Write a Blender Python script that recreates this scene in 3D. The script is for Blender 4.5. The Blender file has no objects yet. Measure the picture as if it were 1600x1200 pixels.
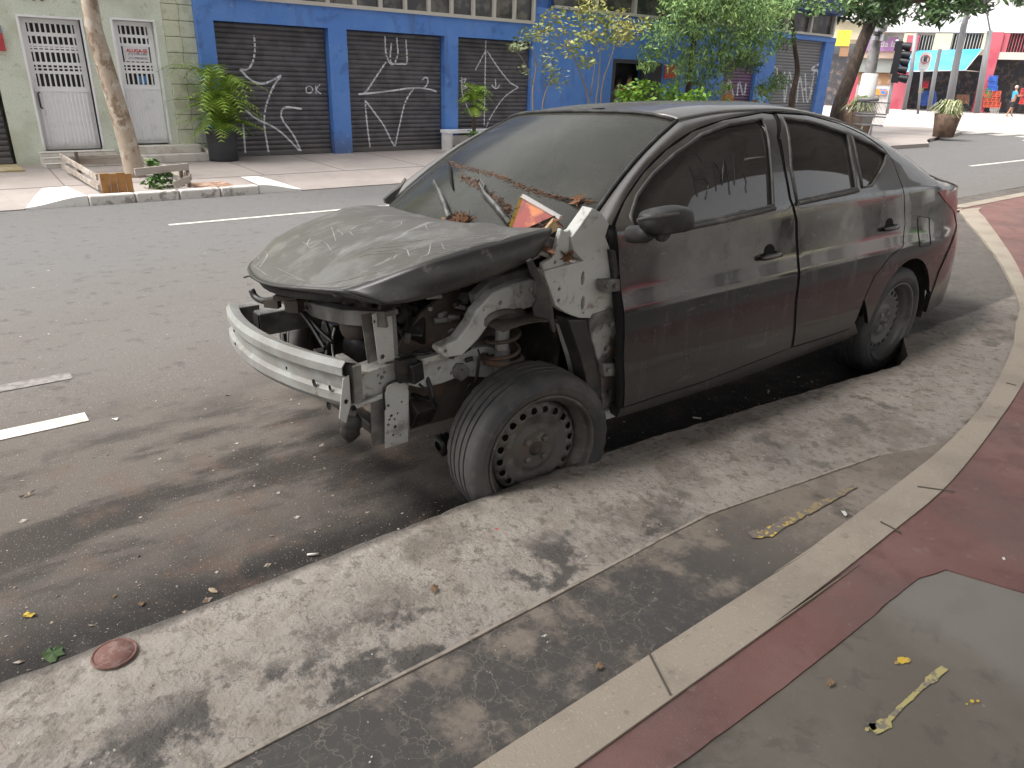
import bpy, bmesh, math, random
import numpy as np
from mathutils import Vector, Matrix, noise
from mathutils.geometry import delaunay_2d_cdt
random.seed(7)
SC = bpy.context.scene
COL = SC.collection
# ------------------------------------------------------------------ camera
CPOS = Vector((-1.5056, -2.5096, 1.5240)); YAW, PIT, ROL, FPX = 0.88964, 0.40160, 0.033606, 1140.8
FW = Vector((math.cos(PIT)*math.cos(YAW), math.cos(PIT)*math.sin(YAW), -math.sin(PIT)))
_r0 = FW.cross(Vector((0, 0, 1))).normalized(); _u0 = _r0.cross(FW)
RT = _r0*math.cos(ROL) + _u0*math.sin(ROL); UP = _u0*math.cos(ROL) - _r0*math.sin(ROL)
cam = bpy.data.cameras.new('camera'); camo = bpy.data.objects.new('camera', cam); COL.objects.link(camo)
camo.matrix_world = Matrix(((RT.x, UP.x, -FW.x, CPOS.x), (RT.y, UP.y, -FW.y, CPOS.y), (RT.z, UP.z, -FW.z, CPOS.z), (0, 0, 0, 1)))
cam.sensor_fit = 'HORIZONTAL'; cam.sensor_width = 36; cam.lens = 36*FPX/1600; cam.clip_start = .05; cam.clip_end = 1500
SC.camera = camo
# ------------------------------------------------------------------ world, sun, exposure
SUN_EL, SUN_AZ = math.radians(57), math.radians(160)       # azimuth measured from +x towards +y
w = bpy.data.worlds.new('World'); SC.world = w; w.use_nodes = True
nt = w.node_tree; nt.nodes.clear()
sky = nt.nodes.new('ShaderNodeTexSky'); sky.sky_type = 'NISHITA'; sky.sun_disc = False
sky.sun_elevation = SUN_EL; sky.sun_rotation = math.pi/2 - SUN_AZ; sky.dust_density = 6; sky.air_density = 1.0; sky.ozone_density = 1.0
hs = nt.nodes.new('ShaderNodeHueSaturation'); hs.inputs['Saturation'].default_value = .10; hs.inputs['Value'].default_value = 1.0
bg = nt.nodes.new('ShaderNodeBackground'); bg.inputs[1].default_value = .15
wo = nt.nodes.new('ShaderNodeOutputWorld')
nt.links.new(sky.outputs[0], hs.inputs['Color']); nt.links.new(hs.outputs[0], bg.inputs[0]); nt.links.new(bg.outputs[0], wo.inputs[0])
sl = bpy.data.lights.new('sun', 'SUN'); sl.energy = 1.35; sl.angle = math.radians(14); sl.color = (1, .95, .88)
so = bpy.data.objects.new('sun', sl); COL.objects.link(so)
so.rotation_euler = Vector((math.cos(SUN_EL)*math.cos(SUN_AZ), math.cos(SUN_EL)*math.sin(SUN_AZ), math.sin(SUN_EL))).to_track_quat('Z', 'Y').to_euler()
SC.view_settings.view_transform = 'Standard'; SC.view_settings.look = 'None'
SC.view_settings.exposure = 1.2; SC.view_settings.gamma = 1; SC.view_settings.use_curve_mapping = False

# ------------------------------------------------------------------ helpers: rays
def ray(px, py): return (FW + RT*((px-800)/FPX) - UP*((py-600)/FPX))
def at(px, py, ax, val):
    d = ray(px, py); t = (val - CPOS[ax])/d[ax]
    return CPOS + d*t
YK = 9.03; ZROAD = -.32; ZSW = -.20                        # far kerb line, far gutter level, far pavement level
def zr(y):                                                 # road camber
    if y <= 1: return 0.
    return ZROAD*min(1., (y-1)/(YK-1))**1.6
def groad(px, py):
    z = 0.
    for i in range(30): p = at(px, py, 2, z); z = .5*z + .5*zr(p.y)
    return Vector((p.x, p.y, zr(p.y)))
def sm(t): t = max(0., min(1., t)); return t*t*(3-2*t)
def pchip(xs, ys):
    xs = np.array(xs, float); ys = np.array(ys, float); h = np.diff(xs); d = np.diff(ys)/h
    m = np.zeros(len(xs)); m[0] = d[0]; m[-1] = d[-1]
    for i in range(1, len(xs)-1):
        m[i] = 0 if d[i-1]*d[i] <= 0 else 2*d[i-1]*d[i]/(d[i-1]+d[i])
    def f(x):
        x = min(max(x, xs[0]), xs[-1]); i = min(int(np.searchsorted(xs, x, 'right'))-1, len(xs)-2)
        t = (x-xs[i])/h[i]
        return float((1+2*t)*(1-t)**2*ys[i] + t*(1-t)**2*h[i]*m[i] + t*t*(3-2*t)*ys[i+1] + t*t*(t-1)*h[i]*m[i+1])
    return f
def catmull(pts, n=6, closed=False):
    P = [Vector(p) for p in pts]; out = []; N = len(P)
    rng = N if closed else N-1
    for i in range(rng):
        p0 = P[(i-1) % N] if closed or i > 0 else P[0]*2-P[1]
        p1 = P[i]; p2 = P[(i+1) % N]
        p3 = P[(i+2) % N] if closed or i+2 < N else P[-1]*2-P[-2]
        for k in range(n):
            t = k/n
            out.append(.5*((2*p1) + (p2-p0)*t + (2*p0-5*p1+4*p2-p3)*t*t + (3*p1-p0-3*p2+p3)*t**3))
    if not closed: out.append(P[-1].copy())
    return out

# ------------------------------------------------------------------ helpers: materials
def srgb(r, g, b):
    f = lambda c: (c/255/12.92) if c/255 <= .04045 else ((c/255+.055)/1.055)**2.4
    return (f(r), f(g), f(b))
def M(name, base, layers=(), rough=.7, metal=0., bump=(), spec=.5, coat=0., alpha=1., emit=None, trans=0.):
    m = bpy.data.materials.new(name); m.use_nodes = True; t = m.node_tree; N = t.nodes; Lk = t.links
    b = N['Principled BSDF']
    b.inputs['Roughness'].default_value = rough; b.inputs['Metallic'].default_value = metal
    b.inputs['Specular IOR Level'].default_value = spec; b.inputs['Coat Weight'].default_value = coat
    b.inputs['Alpha'].default_value = alpha; b.inputs['Base Color'].default_value = (*base, 1)
    b.inputs['Transmission Weight'].default_value = trans
    geo = N.new('ShaderNodeNewGeometry'); pos = geo.outputs['Position']
    sep = None
    def sepxyz():
        nonlocal sep
        if sep is None:
            sep = N.new('ShaderNodeSeparateXYZ'); Lk.new(pos, sep.inputs[0])
        return sep
    def mth(op, a, bb, clamp=False):
        n = N.new('ShaderNodeMath'); n.operation = op; n.use_clamp = clamp
        for i, v in enumerate((a, bb)):
            if v is None: continue
            if isinstance(v, (int, float)): n.inputs[i].default_value = v
            else: Lk.new(v, n.inputs[i])
        return n.outputs[0]
    def mr(v, a, c, lo=0., hi=1.):
        n = N.new('ShaderNodeMapRange'); n.interpolation_type = 'SMOOTHSTEP'; Lk.new(v, n.inputs[0])
        if a <= c: n.inputs[1].default_value, n.inputs[2].default_value, n.inputs[3].default_value, n.inputs[4].default_value = a, c, lo, hi
        else: n.inputs[1].default_value, n.inputs[2].default_value, n.inputs[3].default_value, n.inputs[4].default_value = c, a, hi, lo
        return n.outputs[0]
    def coords(st, off, warp=0):
        mp = N.new('ShaderNodeMapping'); Lk.new(pos, mp.inputs[0]); mp.inputs[3].default_value = st; mp.inputs[1].default_value = off
        if not warp: return mp.outputs[0]
        nz = N.new('ShaderNodeTexNoise'); nz.inputs['Scale'].default_value = warp[0]; nz.inputs['Detail'].default_value = 3; Lk.new(mp.outputs[0], nz.inputs[0])
        vm = N.new('ShaderNodeVectorMath'); vm.operation = 'MULTIPLY_ADD'; Lk.new(nz.outputs['Color'], vm.inputs[0])
        vm.inputs[1].default_value = (warp[1],)*3; Lk.new(mp.outputs[0], vm.inputs[2]); return vm.outputs[0]
    colr = None; rgh = None
    seed = 0
    for L in layers:
        seed += 1
        kind = L.get('t', 'noise'); co = coords(L.get('st', (1, 1, 1)), (seed*3.7, seed*1.3, seed*2.1), L.get('warp', 0))
        if kind == 'noise':
            n = N.new('ShaderNodeTexNoise'); n.inputs['Scale'].default_value = L.get('s', 5); n.inputs['Detail'].default_value = L.get('d', 6)
            n.inputs['Roughness'].default_value = L.get('r0', .6); Lk.new(co, n.inputs[0]); v = n.outputs[0]
            v = mr(v, L.get('lo', .45), L.get('hi', .6))
        elif kind == 'cell':
            n = N.new('ShaderNodeTexVoronoi'); n.inputs['Scale'].default_value = L.get('s', 5); Lk.new(co, n.inputs[0])
            v = mr(n.outputs['Distance'], L.get('lo', .2), L.get('hi', .1))
        elif kind == 'crack':
            n = N.new('ShaderNodeTexVoronoi'); n.feature = 'DISTANCE_TO_EDGE'; n.inputs['Scale'].default_value = L.get('s', 5); Lk.new(co, n.inputs[0])
            v = mr(n.outputs['Distance'], L.get('hi', .02), L.get('lo', .004))
        elif kind == 'all':
            n = N.new('ShaderNodeValue'); n.outputs[0].default_value = 1; v = n.outputs[0]
        if L.get('up'):
            s2 = N.new('ShaderNodeSeparateXYZ'); Lk.new(geo.outputs['Normal'], s2.inputs[0]); v = mth('MULTIPLY', v, mr(s2.outputs[2], *L['up']))
        for (ax, a, c) in L.get('m', ()):
            src = sepxyz().outputs[ax]
            if L.get('edge'):
                nz = N.new('ShaderNodeTexNoise'); nz.inputs['Scale'].default_value = L['edge'][0]; nz.inputs['Detail'].default_value = 6; Lk.new(pos, nz.inputs[0])
                src = mth('ADD', src, mth('MULTIPLY', mth('SUBTRACT', nz.outputs[0], .5), L['edge'][1]))
            v = mth('MULTIPLY', v, mr(src, a, c))
        for (cx, cy, rad, sx) in L.get('spot', ()):
            vs = N.new('ShaderNodeVectorMath'); vs.operation = 'SUBTRACT'; Lk.new(pos, vs.inputs[0]); vs.inputs[1].default_value = (cx, cy, 0)
            vv = N.new('ShaderNodeVectorMath'); vv.operation = 'MULTIPLY'; Lk.new(vs.outputs[0], vv.inputs[0]); vv.inputs[1].default_value = (1/sx, 1, 0)
            vl = N.new('ShaderNodeVectorMath'); vl.operation = 'LENGTH'; Lk.new(vv.outputs[0], vl.inputs[0])
            v = mth('MULTIPLY', v, mr(vl.outputs['Value'], rad, rad*.25))
        v = mth('MULTIPLY', v, L.get('k', 1.))
        mx = N.new('ShaderNodeMix'); mx.data_type = 'RGBA'; Lk.new(v, mx.inputs[0])
        if colr is None: mx.inputs[6].default_value = (*base, 1)
        else: Lk.new(colr, mx.inputs[6])
        mx.inputs[7].default_value = (*L['c'], 1); colr = mx.outputs[2]
        if 'r' in L:
            mf = N.new('ShaderNodeMix'); Lk.new(v, mf.inputs[0])
            if rgh is None: mf.inputs[2].default_value = rough
            else: Lk.new(rgh, mf.inputs[2])
            mf.inputs[3].default_value = L['r']; rgh = mf.outputs[0]
    if colr is not None: Lk.new(colr, b.inputs['Base Color'])
    if rgh is not None: Lk.new(rgh, b.inputs['Roughness'])
    prev = None
    for (s, st, dist) in bump:
        n = N.new('ShaderNodeTexNoise'); n.inputs['Scale'].default_value = s; n.inputs['Detail'].default_value = 5; Lk.new(pos, n.inputs[0])
        bp = N.new('ShaderNodeBump'); bp.inputs['Strength'].default_value = st; bp.inputs['Distance'].default_value = dist; Lk.new(n.outputs[0], bp.inputs['Height'])
        if prev: Lk.new(prev, bp.inputs['Normal'])
        prev = bp.outputs[0]
    if prev: Lk.new(prev, b.inputs['Normal'])
    if emit: b.inputs['Emission Color'].default_value = (*emit[0], 1); b.inputs['Emission Strength'].default_value = emit[1]
    return m
def glassmat(name, tint, dust, dlo, dhi, amt, gloss=.08):
    m = bpy.data.materials.new(name); m.use_nodes = True; t = m.node_tree; N = t.nodes; Lk = t.links; N.clear()
    o = N.new('ShaderNodeOutputMaterial'); geo = N.new('ShaderNodeNewGeometry')
    tr = N.new('ShaderNodeBsdfTransparent'); tr.inputs[0].default_value = (*tint, 1)
    df = N.new('ShaderNodeBsdfDiffuse'); df.inputs[0].default_value = (*dust, 1)
    gl = N.new('ShaderNodeBsdfGlossy'); gl.inputs[0].default_value = (1, 1, 1, 1); gl.inputs['Roughness'].default_value = gloss
    mp = N.new('ShaderNodeMapping'); mp.inputs[3].default_value = (1, 1, .6); Lk.new(geo.outputs['Position'], mp.inputs[0])
    nz = N.new('ShaderNodeTexNoise'); nz.inputs['Scale'].default_value = 3.5; nz.inputs['Detail'].default_value = 8; nz.inputs['Roughness'].default_value = .65; Lk.new(mp.outputs[0], nz.inputs[0])
    mr = N.new('ShaderNodeMapRange'); mr.inputs[1].default_value = .3; mr.inputs[2].default_value = .72; mr.inputs[3].default_value = dlo; mr.inputs[4].default_value = dhi; Lk.new(nz.outputs[0], mr.inputs[0])
    m1 = N.new('ShaderNodeMixShader'); Lk.new(mr.outputs[0], m1.inputs[0]); Lk.new(tr.outputs[0], m1.inputs[1]); Lk.new(df.outputs[0], m1.inputs[2])
    fr = N.new('ShaderNodeFresnel'); fr.inputs[0].default_value = 1.5
    mu = N.new('ShaderNodeMath'); mu.operation = 'MULTIPLY'; mu.inputs[1].default_value = amt; Lk.new(fr.outputs[0], mu.inputs[0])
    m2 = N.new('ShaderNodeMixShader'); Lk.new(mu.outputs[0], m2.inputs[0]); Lk.new(m1.outputs[0], m2.inputs[1]); Lk.new(gl.outputs[0], m2.inputs[2])
    Lk.new(m2.outputs[0], o.inputs[0]); return m

# ------------------------------------------------------------------ helpers: meshes and objects
class MB:
    def __init__(s): s.v = []; s.f = []; s.sm = []
    def add(s, vs, fs, smooth=False):
        o = len(s.v); s.v += [tuple(v) for v in vs]; s.f += [tuple(o+i for i in f) for f in fs]; s.sm += [smooth]*len(fs); return s
    def box(s, c, sz, ax=None):
        c = Vector(c); a = ax or (Vector((1, 0, 0)), Vector((0, 1, 0)), Vector((0, 0, 1)))
        vs = [c + a[0]*(sx*sz[0]/2) + a[1]*(sy*sz[1]/2) + a[2]*(szz*sz[2]/2) for sx in (-1, 1) for sy in (-1, 1) for szz in (-1, 1)]
        return s.add(vs, [(0, 1, 3, 2), (4, 6, 7, 5), (0, 4, 5, 1), (2, 3, 7, 6), (0, 2, 6, 4), (1, 5, 7, 3)])
    def bx(s, x0, x1, y0, y1, z0, z1): return s.box(((x0+x1)/2, (y0+y1)/2, (z0+z1)/2), (abs(x1-x0), abs(y1-y0), abs(z1-z0)))
    def beam(s, a, b, w, h, up=(0, 0, 1)):
        a = Vector(a); b = Vector(b); d = (b-a); L = d.length; d.normalize(); sd = d.cross(Vector(up)).normalized(); u = sd.cross(d)
        return s.box((a+b)/2, (L, w, h), (d, sd, u))
    def tube(s, pts, r, n=8, cap=True):
        P = [Vector(p) for p in pts]; K = len(P); R = r if isinstance(r, (list, tuple)) else [r]*K
        vs = []; prev = None
        for i, p in enumerate(P):
            d = (P[min(i+1, K-1)] - P[max(i-1, 0)])
            if d.length < 1e-9: d = Vector((0, 0, 1))
            d.normalize()
            if prev is None: a = d.orthogonal().normalized()
            else:
                a = prev - d*prev.dot(d)
                a = d.orthogonal().normalized() if a.length < 1e-6 else a.normalized()
            prev = a; b = d.cross(a)
            vs += [p + (a*math.cos(2*math.pi*k/n) + b*math.sin(2*math.pi*k/n))*R[i] for k in range(n)]
        fs = [(i*n+k, i*n+(k+1) % n, (i+1)*n+(k+1) % n, (i+1)*n+k) for i in range(K-1) for k in range(n)]
        s.add(vs, fs, True)
        if cap: s.add(vs[:n], [tuple(range(n))[::-1]]); s.add(vs[-n:], [tuple(range(n))])
        return s
    def lathe(s, prof, c, ax=(0, 0, 1), n=32, smooth=True, closed=False):
        c = Vector(c); ax = Vector(ax).normalized(); a = ax.orthogonal().normalized(); b = ax.cross(a); vs = []
        for (r, h) in prof: vs += [c + ax*h + (a*math.cos(2*math.pi*k/n) + b*math.sin(2*math.pi*k/n))*r for k in range(n)]
        K = len(prof); fs = []
        for i in range(K if closed else K-1):
            j = (i+1) % K
            fs += [(i*n+k, i*n+(k+1) % n, j*n+(k+1) % n, j*n+k) for k in range(n)]
        return s.add(vs, fs, smooth)
    def prism(s, poly, vec, holes=()):
        """closed 3D polygon (list of Vector, planar) extruded along vec, holes cut right through"""
        P = [Vector(p) for p in poly]; vec = Vector(vec); nrm = Vector()
        for i in range(len(P)): nrm += (P[i]-P[0]).cross(P[(i+1) % len(P)]-P[0])
        nrm.normalize()
        if nrm.dot(vec) < 0: nrm = -nrm
        a = nrm.orthogonal().normalized(); b = nrm.cross(a); o = P[0]
        loops = [[((q-o).dot(a), (q-o).dot(b)) for q in P]] + [[((Vector(q)-o).dot(a), (Vector(q)-o).dot(b)) for q in h] for h in holes]
        v2, t = tri2d(loops); nn = len(v2)
        top = [o + a*x + b*y for x, y in v2]; vs = top + [q+vec for q in top]
        fs = [tuple(f) for f in t] + [tuple(nn+i for i in f[::-1]) for f in t]
        s.add(vs, fs)
        for lp in loops:
            q = [o + a*x + b*y for x, y in lp]; k = len(q)
            s.add(q + [z+vec for z in q], [(i, (i+1) % k, k+(i+1) % k, k+i) for i in range(k)])
        return s
    def build(s, name, mat, parent=None, bevel=0, autosmooth=False):
        me = bpy.data.meshes.new(name); me.from_pydata(s.v, [], s.f); me.update()
        me.polygons.foreach_set('use_smooth', s.sm if not autosmooth else [True]*len(s.f))
        bm = bmesh.new(); bm.from_mesh(me); bmesh.ops.remove_doubles(bm, verts=bm.verts, dist=1e-5)
        bmesh.ops.recalc_face_normals(bm, faces=bm.faces); bm.to_mesh(me); bm.free()
        me.materials.append(mat); ob = bpy.data.objects.new(name, me); COL.objects.link(ob)
        if bevel:
            md = ob.modifiers.new('bevel', 'BEVEL'); md.width = bevel; md.segments = 2; md.limit_method = 'ANGLE'; md.angle_limit = math.radians(40)
        if autosmooth:
            me.polygons.foreach_set('use_smooth', [True]*len(me.polygons))
            try: me.set_sharp_from_angle(angle=math.radians(40))
            except Exception: pass
        if parent: ob.parent = parent; ob.matrix_parent_inverse = parent.matrix_world.inverted() if parent.matrix_world != Matrix() else Matrix()
        return ob
def inpoly(x, y, lp):
    c = False; j = len(lp)-1
    for i in range(len(lp)):
        xi, yi = lp[i][0], lp[i][1]; xj, yj = lp[j][0], lp[j][1]
        if (yi > y) != (yj > y) and x < (xj-xi)*(y-yi)/(yj-yi)+xi: c = not c
        j = i
    return c
def tri2d(loops, grid=None, extra=()):
    vs = []; ed = []
    for lp in loops:
        o = len(vs); k = len(lp); vs += [Vector((p[0], p[1])) for p in lp]; ed += [(o+i, o+(i+1) % k) for i in range(k)]
    if grid:
        xs = [p[0] for p in loops[0]]; ys = [p[1] for p in loops[0]]
        gx, gy = grid if isinstance(grid, tuple) else (grid, grid)
        ax = np.array([p[0] for lp in loops for p in lp]); ay = np.array([p[1] for lp in loops for p in lp])
        x = math.floor(min(xs)/gx)*gx
        while x < max(xs):
            y = math.floor(min(ys)/gy)*gy
            while y < max(ys):
                if inpoly(x, y, loops[0]) and not any(inpoly(x, y, h) for h in loops[1:]) and (np.hypot((ax-x)/gx, (ay-y)/gy)).min() > .42: vs.append(Vector((x, y)))
                y += gy
            x += gx
    vs += [Vector(e) for e in extra]
    r = delaunay_2d_cdt(vs, ed, [], 0, 1e-6)
    V = [(v.x, v.y) for v in r[0]]; F = []
    for f in r[2]:
        cx = sum(V[i][0] for i in f)/len(f); cy = sum(V[i][1] for i in f)/len(f)
        if inpoly(cx, cy, loops[0]) and not any(inpoly(cx, cy, h) for h in loops[1:]): F.append(f)
    return V, F
def tag(o, label=None, cat=None, group=None, kind=None):
    if label: o['label'] = label
    if cat: o['category'] = cat
    if group: o['group'] = group
    if kind: o['kind'] = kind
    return o
def empty(name, loc, label=None, cat=None, group=None, rz=0):
    o = bpy.data.objects.new(name, None); COL.objects.link(o); o.location = loc; o.rotation_euler = (0, 0, rz); o.empty_display_size = .2
    o.matrix_world = Matrix.Translation(Vector(loc)) @ Matrix.Rotation(rz, 4, 'Z')
    return tag(o, label, cat, group)
def resample(lp, step, closed=True):
    out = []; n = len(lp)
    for i in range(n if closed else n-1):
        a = Vector(lp[i]); b = Vector(lp[(i+1) % n]); k = max(1, int((b-a).length/step))
        out += [a.lerp(b, j/k) for j in range(k)]
    if not closed: out.append(Vector(lp[-1]))
    return out
def circ(c, r, n=10, ax1=(1, 0, 0), ax2=(0, 0, 1), r2=None):
    c = Vector(c); a = Vector(ax1); b = Vector(ax2)
    return [c + a*(r*math.cos(2*math.pi*k/n)) + b*((r2 or r)*math.sin(2*math.pi*k/n)) for k in range(n)]
def textmesh(s, size, mat, name, parent, origin, u, v, depth=.003, align='CENTER', bold=0.):
    cu = bpy.data.curves.new(name, 'FONT'); cu.body = s; cu.size = size; cu.align_x = align; cu.align_y = 'CENTER'; cu.extrude = depth; cu.offset = bold
    t = bpy.data.objects.new('tmp', cu); COL.objects.link(t)
    dg = bpy.context.evaluated_depsgraph_get(); me = bpy.data.meshes.new_from_object(t.evaluated_get(dg)); bpy.data.objects.remove(t)
    u = Vector(u).normalized(); v = Vector(v).normalized(); n = u.cross(v); o = Vector(origin)
    mw = Matrix(((u.x, v.x, n.x, o.x), (u.y, v.y, n.y, o.y), (u.z, v.z, n.z, o.z), (0, 0, 0, 1)))
    me.transform(mw); me.materials.clear(); me.materials.append(mat); me.name = name
    ob = bpy.data.objects.new(name, me); COL.objects.link(ob)
    if parent: ob.parent = parent; ob.matrix_parent_inverse = parent.matrix_world.inverted()
    return ob
# ================================================================== GROUND
asph = M('asphalt', (.125, .113, .102), [
    dict(c=(.155, .15, .145), s=.5, lo=.35, hi=.7, k=.6, st=(.25, 1, 1)),
    dict(c=(.125, .122, .121), k=.8, t='all', m=[(1, 2.2, 5.5)], edge=(1.5, 1.2)),
    dict(c=(.100, .083, .069), k=.85, t='all', m=[(1, 1.9, .6)], edge=(2, .9)),
    dict(c=(.022, .017, .014), s=1.6, lo=.46, hi=.58, k=.88, d=10, r0=.66, m=[(1, 1.3, .5), (1, -.9, -.2), (0, -2.6, -1.2)], edge=(3, .6), st=(.6, 1.6, 1)),
    dict(c=(.028, .023, .02), s=4, lo=.3, hi=.6, k=.8, m=[(1, -.02, -.42)], edge=(5, .25)), dict(c=(.010, .008, .007), t='all', k=.9, m=[(1, -.34, -.50)], edge=(6, .10)),  # gutter dirt, plus the kerb's shadow line painted in as a near-black strip
    dict(c=(.11, .07, .05), s=6, lo=.5, hi=.7, k=.5, m=[(1, 1.2, .2)]),
    dict(c=(.05, .045, .04), s=9, lo=.55, hi=.68, k=.5),
    dict(c=(.40, .37, .34), s=140, lo=.64, hi=.71, k=.65, d=2),
    dict(c=(.03, .03, .03), s=100, lo=.59, hi=.71, k=.5, d=2),
    dict(c=(.30, .27, .24), t='cell', s=55, lo=.08, hi=.05, k=.35, m=[(1, 2.5, 1.5)]),
], rough=.85, bump=[(140, .5, .004), (6, .3, .01)])
m_conc = M('rough_concrete', (.265, .236, .208), [
    dict(c=(.35, .315, .275), s=1.6, lo=.4, hi=.66, k=.7, st=(.7, 1.8, 1), warp=(3, .3)),
    dict(c=(.15, .128, .108), s=2.6, lo=.50, hi=.64, k=.8, d=10, r0=.66, warp=(5, .15)),
    dict(c=(.23, .195, .16), s=10, lo=.48, hi=.64, k=.6),
    dict(c=(.11, .092, .078), s=26, lo=.54, hi=.64, k=.6), dict(c=(.12, .10, .085), t='crack', s=2.2, lo=.001, hi=.006, k=.6, warp=(9, .3)),
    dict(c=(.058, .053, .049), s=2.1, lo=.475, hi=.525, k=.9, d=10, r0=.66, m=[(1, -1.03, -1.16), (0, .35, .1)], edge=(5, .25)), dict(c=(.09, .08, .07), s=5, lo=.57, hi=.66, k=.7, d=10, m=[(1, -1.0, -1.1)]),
    dict(c=(.42, .40, .37), s=22, lo=.6, hi=.72, k=.35),
    dict(c=(.10, .09, .08), s=40, lo=.60, hi=.7, k=.5),
    dict(c=(.45, .42, .38), s=200, lo=.66, hi=.74, k=.4, d=2),
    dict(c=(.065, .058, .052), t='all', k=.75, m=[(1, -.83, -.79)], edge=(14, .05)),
], rough=.9, bump=[(130, .7, .004), (40, .6, .010), (16, .7, .016), (5, .3, .02)])
m_slab = M('stained_slab', (.19, .158, .130), [
    dict(c=(.26, .222, .19), s=1.8, lo=.48, hi=.64, k=.6, warp=(4, .2)),
    dict(c=(.13, .105, .085), s=6, lo=.48, hi=.62, k=.6),
    dict(c=(.048, .0445, .042), s=1.9, lo=.42, hi=.505, k=.93, d=10, r0=.68, r=.75, m=[(0, .9, -.1)]),
    dict(c=(.065, .058, .053), s=3.4, lo=.54, hi=.63, k=.85, d=10, r0=.68, st=(2.0, .8, 1)),
    dict(c=(.11, .095, .08), s=30, lo=.54, hi=.64, k=.5),
    dict(c=(.22, .19, .16), t='crack', s=14, lo=.004, hi=.018, k=.38, warp=(11, .14), m=[(0, .2, -.4)]),
    dict(c=(.24, .20, .17), t='crack', s=4.0, lo=.002, hi=.007, k=.45, warp=(14, .12), m=[(0, .1, -.4)]),
    dict(c=(.30, .27, .24), s=35, lo=.62, hi=.72, k=.4),
    dict(c=(.40, .36, .32), s=160, lo=.67, hi=.74, k=.4, d=2),
], rough=.85, bump=[(120, .4, .002), (14, .3, .006)])
m_cream = M('cream_kerb_stone', (.32, .275, .22), [
    dict(c=(.25, .212, .17), s=3, lo=.45, hi=.62, k=.7), dict(c=(.17, .145, .12), s=12, lo=.62, hi=.72, k=.6),
    dict(c=(.46, .42, .36), s=140, lo=.6, hi=.72, k=.5, d=2), dict(c=(.12, .1, .085), s=60, lo=.64, hi=.72, k=.5)], rough=.9, bump=[(160, .6, .003), (20, .2, .004)])
m_red = M('worn_red_paint', (.165, .080, .070), [
    dict(c=(.21, .115, .102), s=2.5, lo=.4, hi=.65, k=.8), dict(c=(.125, .085, .078), s=1.3, lo=.5, hi=.65, k=.6), dict(c=(.12, .062, .056), s=7, lo=.5, hi=.65, k=.6),
    dict(c=(.22, .16, .14), s=18, lo=.63, hi=.7, k=.55), dict(c=(.30, .19, .17), s=150, lo=.64, hi=.74, k=.35, d=2)], rough=.85, bump=[(200, .7, .003), (25, .2, .004)])
m_grey = M('grey_path', (.125, .108, .088), [
    dict(c=(.165, .145, .12), s=1.7, lo=.4, hi=.6, k=.8), dict(c=(.07, .062, .053), s=3, lo=.52, hi=.64, k=.8, warp=(6,.3)), dict(c=(.09, .078, .066), s=11, lo=.55, hi=.66, k=.6, warp=(8,.1)),
    dict(c=(.30, .28, .25), s=40, lo=.67, hi=.73, k=.4), dict(c=(.20, .185, .165), k=.75, t='all', m=[(0, .28, .40)], edge=(6, .15)),
    dict(c=(.32, .3, .27), s=170, lo=.68, hi=.74, k=.4, d=2)], rough=.85, bump=[(140, .4, .002), (16, .25, .005)])
m_farsw = M('pale_pavement', (.36, .315, .29), [
    dict(c=(.29, .255, .235), s=.8, lo=.4, hi=.6, k=.8), dict(c=(.28, .24, .22), s=4, lo=.58, hi=.68, k=.6),
    dict(c=(.43, .39, .36), s=20, lo=.6, hi=.7, k=.5)], rough=.9, bump=[(30, .3, .01)])
m_white = M('worn_white_road_paint', (.62, .58, .52), [dict(c=(.3, .27, .24), s=25, lo=.5, hi=.68, k=.7), dict(c=(.4, .37, .33), s=4, lo=.5, hi=.6, k=.5)], rough=.8)
m_fpaint = M('faded_road_paint', (.24, .225, .21), [dict(c=(.14, .13, .12), s=20, lo=.45, hi=.6, k=.8)], rough=.85)
m_yell = M('yellow_paint', (.60, .40, .05), [dict(c=(.28, .22, .12), s=30, lo=.5, hi=.62, k=.8)], rough=.8)
m_yellf = M('faded_yellow_paint', (.42, .36, .15), [dict(c=(.19, .17, .14), s=34, lo=.47, hi=.55, k=.95)], rough=.8)

# road sheet with camber, reaching the horizon
ys = [-400, -60, -12, -4, -.6, 1] + [1+(YK-1)*i/14 for i in range(1, 15)] + [14, 30, 80, 300, 700]
xs = [-500, -100, -30, -12, -6, -3, 0, 3, 6, 10, 15, 20, 26, 34, 60, 120, 300, 900]
mb = MB(); mb.add([(x, y, zr(y)) for y in ys for x in xs], [(j*len(xs)+i, j*len(xs)+i+1, (j+1)*len(xs)+i+1, (j+1)*len(xs)+i) for j in range(len(ys)-1) for i in range(len(xs)-1)], True)
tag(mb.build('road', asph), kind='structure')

def sheet(name, loop, z, mat, thick=.0, grid=None, disp=None, parent=None, holes=()):
    """polygon (x,y) at height z with a skirt of the given thickness"""
    V, F = tri2d([loop]+list(holes), grid)
    zz = (lambda x, y: z + (disp(x, y) if disp else 0))
    mb = MB(); mb.add([(x, y, zz(x, y)) for x, y in V], F, True)
    if thick:
        k = len(loop); mb.add([(p[0], p[1], zz(p[0], p[1])) for p in loop]+[(p[0], p[1], z-thick) for p in loop], [(i, (i+1) % k, k+(i+1) % k, k+i) for i in range(k)])
    me = bpy.data.meshes.new(name); me.from_pydata(mb.v, [], mb.f); me.update(); me.polygons.foreach_set('use_smooth', mb.sm); me.materials.append(mat)
    if sum(p.normal.z*p.area for p in me.polygons) < 0: me.flip_normals()
    ob = bpy.data.objects.new(name, me); COL.objects.link(ob)
    if parent: ob.parent = parent
    return ob
ZS = .19
def nz(x, y, s, seed=0): return noise.fractal(Vector((x*s+seed, y*s, seed)), 1, 2, 4)
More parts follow.
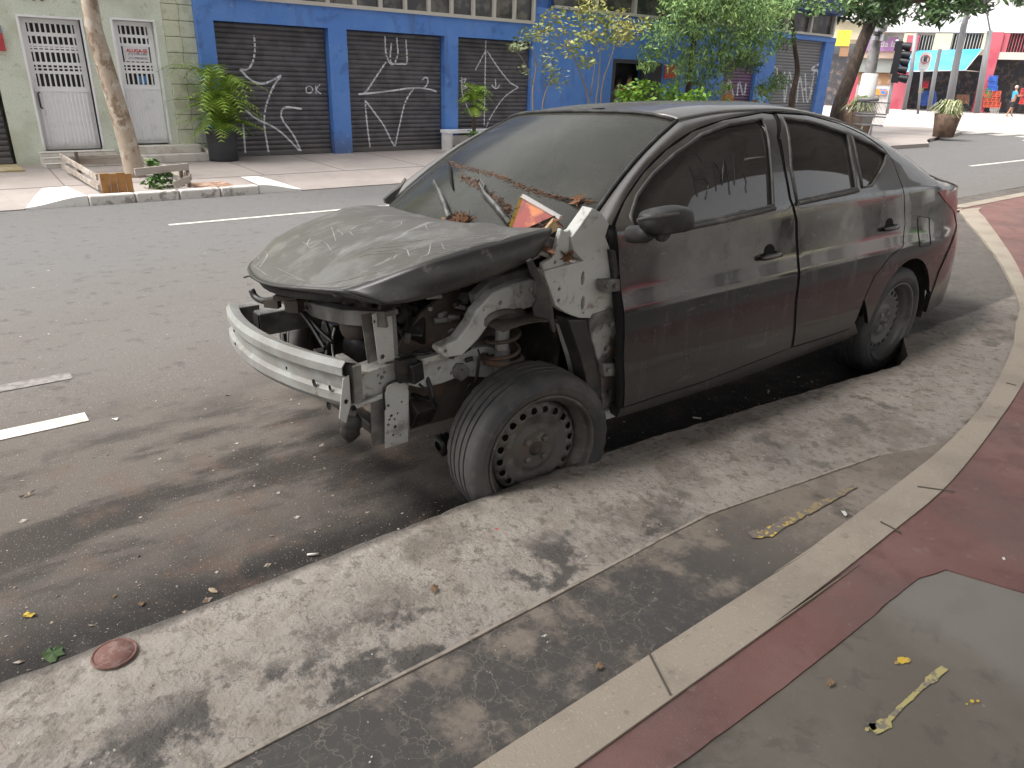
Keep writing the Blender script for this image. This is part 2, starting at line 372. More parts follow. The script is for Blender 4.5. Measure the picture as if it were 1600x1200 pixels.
# kerb edge of the near island, ragged
kedge = [(-14, -.80), (-3, -.80), (-1, -.785), (0, -.785), (.54, -.815), (1.3, -.895), (1.77, -.945), (2.28, -1.01), (2.48, -.97), (2.75, -.82), (3.2, -.62), (4.2, -.05), (5.5, .75), (7, 1.3), (8.5, 1.52), (10.5, 1.60), (40, 1.7)]
ke = [(p.x, p.y) for p in resample([Vector((a, b, 0)) for a, b in kedge[1:-2]], .035, False)]
ke = [kedge[0]] + [(x, y + .003*nz(x, y, 9) + .006*nz(x, y, 33, 5)) for x, y in ke] + [kedge[-2], kedge[-1]]
cin = [(-14, -1.64), (-.9, -1.64), (.21, -1.635), (.66, -1.62), (1.06, -1.60), (1.58, -1.56), (2.19, -1.47), (3.05, -1.27), (3.6, -1.10), (4.15, -.93), (5.25, -.44), (6.5, .2), (7.6, .80), (8.4, 1.12), (10.4, 1.28), (40, 1.4)]
cout = [(-14, -1.765), (-.74, -1.765), (.01, -1.76), (.68, -1.74), (1.22, -1.71), (1.97, -1.60), (2.58, -1.49), (3.2, -1.34), (3.8, -1.15), (4.4, -.92), (5.5, -.45), (6.7, .12), (7.8, .66), (8.6, 1.0), (10.4, 1.13), (40, 1.25)]
sp = lambda L, n=5: [(p.x, p.y) for p in catmull([(a, b, 0) for a, b in L], n)]
cinS, coutS = sp(cin), sp(cout)
jl = [(-14, -1.315), (-.73, -1.325), (.32, -1.315), (.80, -1.385), (1.21, -1.445), (1.55, -1.548)]
jl = [(p.x, p.y) for p in resample([Vector((a, b, 0)) for a, b in jl], .12, False)]
# rough kerb concrete: from kerb edge back to the joint / cream stone
i0 = min(range(len(cinS)), key=lambda i: abs(cinS[i][0]-1.6))
jl2 = [(x, y + .004*nz(x, y, 14)) for x, y in jl]
con = ke + cinS[i0:][::-1] + jl2[::-1]
def cdisp(x, y):
    d = .006*nz(x, y, 2.2) + .005*nz(x, y, 9, 3) + .0025*nz(x, y, 30, 7)
    d = d*(1-.6*sm((y+.98)*9)) - .006*sm((y+.84)*12)*(1+nz(x, y, 25))                  # worn edge
    if x > 2.1: d += .010*nz(x, y, 5, 9)
    return d
V0 = [c for c in con]
kc = sheet('kerb_concrete', V0, ZS, m_conc, .22, .045, cdisp); tag(kc, kind='structure')
# stained slabs between joint and cream stone (three slabs with recessed joints)
slab = tag(sheet('pavement', jl2 + [c for c in cinS[:i0+1]][::-1], ZS+.003, m_slab, .05, .09, lambda x, y: .003*nz(x, y, 4, 2)), kind='structure')
mb = MB(); J = [Vector((x, y, ZS+.0045)) for x, y in jl2 if -6 < x < 1.3]
for i in range(len(J)-1):
    w_ = .004+.0025*abs(nz(J[i].x, J[i].y, 20)); mb.beam(J[i], J[i+1], 2*w_, .006)
mortar = M('pale_mortar', (.30, .26, .22), [dict(c=(.15, .13, .11), s=30, lo=.45, hi=.6, k=.6)], rough=.9)
mb.build('mortar_joint', mortar, slab); mortar2 = M('dirty_joint', (.10, .085, .07), rough=.95)
tag(sheet('kerb_stone_strip', cinS + coutS[::-1], ZS+.014, m_cream, .06, (.25, .06), lambda x, y: .002*nz(x, y, 12)), kind='structure')
for (a_, b_) in (((1376, 815), (1408, 832)), ((1434, 760), (1492, 768)), ((1010, 1012), (1048, 1086)), ((1572, 598), (1588, 602))):
    mb = MB(); p0, p1 = at(*a_, 2, ZS+.016), at(*b_, 2, ZS+.016); mb.beam(p0, p1, .005, .003); mb.build('stone_joint', mortar2, bpy.data.objects['kerb_stone_strip'])
# red painted cycle path and grey path
rb = [(-14, -1.885), (-.57, -1.885), (-.19, -1.90), (.2, -1.90), (.55, -1.90), (.66, -1.93), (.74, -2.13), (.86, -2.30), (1.0, -2.38), (1.2, -2.42), (40, -2.42), (40, 1.25)]
rbr = [(p.x, p.y + (.004*nz(p.x, p.y, 15) if p.y > -2 else 0)) for p in resample([Vector((a, b, 0)) for a, b in rb[:7]], .04, False)] + rb[7:]
tag(sheet('cycle_path', rbr + coutS[::-1][1:], ZS+.008, m_red, .04, (.25, .25), lambda x, y: .0015*nz(x, y, 10)), kind='structure')
tag(sheet('path', rbr[:-3] + [(1.2, -2.42), (40, -2.42), (40, -60), (-60, -60), (-60, -1.885)], ZS+.004, m_grey, .0, (.9, .9)), kind='structure')
# cracks in the concrete as real grooves are in the material; paint marks
def blob(name, pts, z, mat, r=.02, parent=None, seed=0):
    mb = MB()
    for k, (x, y, rr) in enumerate(pts):
        n = 14; ring = [(x+rr*(1+.35*nz(k+seed, a, 1.7))*math.cos(a/n*2*math.pi), y+.7*rr*(1+.35*nz(k+9+seed, a, 1.3))*math.sin(a/n*2*math.pi), z+k*.00015) for a in range(n)]
        mb.add([(x, y, z+k*.00015)]+ring, [(0, 1+i, 1+(i+1) % n) for i in range(n)])
    return mb.build(name, mat, parent)
def gp(px, py, z=ZS+.012): return at(px, py, 2, z)
pts = []
for (u, v, r) in [(1180, 832, .020), (1196, 830, .024), (1212, 822, .016), (1222, 816, .020), (1233, 811, .018), (1245, 804, .017), (1254, 800, .014), (1264, 795, .013), (1274, 793, .013), (1286, 787, .010), (1300, 778, .010), (1310, 773, .011), (1332, 759, .012), (1204, 827, .018), (1239, 807, .014)]:
    p = gp(u, v); pts.append((p.x, p.y, r))
def strip(name, L, w0, z, mat, parent, seed):
    P_ = resample(L, .012, False); mb = MB(); vs = []
    for i, p in enumerate(P_):
        d = (P_[min(i+1, len(P_)-1)]-P_[max(i-1, 0)]).normalized(); n = Vector((-d.y, d.x, 0)); t = i/(len(P_)-1); e = math.sin(math.pi*min(1, t*8+.15)*.5)
        for sg in (-1, 1): q = p + n*sg*w0(t)*(.75+.9*abs(nz(i*.35, sg*3, 1., seed))); vs.append((q.x, q.y, z))
    mb.add(vs, [(2*i, 2*i+2, 2*i+3, 2*i+1) for i in range(len(P_)-1)]); return mb.build(name, mat, parent)
m_yellw = M('worn_yellow_paint', (.60, .42, .07), [dict(c=(.52, .34, .05), s=25, lo=.5, hi=.65, k=.6), dict(c=(.16, .135, .115), s=42, lo=.45, hi=.51, k=1, d=4), dict(c=(.17, .145, .12), t='all', k=.75, m=[(0, .42, .60)])], rough=.8)
strip('yellow_paint_mark', [gp(u, v) for u, v in [(1173, 834), (1200, 831), (1225, 816), (1250, 802), (1272, 792), (1300, 777), (1337, 757)]], lambda t: .022*(1-.55*t), ZS+.0078, m_yellw, slab, 3)
pth = bpy.data.objects['path']
strip('faded_yellow_line', [gp(u, v) for u, v in [(1478, 1040), (1462, 1052), (1440, 1072), (1410, 1100), (1390, 1122), (1374, 1134), (1362, 1136)]], lambda t: .006+.010*(t > .86)+.005*(t < .25), ZS+.0068, m_yellf, pth, 6)
for u, v, r in ((1410, 1029, .018), (1365, 1132, .016), (1520, 1093, .008)):
    p = gp(u, v); blob('yellow_paint_spot', [(p.x, p.y, r*.8), (p.x+.012, p.y-.008, r*.6), (p.x-.02, p.y+.004, r*.4)], ZS+.0068, m_yellf if v > 1100 else m_yell, parent=pth)
# lane markings (worn paint, sheets 4 mm above the road)
def mark(name, x0, x1, yc, w_, mat):
    n = max(2, int((x1-x0)/.4)); mb = MB(); vs = []
    for i in range(n+1):
        x = x0+(x1-x0)*i/n
        for s in (-1, 1):
            y = yc+s*w_/2*(1+.12*nz(x, s, 6)); vs.append((x, y, zr(y)+.004))
    mb.add(vs, [(2*i, 2*i+2, 2*i+3, 2*i+1) for i in range(n)])
    return tag(mb.build(name, mat), kind='structure')
a, b_ = groad(0, 683), groad(135, 650); mark('lane_marking', a.x-3, b_.x, (a.y+b_.y)/2, .105, m_white)
a, b_ = groad(0, 607), groad(112, 588); mark('faded_lane_marking', a.x-3, b_.x, (a.y+b_.y)/2, .10, m_fpaint)
a, b_ = groad(262, 351), groad(520, 330); mark('lane_marking', a.x, a.x+3.2, (a.y+b_.y)/2, .10, m_white)
a, b_ = groad(1520, 260), groad(1597, 250); mark('lane_marking', a.x, b_.x+1, (a.y+b_.y)/2, .12, m_white)
# ---- far pavement with dropped kerbs and one raised kerb length round the tree
def sw_z(x, y):
    yj = YK+1.15
    if y >= yj: return ZSW
    t = (yj-y)/(yj-YK)
    ramp = ZSW - (ZSW-ZROAD-.015)*t
    # raised stretch: flat up to the kerb
    a0, a1 = KX0, KX1
    q = sm((x-(a0-.75))/.75)*sm(((a1+.7)-x)/.7)
    q = max(q, sm((x-22)/.8))
    return ramp*(1-q) + (ZSW)*q
KX0, KX1 = at(150, 322, 2, -.25).x, at(425, 303, 2, -.25).x
xs2 = sorted(set([-60, -20, -8]+[-4+i*.35 for i in range(0, 50)]+[14+i for i in range(12)]+[25, 25.6]))
ys2 = [YK, YK+.06, YK+.35, YK+.7, YK+1.15, YK+1.16, YK+2, 11.5, 12.5, 13.3]
def ycurve(x, y): return y if x < 23.5 else y
mb = MB(); mb.add([(x, y, sw_z(x, y)) for y in ys2 for x in xs2], [(j*len(xs2)+i, j*len(xs2)+i+1, (j+1)*len(xs2)+i+1, (j+1)*len(xs2)+i) for j in range(len(ys2)-1) for i in range(len(xs2)-1)])
n = len(xs2); mb.add([(x, YK, sw_z(x, YK)) for x in xs2]+[(x, YK, -.5) for x in xs2], [(i, i+1, n+i+1, n+i) for i in range(n-1)])
isl = [(25.6, 13.3), (25.6, YK)] + [(p.x, p.y) for p in catmull([(25.61, YK+.01, 0), (28, 10.1, 0), (32, 11.0, 0), (35.5, 12.0, 0), (36.6, 13.2, 0), (36.2, 15, 0), (35, 20, 0)], 5)] + [(34, 34), (20, 34), (20, 13.4)]
fsw = tag(mb.build('far_pavement', m_farsw), kind='structure')
m_wkerb = M('whitewashed_kerb', (.62, .59, .55), [dict(c=(.25, .22, .2), s=7, lo=.5, hi=.62, k=.8), dict(c=(.35, .2, .14), s=3, lo=.58, hi=.7, k=.6)], rough=.9, bump=[(30, .4, .01)])
L = KX1-KX0; m_wing = M('white_painted_ramp_wing', (.78, .76, .73), [dict(c=(.5, .47, .43), s=9, lo=.55, hi=.68, k=.6)], rough=.85)
for k in range(4):
    mb = MB(); x0 = KX0+L*k/4+.012; x1 = KX0+L*(k+1)/4-.012
    mb.bx(x0, x1, YK-.035, YK+.11, ZROAD-.05, ZSW+.014); mb.build('kerb_stone', m_wkerb, fsw, bevel=.02)
for sg, (x0, x1) in ((1, (KX0-.78, KX0-.003)), (-1, (KX1+.73, KX1+.003))):       # flared white wings follow the ramp
    vs = []; nn = 8
    for j in range(nn+1):
        t = j/nn; y = YK-.004+1.02*t; xa = x0+(x1-x0)*(.05+.45*t); xb = x1-(x1-x0)*.10*t
        for i in range(nn+1): x = xa+(xb-xa)*i/nn; vs.append((x, y, max(sw_z(x, y), sw_z(x+.03, y), sw_z(x-.03, y))+.014))
    mb = MB(); mb.add(vs, [(j*(nn+1)+i, j*(nn+1)+i+1, (j+1)*(nn+1)+i+1, (j+1)*(nn+1)+i) for j in range(nn) for i in range(nn)])
    mb.add([vs[i] for i in range(nn+1)]+[(v[0], v[1], ZROAD-.05) for v in vs[:nn+1]], [(i, i+1, nn+2+i, nn+1+i) for i in range(nn)])
    mb.build('kerb_wing', m_wing, fsw)
m_joint = M('dark_joint', (.16, .14, .13), rough=.95)
mb = MB()
mb.bx(-6, 20, YK+1.14, YK+1.17, ZSW-.03, ZSW+.003)
for x in [-1.3, .2, 1.9, 3.2, 4.7, 6.4, 8, 9.6, 12, 14.5, 17]: mb.beam((x, YK+1.2, ZSW), (x+.15, 13.2, ZSW), .018, .005)
mb.build('pavement_joint', m_joint, fsw)
tag(sheet('corner_pavement', isl, ZSW-.002, m_farsw, .3), kind='structure')
# far side of the crossing: bright paved ground rising slightly
m_bright = M('bright_paving', (.50, .46, .43), [dict(c=(.40, .36, .34), s=.4, lo=.4, hi=.6, k=.8), dict(c=(.30, .27, .26), s=1.5, lo=.58, hi=.68, k=.5)], rough=.9)
mb = MB(); D = [42.3, 42.8, 43.3, 43.9, 44.4, 44.9, 60, 140]; A = [math.radians(a) for a in range(-6, 66, 6)]
mb.add([(CPOS.x+d*math.cos(a), CPOS.y+d*math.sin(a), -.315+.415*sm((d-42.3)/2.6)) for d in D for a in A], [(j*len(A)+i, j*len(A)+i+1, (j+1)*len(A)+i+1, (j+1)*len(A)+i) for j in range(len(D)-1) for i in range(len(A)-1)], True)
tag(mb.build('plaza_pavement', m_bright), kind='structure')
mb = MB()
for k in range(4):
    y = 8.6+k*1.05; mb.add([(36.6-k*.15, y, ZROAD+.004), (39.0-k*.15, y, ZROAD+.004), (39.0-k*.15, y+.55, ZROAD+.004), (36.6-k*.15, y+.55, ZROAD+.004)], [(0, 1, 2, 3)])
for (a_, b_) in (((30, 7.9), (37.5, 9.6)), ):
    mb.add([(a_[0], a_[1], ZROAD+.004), (b_[0], b_[1], ZROAD+.004), (b_[0], b_[1]+.25, ZROAD+.004), (a_[0], a_[1]+.18, ZROAD+.004)], [(0, 1, 2, 3)])
tag(mb.build('crossing_marking', m_white), kind='structure')
# corner island with drain openings
dk = M('drain_black', (.012, .012, .012), rough=.9)
p = at(1420, 222, 2, ZROAD)
for k in range(3):
    A0 = Vector((25.9+1.5*k, 0, 0)); i_ = [q for q in isl[2:28]]; f_ = lambda x: float(np.interp(x, [q[0] for q in i_], [q[1] for q in i_]))
    x0 = 25.95+1.55*k; t_ = Vector((1, (f_(x0+.9)-f_(x0))/.9, 0)).normalized(); c_ = Vector((x0+.45, f_(x0+.45), ZROAD+.004)) + Vector((t_.y, -t_.x, 0))*.02
    mb = MB(); mb.add([c_ + t_*(.42*math.cos(a/8*math.pi)) + Vector((0, 0, .105*math.sin(a/8*math.pi))) for a in range(9)], [tuple(range(9))]); mb.build('drain_mouth', dk, bpy.data.objects['corner_pavement'])
# ================================================================== THE CAR
m_black = M('dusty_black_paint', (.012, .012, .013), [
    dict(c=(.085, .076, .066), t='all', k=.85, up=(.25, .8), r=.75),
    dict(c=(.045, .041, .037), s=3.0, lo=.45, hi=.75, k=.4, r=.4),
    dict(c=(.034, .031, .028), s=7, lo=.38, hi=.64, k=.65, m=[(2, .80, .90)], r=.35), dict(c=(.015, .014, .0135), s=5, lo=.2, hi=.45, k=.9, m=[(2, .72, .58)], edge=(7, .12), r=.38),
    dict(c=(.055, .05, .045), s=11, lo=.55, hi=.72, k=.4, st=(1, 1, .25), r=.6),
    dict(c=(.15, .14, .125), s=110, lo=.655, hi=.72, k=.5, d=2), dict(c=(.085, .08, .072), s=30, lo=.60, hi=.68, k=.45, st=(.15, .15, 1)), dict(c=(.08, .075, .068), s=22, lo=.60, hi=.70, k=.5, st=(1, 1, .08))], rough=.09, spec=.7, coat=.5)
m_hood = M('dust_caked_bonnet', (.030, .030, .029), [
    dict(c=(.088, .083, .073), t='all', k=.95, up=(.45, .85), r=.62),
    dict(c=(.17, .17, .16), s=2.6, lo=.50, hi=.64, k=.6, up=(.6, .9), r=.5, warp=(4, .5)),
    dict(c=(.075, .070, .052), s=3.6, lo=.48, hi=.62, k=.65, up=(.6, .9), r=.5, warp=(4, .4)),
    dict(c=(.17, .165, .15), s=9, lo=.5, hi=.64, k=.5, up=(.6, .9), warp=(8, .15)),
    dict(c=(.33, .33, .32), s=14, lo=.60, hi=.72, k=.5, st=(.35, 1, 1), up=(.6, .9), warp=(5, .3)),
    dict(c=(.30, .29, .27), s=110, lo=.66, hi=.74, k=.4, d=2)], rough=.35, spec=.5)
m_trim = M('black_rubber_trim', (.016, .016, .016), [dict(c=(.07, .066, .06), s=14, lo=.45, hi=.65, k=.6)], rough=.6)
m_trimg = M('dusty_window_trim', (.05, .048, .045), [dict(c=(.13, .12, .11), s=10, lo=.45, hi=.65, k=.7)], rough=.55)
m_bare = M('bare_grey_metal', (.46, .465, .44), [
    dict(c=(.36, .345, .31), s=4, lo=.42, hi=.64, k=.8), dict(c=(.13, .085, .055), s=6, lo=.58, hi=.68, k=.75, warp=(6, .3)),
    dict(c=(.07, .06, .055), s=5, lo=.56, hi=.70, k=.6), dict(c=(.10, .08, .065), s=40, lo=.62, hi=.7, k=.5)], rough=.5, bump=[(25, .15, .004)])
m_bareD = M('grimy_grey_metal', (.20, .195, .18), [
    dict(c=(.075, .066, .058), s=5, lo=.42, hi=.6, k=.85), dict(c=(.12, .065, .035), s=9, lo=.6, hi=.7, k=.7), dict(c=(.27, .26, .24), s=7, lo=.62, hi=.72, k=.6)], rough=.6, bump=[(25, .2, .004)])
m_pillar = M('sooty_pillar_metal', (.19, .185, .17), [
    dict(c=(.045, .043, .04), s=5, lo=.42, hi=.60, k=.85), dict(c=(.36, .355, .33), s=6, lo=.54, hi=.64, k=.8), dict(c=(.13, .06, .03), s=9, lo=.62, hi=.7, k=.7)], rough=.55, bump=[(25, .2, .004)])
m_rust = M('rusty_dark_metal', (.055, .042, .034), [dict(c=(.15, .075, .04), s=8, lo=.5, hi=.66, k=.8), dict(c=(.10, .088, .075), s=4, lo=.45, hi=.6, k=.6)], rough=.8, bump=[(40, .3, .004)])
m_engine = M('greasy_engine_black', (.016, .015, .014), [dict(c=(.06, .05, .042), s=12, lo=.48, hi=.66, k=.8), dict(c=(.10, .06, .035), s=20, lo=.62, hi=.7, k=.6)], rough=.5)
m_alu = M('dull_cast_aluminium', (.20, .19, .18), [dict(c=(.06, .05, .042), s=9, lo=.45, hi=.62, k=.85)], rough=.5, metal=.4)
m_hose = M('black_hose', (.013, .013, .013), [dict(c=(.05, .046, .04), s=20, lo=.5, hi=.65, k=.6)], rough=.5)
m_liner = M('black_plastic_liner', (.028, .027, .026), [dict(c=(.075, .068, .06), s=7, lo=.42, hi=.62, k=.75)], rough=.55)
m_tyre = M('worn_tyre_rubber', (.036, .036, .038), [dict(c=(.10, .093, .085), s=4, lo=.42, hi=.62, k=.6), dict(c=(.12, .10, .085), s=30, lo=.55, hi=.7, k=.45)], rough=.7, bump=[(90, .25, .002)])
m_rim = M('corroded_steel_rim', (.095, .088, .080), [dict(c=(.11, .075, .055), s=9, lo=.52, hi=.66, k=.6), dict(c=(.04, .035, .032), s=6, lo=.5, hi=.64, k=.8), dict(c=(.19, .17, .15), s=14, lo=.56, hi=.68, k=.6)], rough=.55, metal=.1, bump=[(60, .25, .002)])
m_rimG = M('dusty_steel_rim', (.11, .108, .104), [dict(c=(.06, .056, .052), s=6, lo=.5, hi=.64, k=.7), dict(c=(.17, .16, .15), s=12, lo=.55, hi=.68, k=.5)], rough=.45, metal=.1)
m_in = M('dark_interior', (.03, .03, .031), [dict(c=(.05, .047, .043), s=5, lo=.4, hi=.6, k=.6)], rough=.85)
m_seat = M('seat_fabric', (.035, .034, .035), [dict(c=(.06, .056, .052), s=8, lo=.4, hi=.6, k=.6)], rough=.95)
m_void = M('underbody_black', (.010, .0095, .009), [dict(c=(.03, .026, .022), s=6, lo=.45, hi=.6, k=.6)], rough=.9)
m_lamp = M('red_tail_lens', (.30, .022, .025), [dict(c=(.20, .10, .095), s=6, lo=.4, hi=.62, k=.6)], rough=.25, spec=.6, coat=.3)
m_wind = glassmat('dusty_windscreen', (.30, .34, .30), (.066, .066, .056), .42, .90, .55, .14)
m_sideg = glassmat('tinted_side_glass', (.22, .23, .22), (.085, .079, .072), .30, .66, 1.3, .03)
m_leaf = M('dead_leaf', (.16, .075, .035), [dict(c=(.09, .045, .025), s=20, lo=.45, hi=.6, k=.7)], rough=.9)
m_hole = M('hole_black', (.006, .006, .006), rough=.95)

CAR = empty('wrecked_car', (1.3, 0, 0), 'dusty black saloon car with its front end stripped to bare metal, parked against the kerb', 'car')
TH = -math.atan(.06)
Bm = Matrix.Translation((0, -.8, .4)) @ Matrix.Rotation(TH, 4, 'X') @ Matrix.Translation((0, .8, -.4))
Bi = Bm.inverted()
fW = pchip([-1, .3, .6, 1.5, 2.3, 2.7, 3.0, 3.2, 3.35, 3.48, 3.56, 3.62, 3.66], [.82, .832, .84, .845, .842, .832, .812, .785, .752, .70, .64, .55, .40])
fV = pchip([0, .2, .35, .5, .66, .74, .82, .90, .97, 1.04], [-.06, -.04, -.013, 0, 0, -.005, -.024, -.036, -.043, -.052])
fzb = pchip([-1, 2.3, 2.9, 3.4, 4], [1.04, 1.04, 1.02, .985, .97])
fzc = pchip([.2, .85, .9, 1.3, 1.6, 2.08, 2.5, 2.8, 3.04, 3.33, 3.5, 3.7], [1.10, 1.415, 1.425, 1.465, 1.47, 1.425, 1.33, 1.235, 1.14, 1.085, 1.06, 1.03])
fF = pchip([0, .4, .7, .8, .87, .92, .96, .985, 1], [1, .915, .83, .785, .73, .665, .56, .40, 0])
_zf = np.linspace(0, 1, 400); _yf = np.array([fF(z) for z in _zf])
def fG(yf): return float(np.interp(-yf, -_yf, _zf))
def SY(x, z):
    zb = fzb(x)
    if z <= zb: return fW(x) + fV(min(z*1.04/zb, 1.04))
    return (fW(x)-.052)*fF(min(1, (z-zb)/(fzc(x)-zb)))
def side(px, py):
    o = Bi @ CPOS; d = (Bi.to_3x3() @ ray(px, py)); y = -.80
    for i in range(25):
        t = (y-o.y)/d.y; x = o.x+d.x*t; z = o.z+d.z*t; y = .6*y - .4*SY(x, z)
    return (x, z)
def S3(x, z, s=-1, off=0.):
    y = SY(x, z); e = 1e-3
    n = Vector((-(SY(x+e, z)-y)/e, 1, -(SY(x, z+e)-y)/e)).normalized()
    return Bm @ Vector((x + n.x*off, s*(y+n.y*off), z + n.z*off)), (Bm.to_3x3() @ Vector((n.x, s*n.y, n.z)))
def panel(name, outer, holes, mat, parent=CAR, s=-1, off=0., depth=.022, grid=.035, lip=.004):
    loops = [[(p[0], p[1]) for p in resample([Vector((a, b, 0)) for a, b in lp], .03)] for lp in [outer]+list(holes)]
    V, F = tri2d(loops, grid); vs = []; ns = []
    for x, z in V:
        p, n = S3(x, z, s, off); vs.append(p); ns.append(n)
    fs = [tuple(f) for f in F]; nv = len(vs)
    outn = ns[F[0][0]]; a, b, c = (vs[i] for i in F[0][:3])
    if (b-a).cross(c-a).dot(outn) < 0: fs = [f[::-1] for f in fs]
    nfc = len(fs); lnorm = [ns[i] for f in fs for i in f]
    for lp in loops:
        k = len(lp); o = len(vs)
        A = [S3(x, z, s, off) for x, z in lp]
        vs += [q for q, n in A] + [q - n*depth for q, n in A]
        cx = sum(p[0] for p in lp)/k
        for i in range(k):
            j = (i+1) % k; f = (o+i, o+j, o+k+j, o+k+i); fs.append(f)
            fn = (vs[f[1]]-vs[f[0]]).cross(vs[f[2]]-vs[f[1]]).normalized(); lnorm += [fn]*4
    me = bpy.data.meshes.new(name); me.from_pydata([tuple(v) for v in vs], [], fs); me.update()
    me.polygons.foreach_set('use_smooth', [True]*len(fs)); me.normals_split_custom_set([tuple(n) for n in lnorm])
    me.materials.append(mat); ob = bpy.data.objects.new(name, me); COL.objects.link(ob)
    ob.parent = parent; ob.matrix_parent_inverse = parent.matrix_world.inverted() if parent.type == 'EMPTY' else Matrix(); return ob
SP = lambda L: [side(*p) for p in L]
def smooth2(L, n=4, closed=True): return [(p.x, p.y) for p in catmull([(a, b, 0) for a, b in L], n, closed)]
def roundc(L, r=.02, n=3):
    out = []
    K = len(L)
    for i in range(K):
        p = Vector((*L[i], 0)); a = Vector((*L[i-1], 0)); b = Vector((*L[(i+1) % K], 0))
        ra = min(r, (a-p).length*.45); rb_ = min(r, (b-p).length*.45); A = p+(a-p).normalized()*ra; B = p+(b-p).normalized()*rb_
        for k in range(n+1):
            t = k/n; q = A*(1-t)**2 + p*2*t*(1-t) + B*t*t; out.append((q.x, q.y))
    return out
# --- traced side-view outlines
fd = SP([(974, 637), (974, 560), (972, 470), (966, 400), (960, 352), (975, 312), (1005, 268), (1040, 233), (1080, 205), (1130, 187), (1190, 176), (1206, 178), (1214, 215), (1224, 262), (1233, 310), (1243, 345), (1245, 400), (1242, 470), (1236, 543), (1170, 569), (1100, 596), (1030, 618)])
fwn = SP([(985, 338), (995, 306), (1020, 272), (1055, 240), (1095, 211), (1140, 194), (1190, 186), (1197, 200), (1204, 250), (1208, 321), (1130, 340), (1050, 356), (990, 368)])
rd = SP([(1212, 177), (1260, 180), (1310, 193), (1350, 211), (1380, 232), (1394, 250), (1405, 280), (1413, 315), (1414, 350), (1411, 385), (1390, 402), (1366, 432), (1350, 468), (1338, 500), (1330, 513), (1285, 528), (1239, 542), (1245, 470), (1248, 400), (1246, 345), (1236, 310), (1227, 262), (1219, 215)])
rwn = SP([(1222, 184), (1265, 190), (1322, 209), (1330, 245), (1338, 294), (1245, 314), (1235, 260)])
qwn = SP([(1331, 213), (1360, 225), (1384, 241), (1383, 252), (1362, 290), (1347, 293), (1339, 250)])
def gap(lp, g=.006):                                       # shrink an outline a little so that panel gaps show
    cx = sum(p[0] for p in lp)/len(lp); cz = sum(p[1] for p in lp)/len(lp)
    return [(x - math.copysign(min(g, abs(x-cx)*.1), x-cx), z - math.copysign(min(g, abs(z-cz)*.1), z-cz)) for x, z in lp]
# quarter panel + sill + roof side, one pressing per side
def rail(x): return fzb(x)+.885*(fzc(x)-fzb(x))
top = [(x, rail(x)) for x in (.86, .95, 1.1, 1.3, 1.5, 1.7, 1.9, 2.1, 2.3, 2.5, 2.7, 2.85)]
quart_rear = SP([(1450, 266), (1466, 281)])
lampl = SP([(1466, 300), (1476, 296), (1489, 301), (1499, 312), (1504, 332), (1503, 342), (1490, 330), (1476, 314)])
lampl = [(min(x, 3.565-.02*abs(z-.88)/.1), z) for x, z in lampl]
bump_seam = SP([(1504, 352), (1496, 372), (1476, 412), (1458, 448), (1453, 462)])
arch = [(2.6+.375*math.cos(a), .30+.375*math.sin(a)) for a in [math.radians(d) for d in range(8, 176, 8)]]
archz = arch[-1]
bumper_s = None
sill_z = lambda x: side(974, 650)[1]*(1-(x-.4)/1.8) + side(1330, 527)[1]*((x-.4)/1.8) if True else 0
sillA, sillB, sillC = side(968, 655), side(1150, 597), side(1325, 532)
quarter = top + [(2.95, 1.07), (3.1, 1.045), (3.3, 1.02), (3.45, .99)] + lampl[:0] + [(3.53, .93)] + [(3.54, .82), (3.42, .77), (3.25, .72), (3.1, .62), (3.0, .52), (2.985, .40)] + arch + [(2.2, .34), sillC, sillB, sillA, (sillA[0]-.01, sillA[1]+.03)]
inner_path = gap(fd[:5], -.004)
# side opening: the pressing runs round the doors
apill = [fd[4], fd[5], fd[6], fd[7], fd[8], fd[9]]
quarter_loop = [(.86, rail(.86))] + top[1:] + quarter[len(top):] + [fd[0], (fd[0][0]+.02, fd[0][1]+.02)]
# door ring as hole (front and rear door joined)
ring = fd[:1] + [fd[21], fd[20], fd[19], fd[18]] + [rd[16], rd[15], rd[14]] + rd[3:14][::-1] + rd[0:3][::-1] + fd[11:3:-1] + [fd[3], fd[2], fd[1]]
ring = gap(ring, -.004)
CARP = lambda *a, **k: panel(*a, **k)
# build ring-aware pressing: sections so that the triangulation has no degenerate holes
roof_rail = top[1:] + [(2.95, 1.075)] + [(rd[5][0]+.006, rd[5][1])] + [(x+.004, z+.006) for x, z in rd[0:5]][::-1] + [(x, z+.006) for x, z in fd[9:12]][::-1]
rq = [(2.95, 1.075), (3.1, 1.045), (3.3, 1.015), (3.45, .985), (3.535, .93), (3.545, .83), (3.44, .78), (3.27, .73), (3.13, .64), (3.03, .54), (2.99, .42)] + arch[2:] 
rq = [(2.95, 1.074)] + rq[1:]
k0 = min(range(len(rd)), key=lambda i: abs(rd[i][1]-archz[1]) + (9 if rd[i][0] > 2.4 else 0))
rear_edge = [(x+.006, z) for x, z in rd[5:13]]
arch_part = [a for a in arch[2:] if a[0] > rear_edge[-1][0]-.02]
rq = rq[:11] + arch_part + rear_edge[::-1]
sill = [sillA, sillB, sillC, (sillC[0]+.12, sillC[1]+.01)] + [(x, z-.005) for x, z in [rd[13], rd[14], rd[15], rd[16]]] + [(x, z-.005) for x, z in [fd[18], fd[19], fd[20], fd[21], fd[0]]]
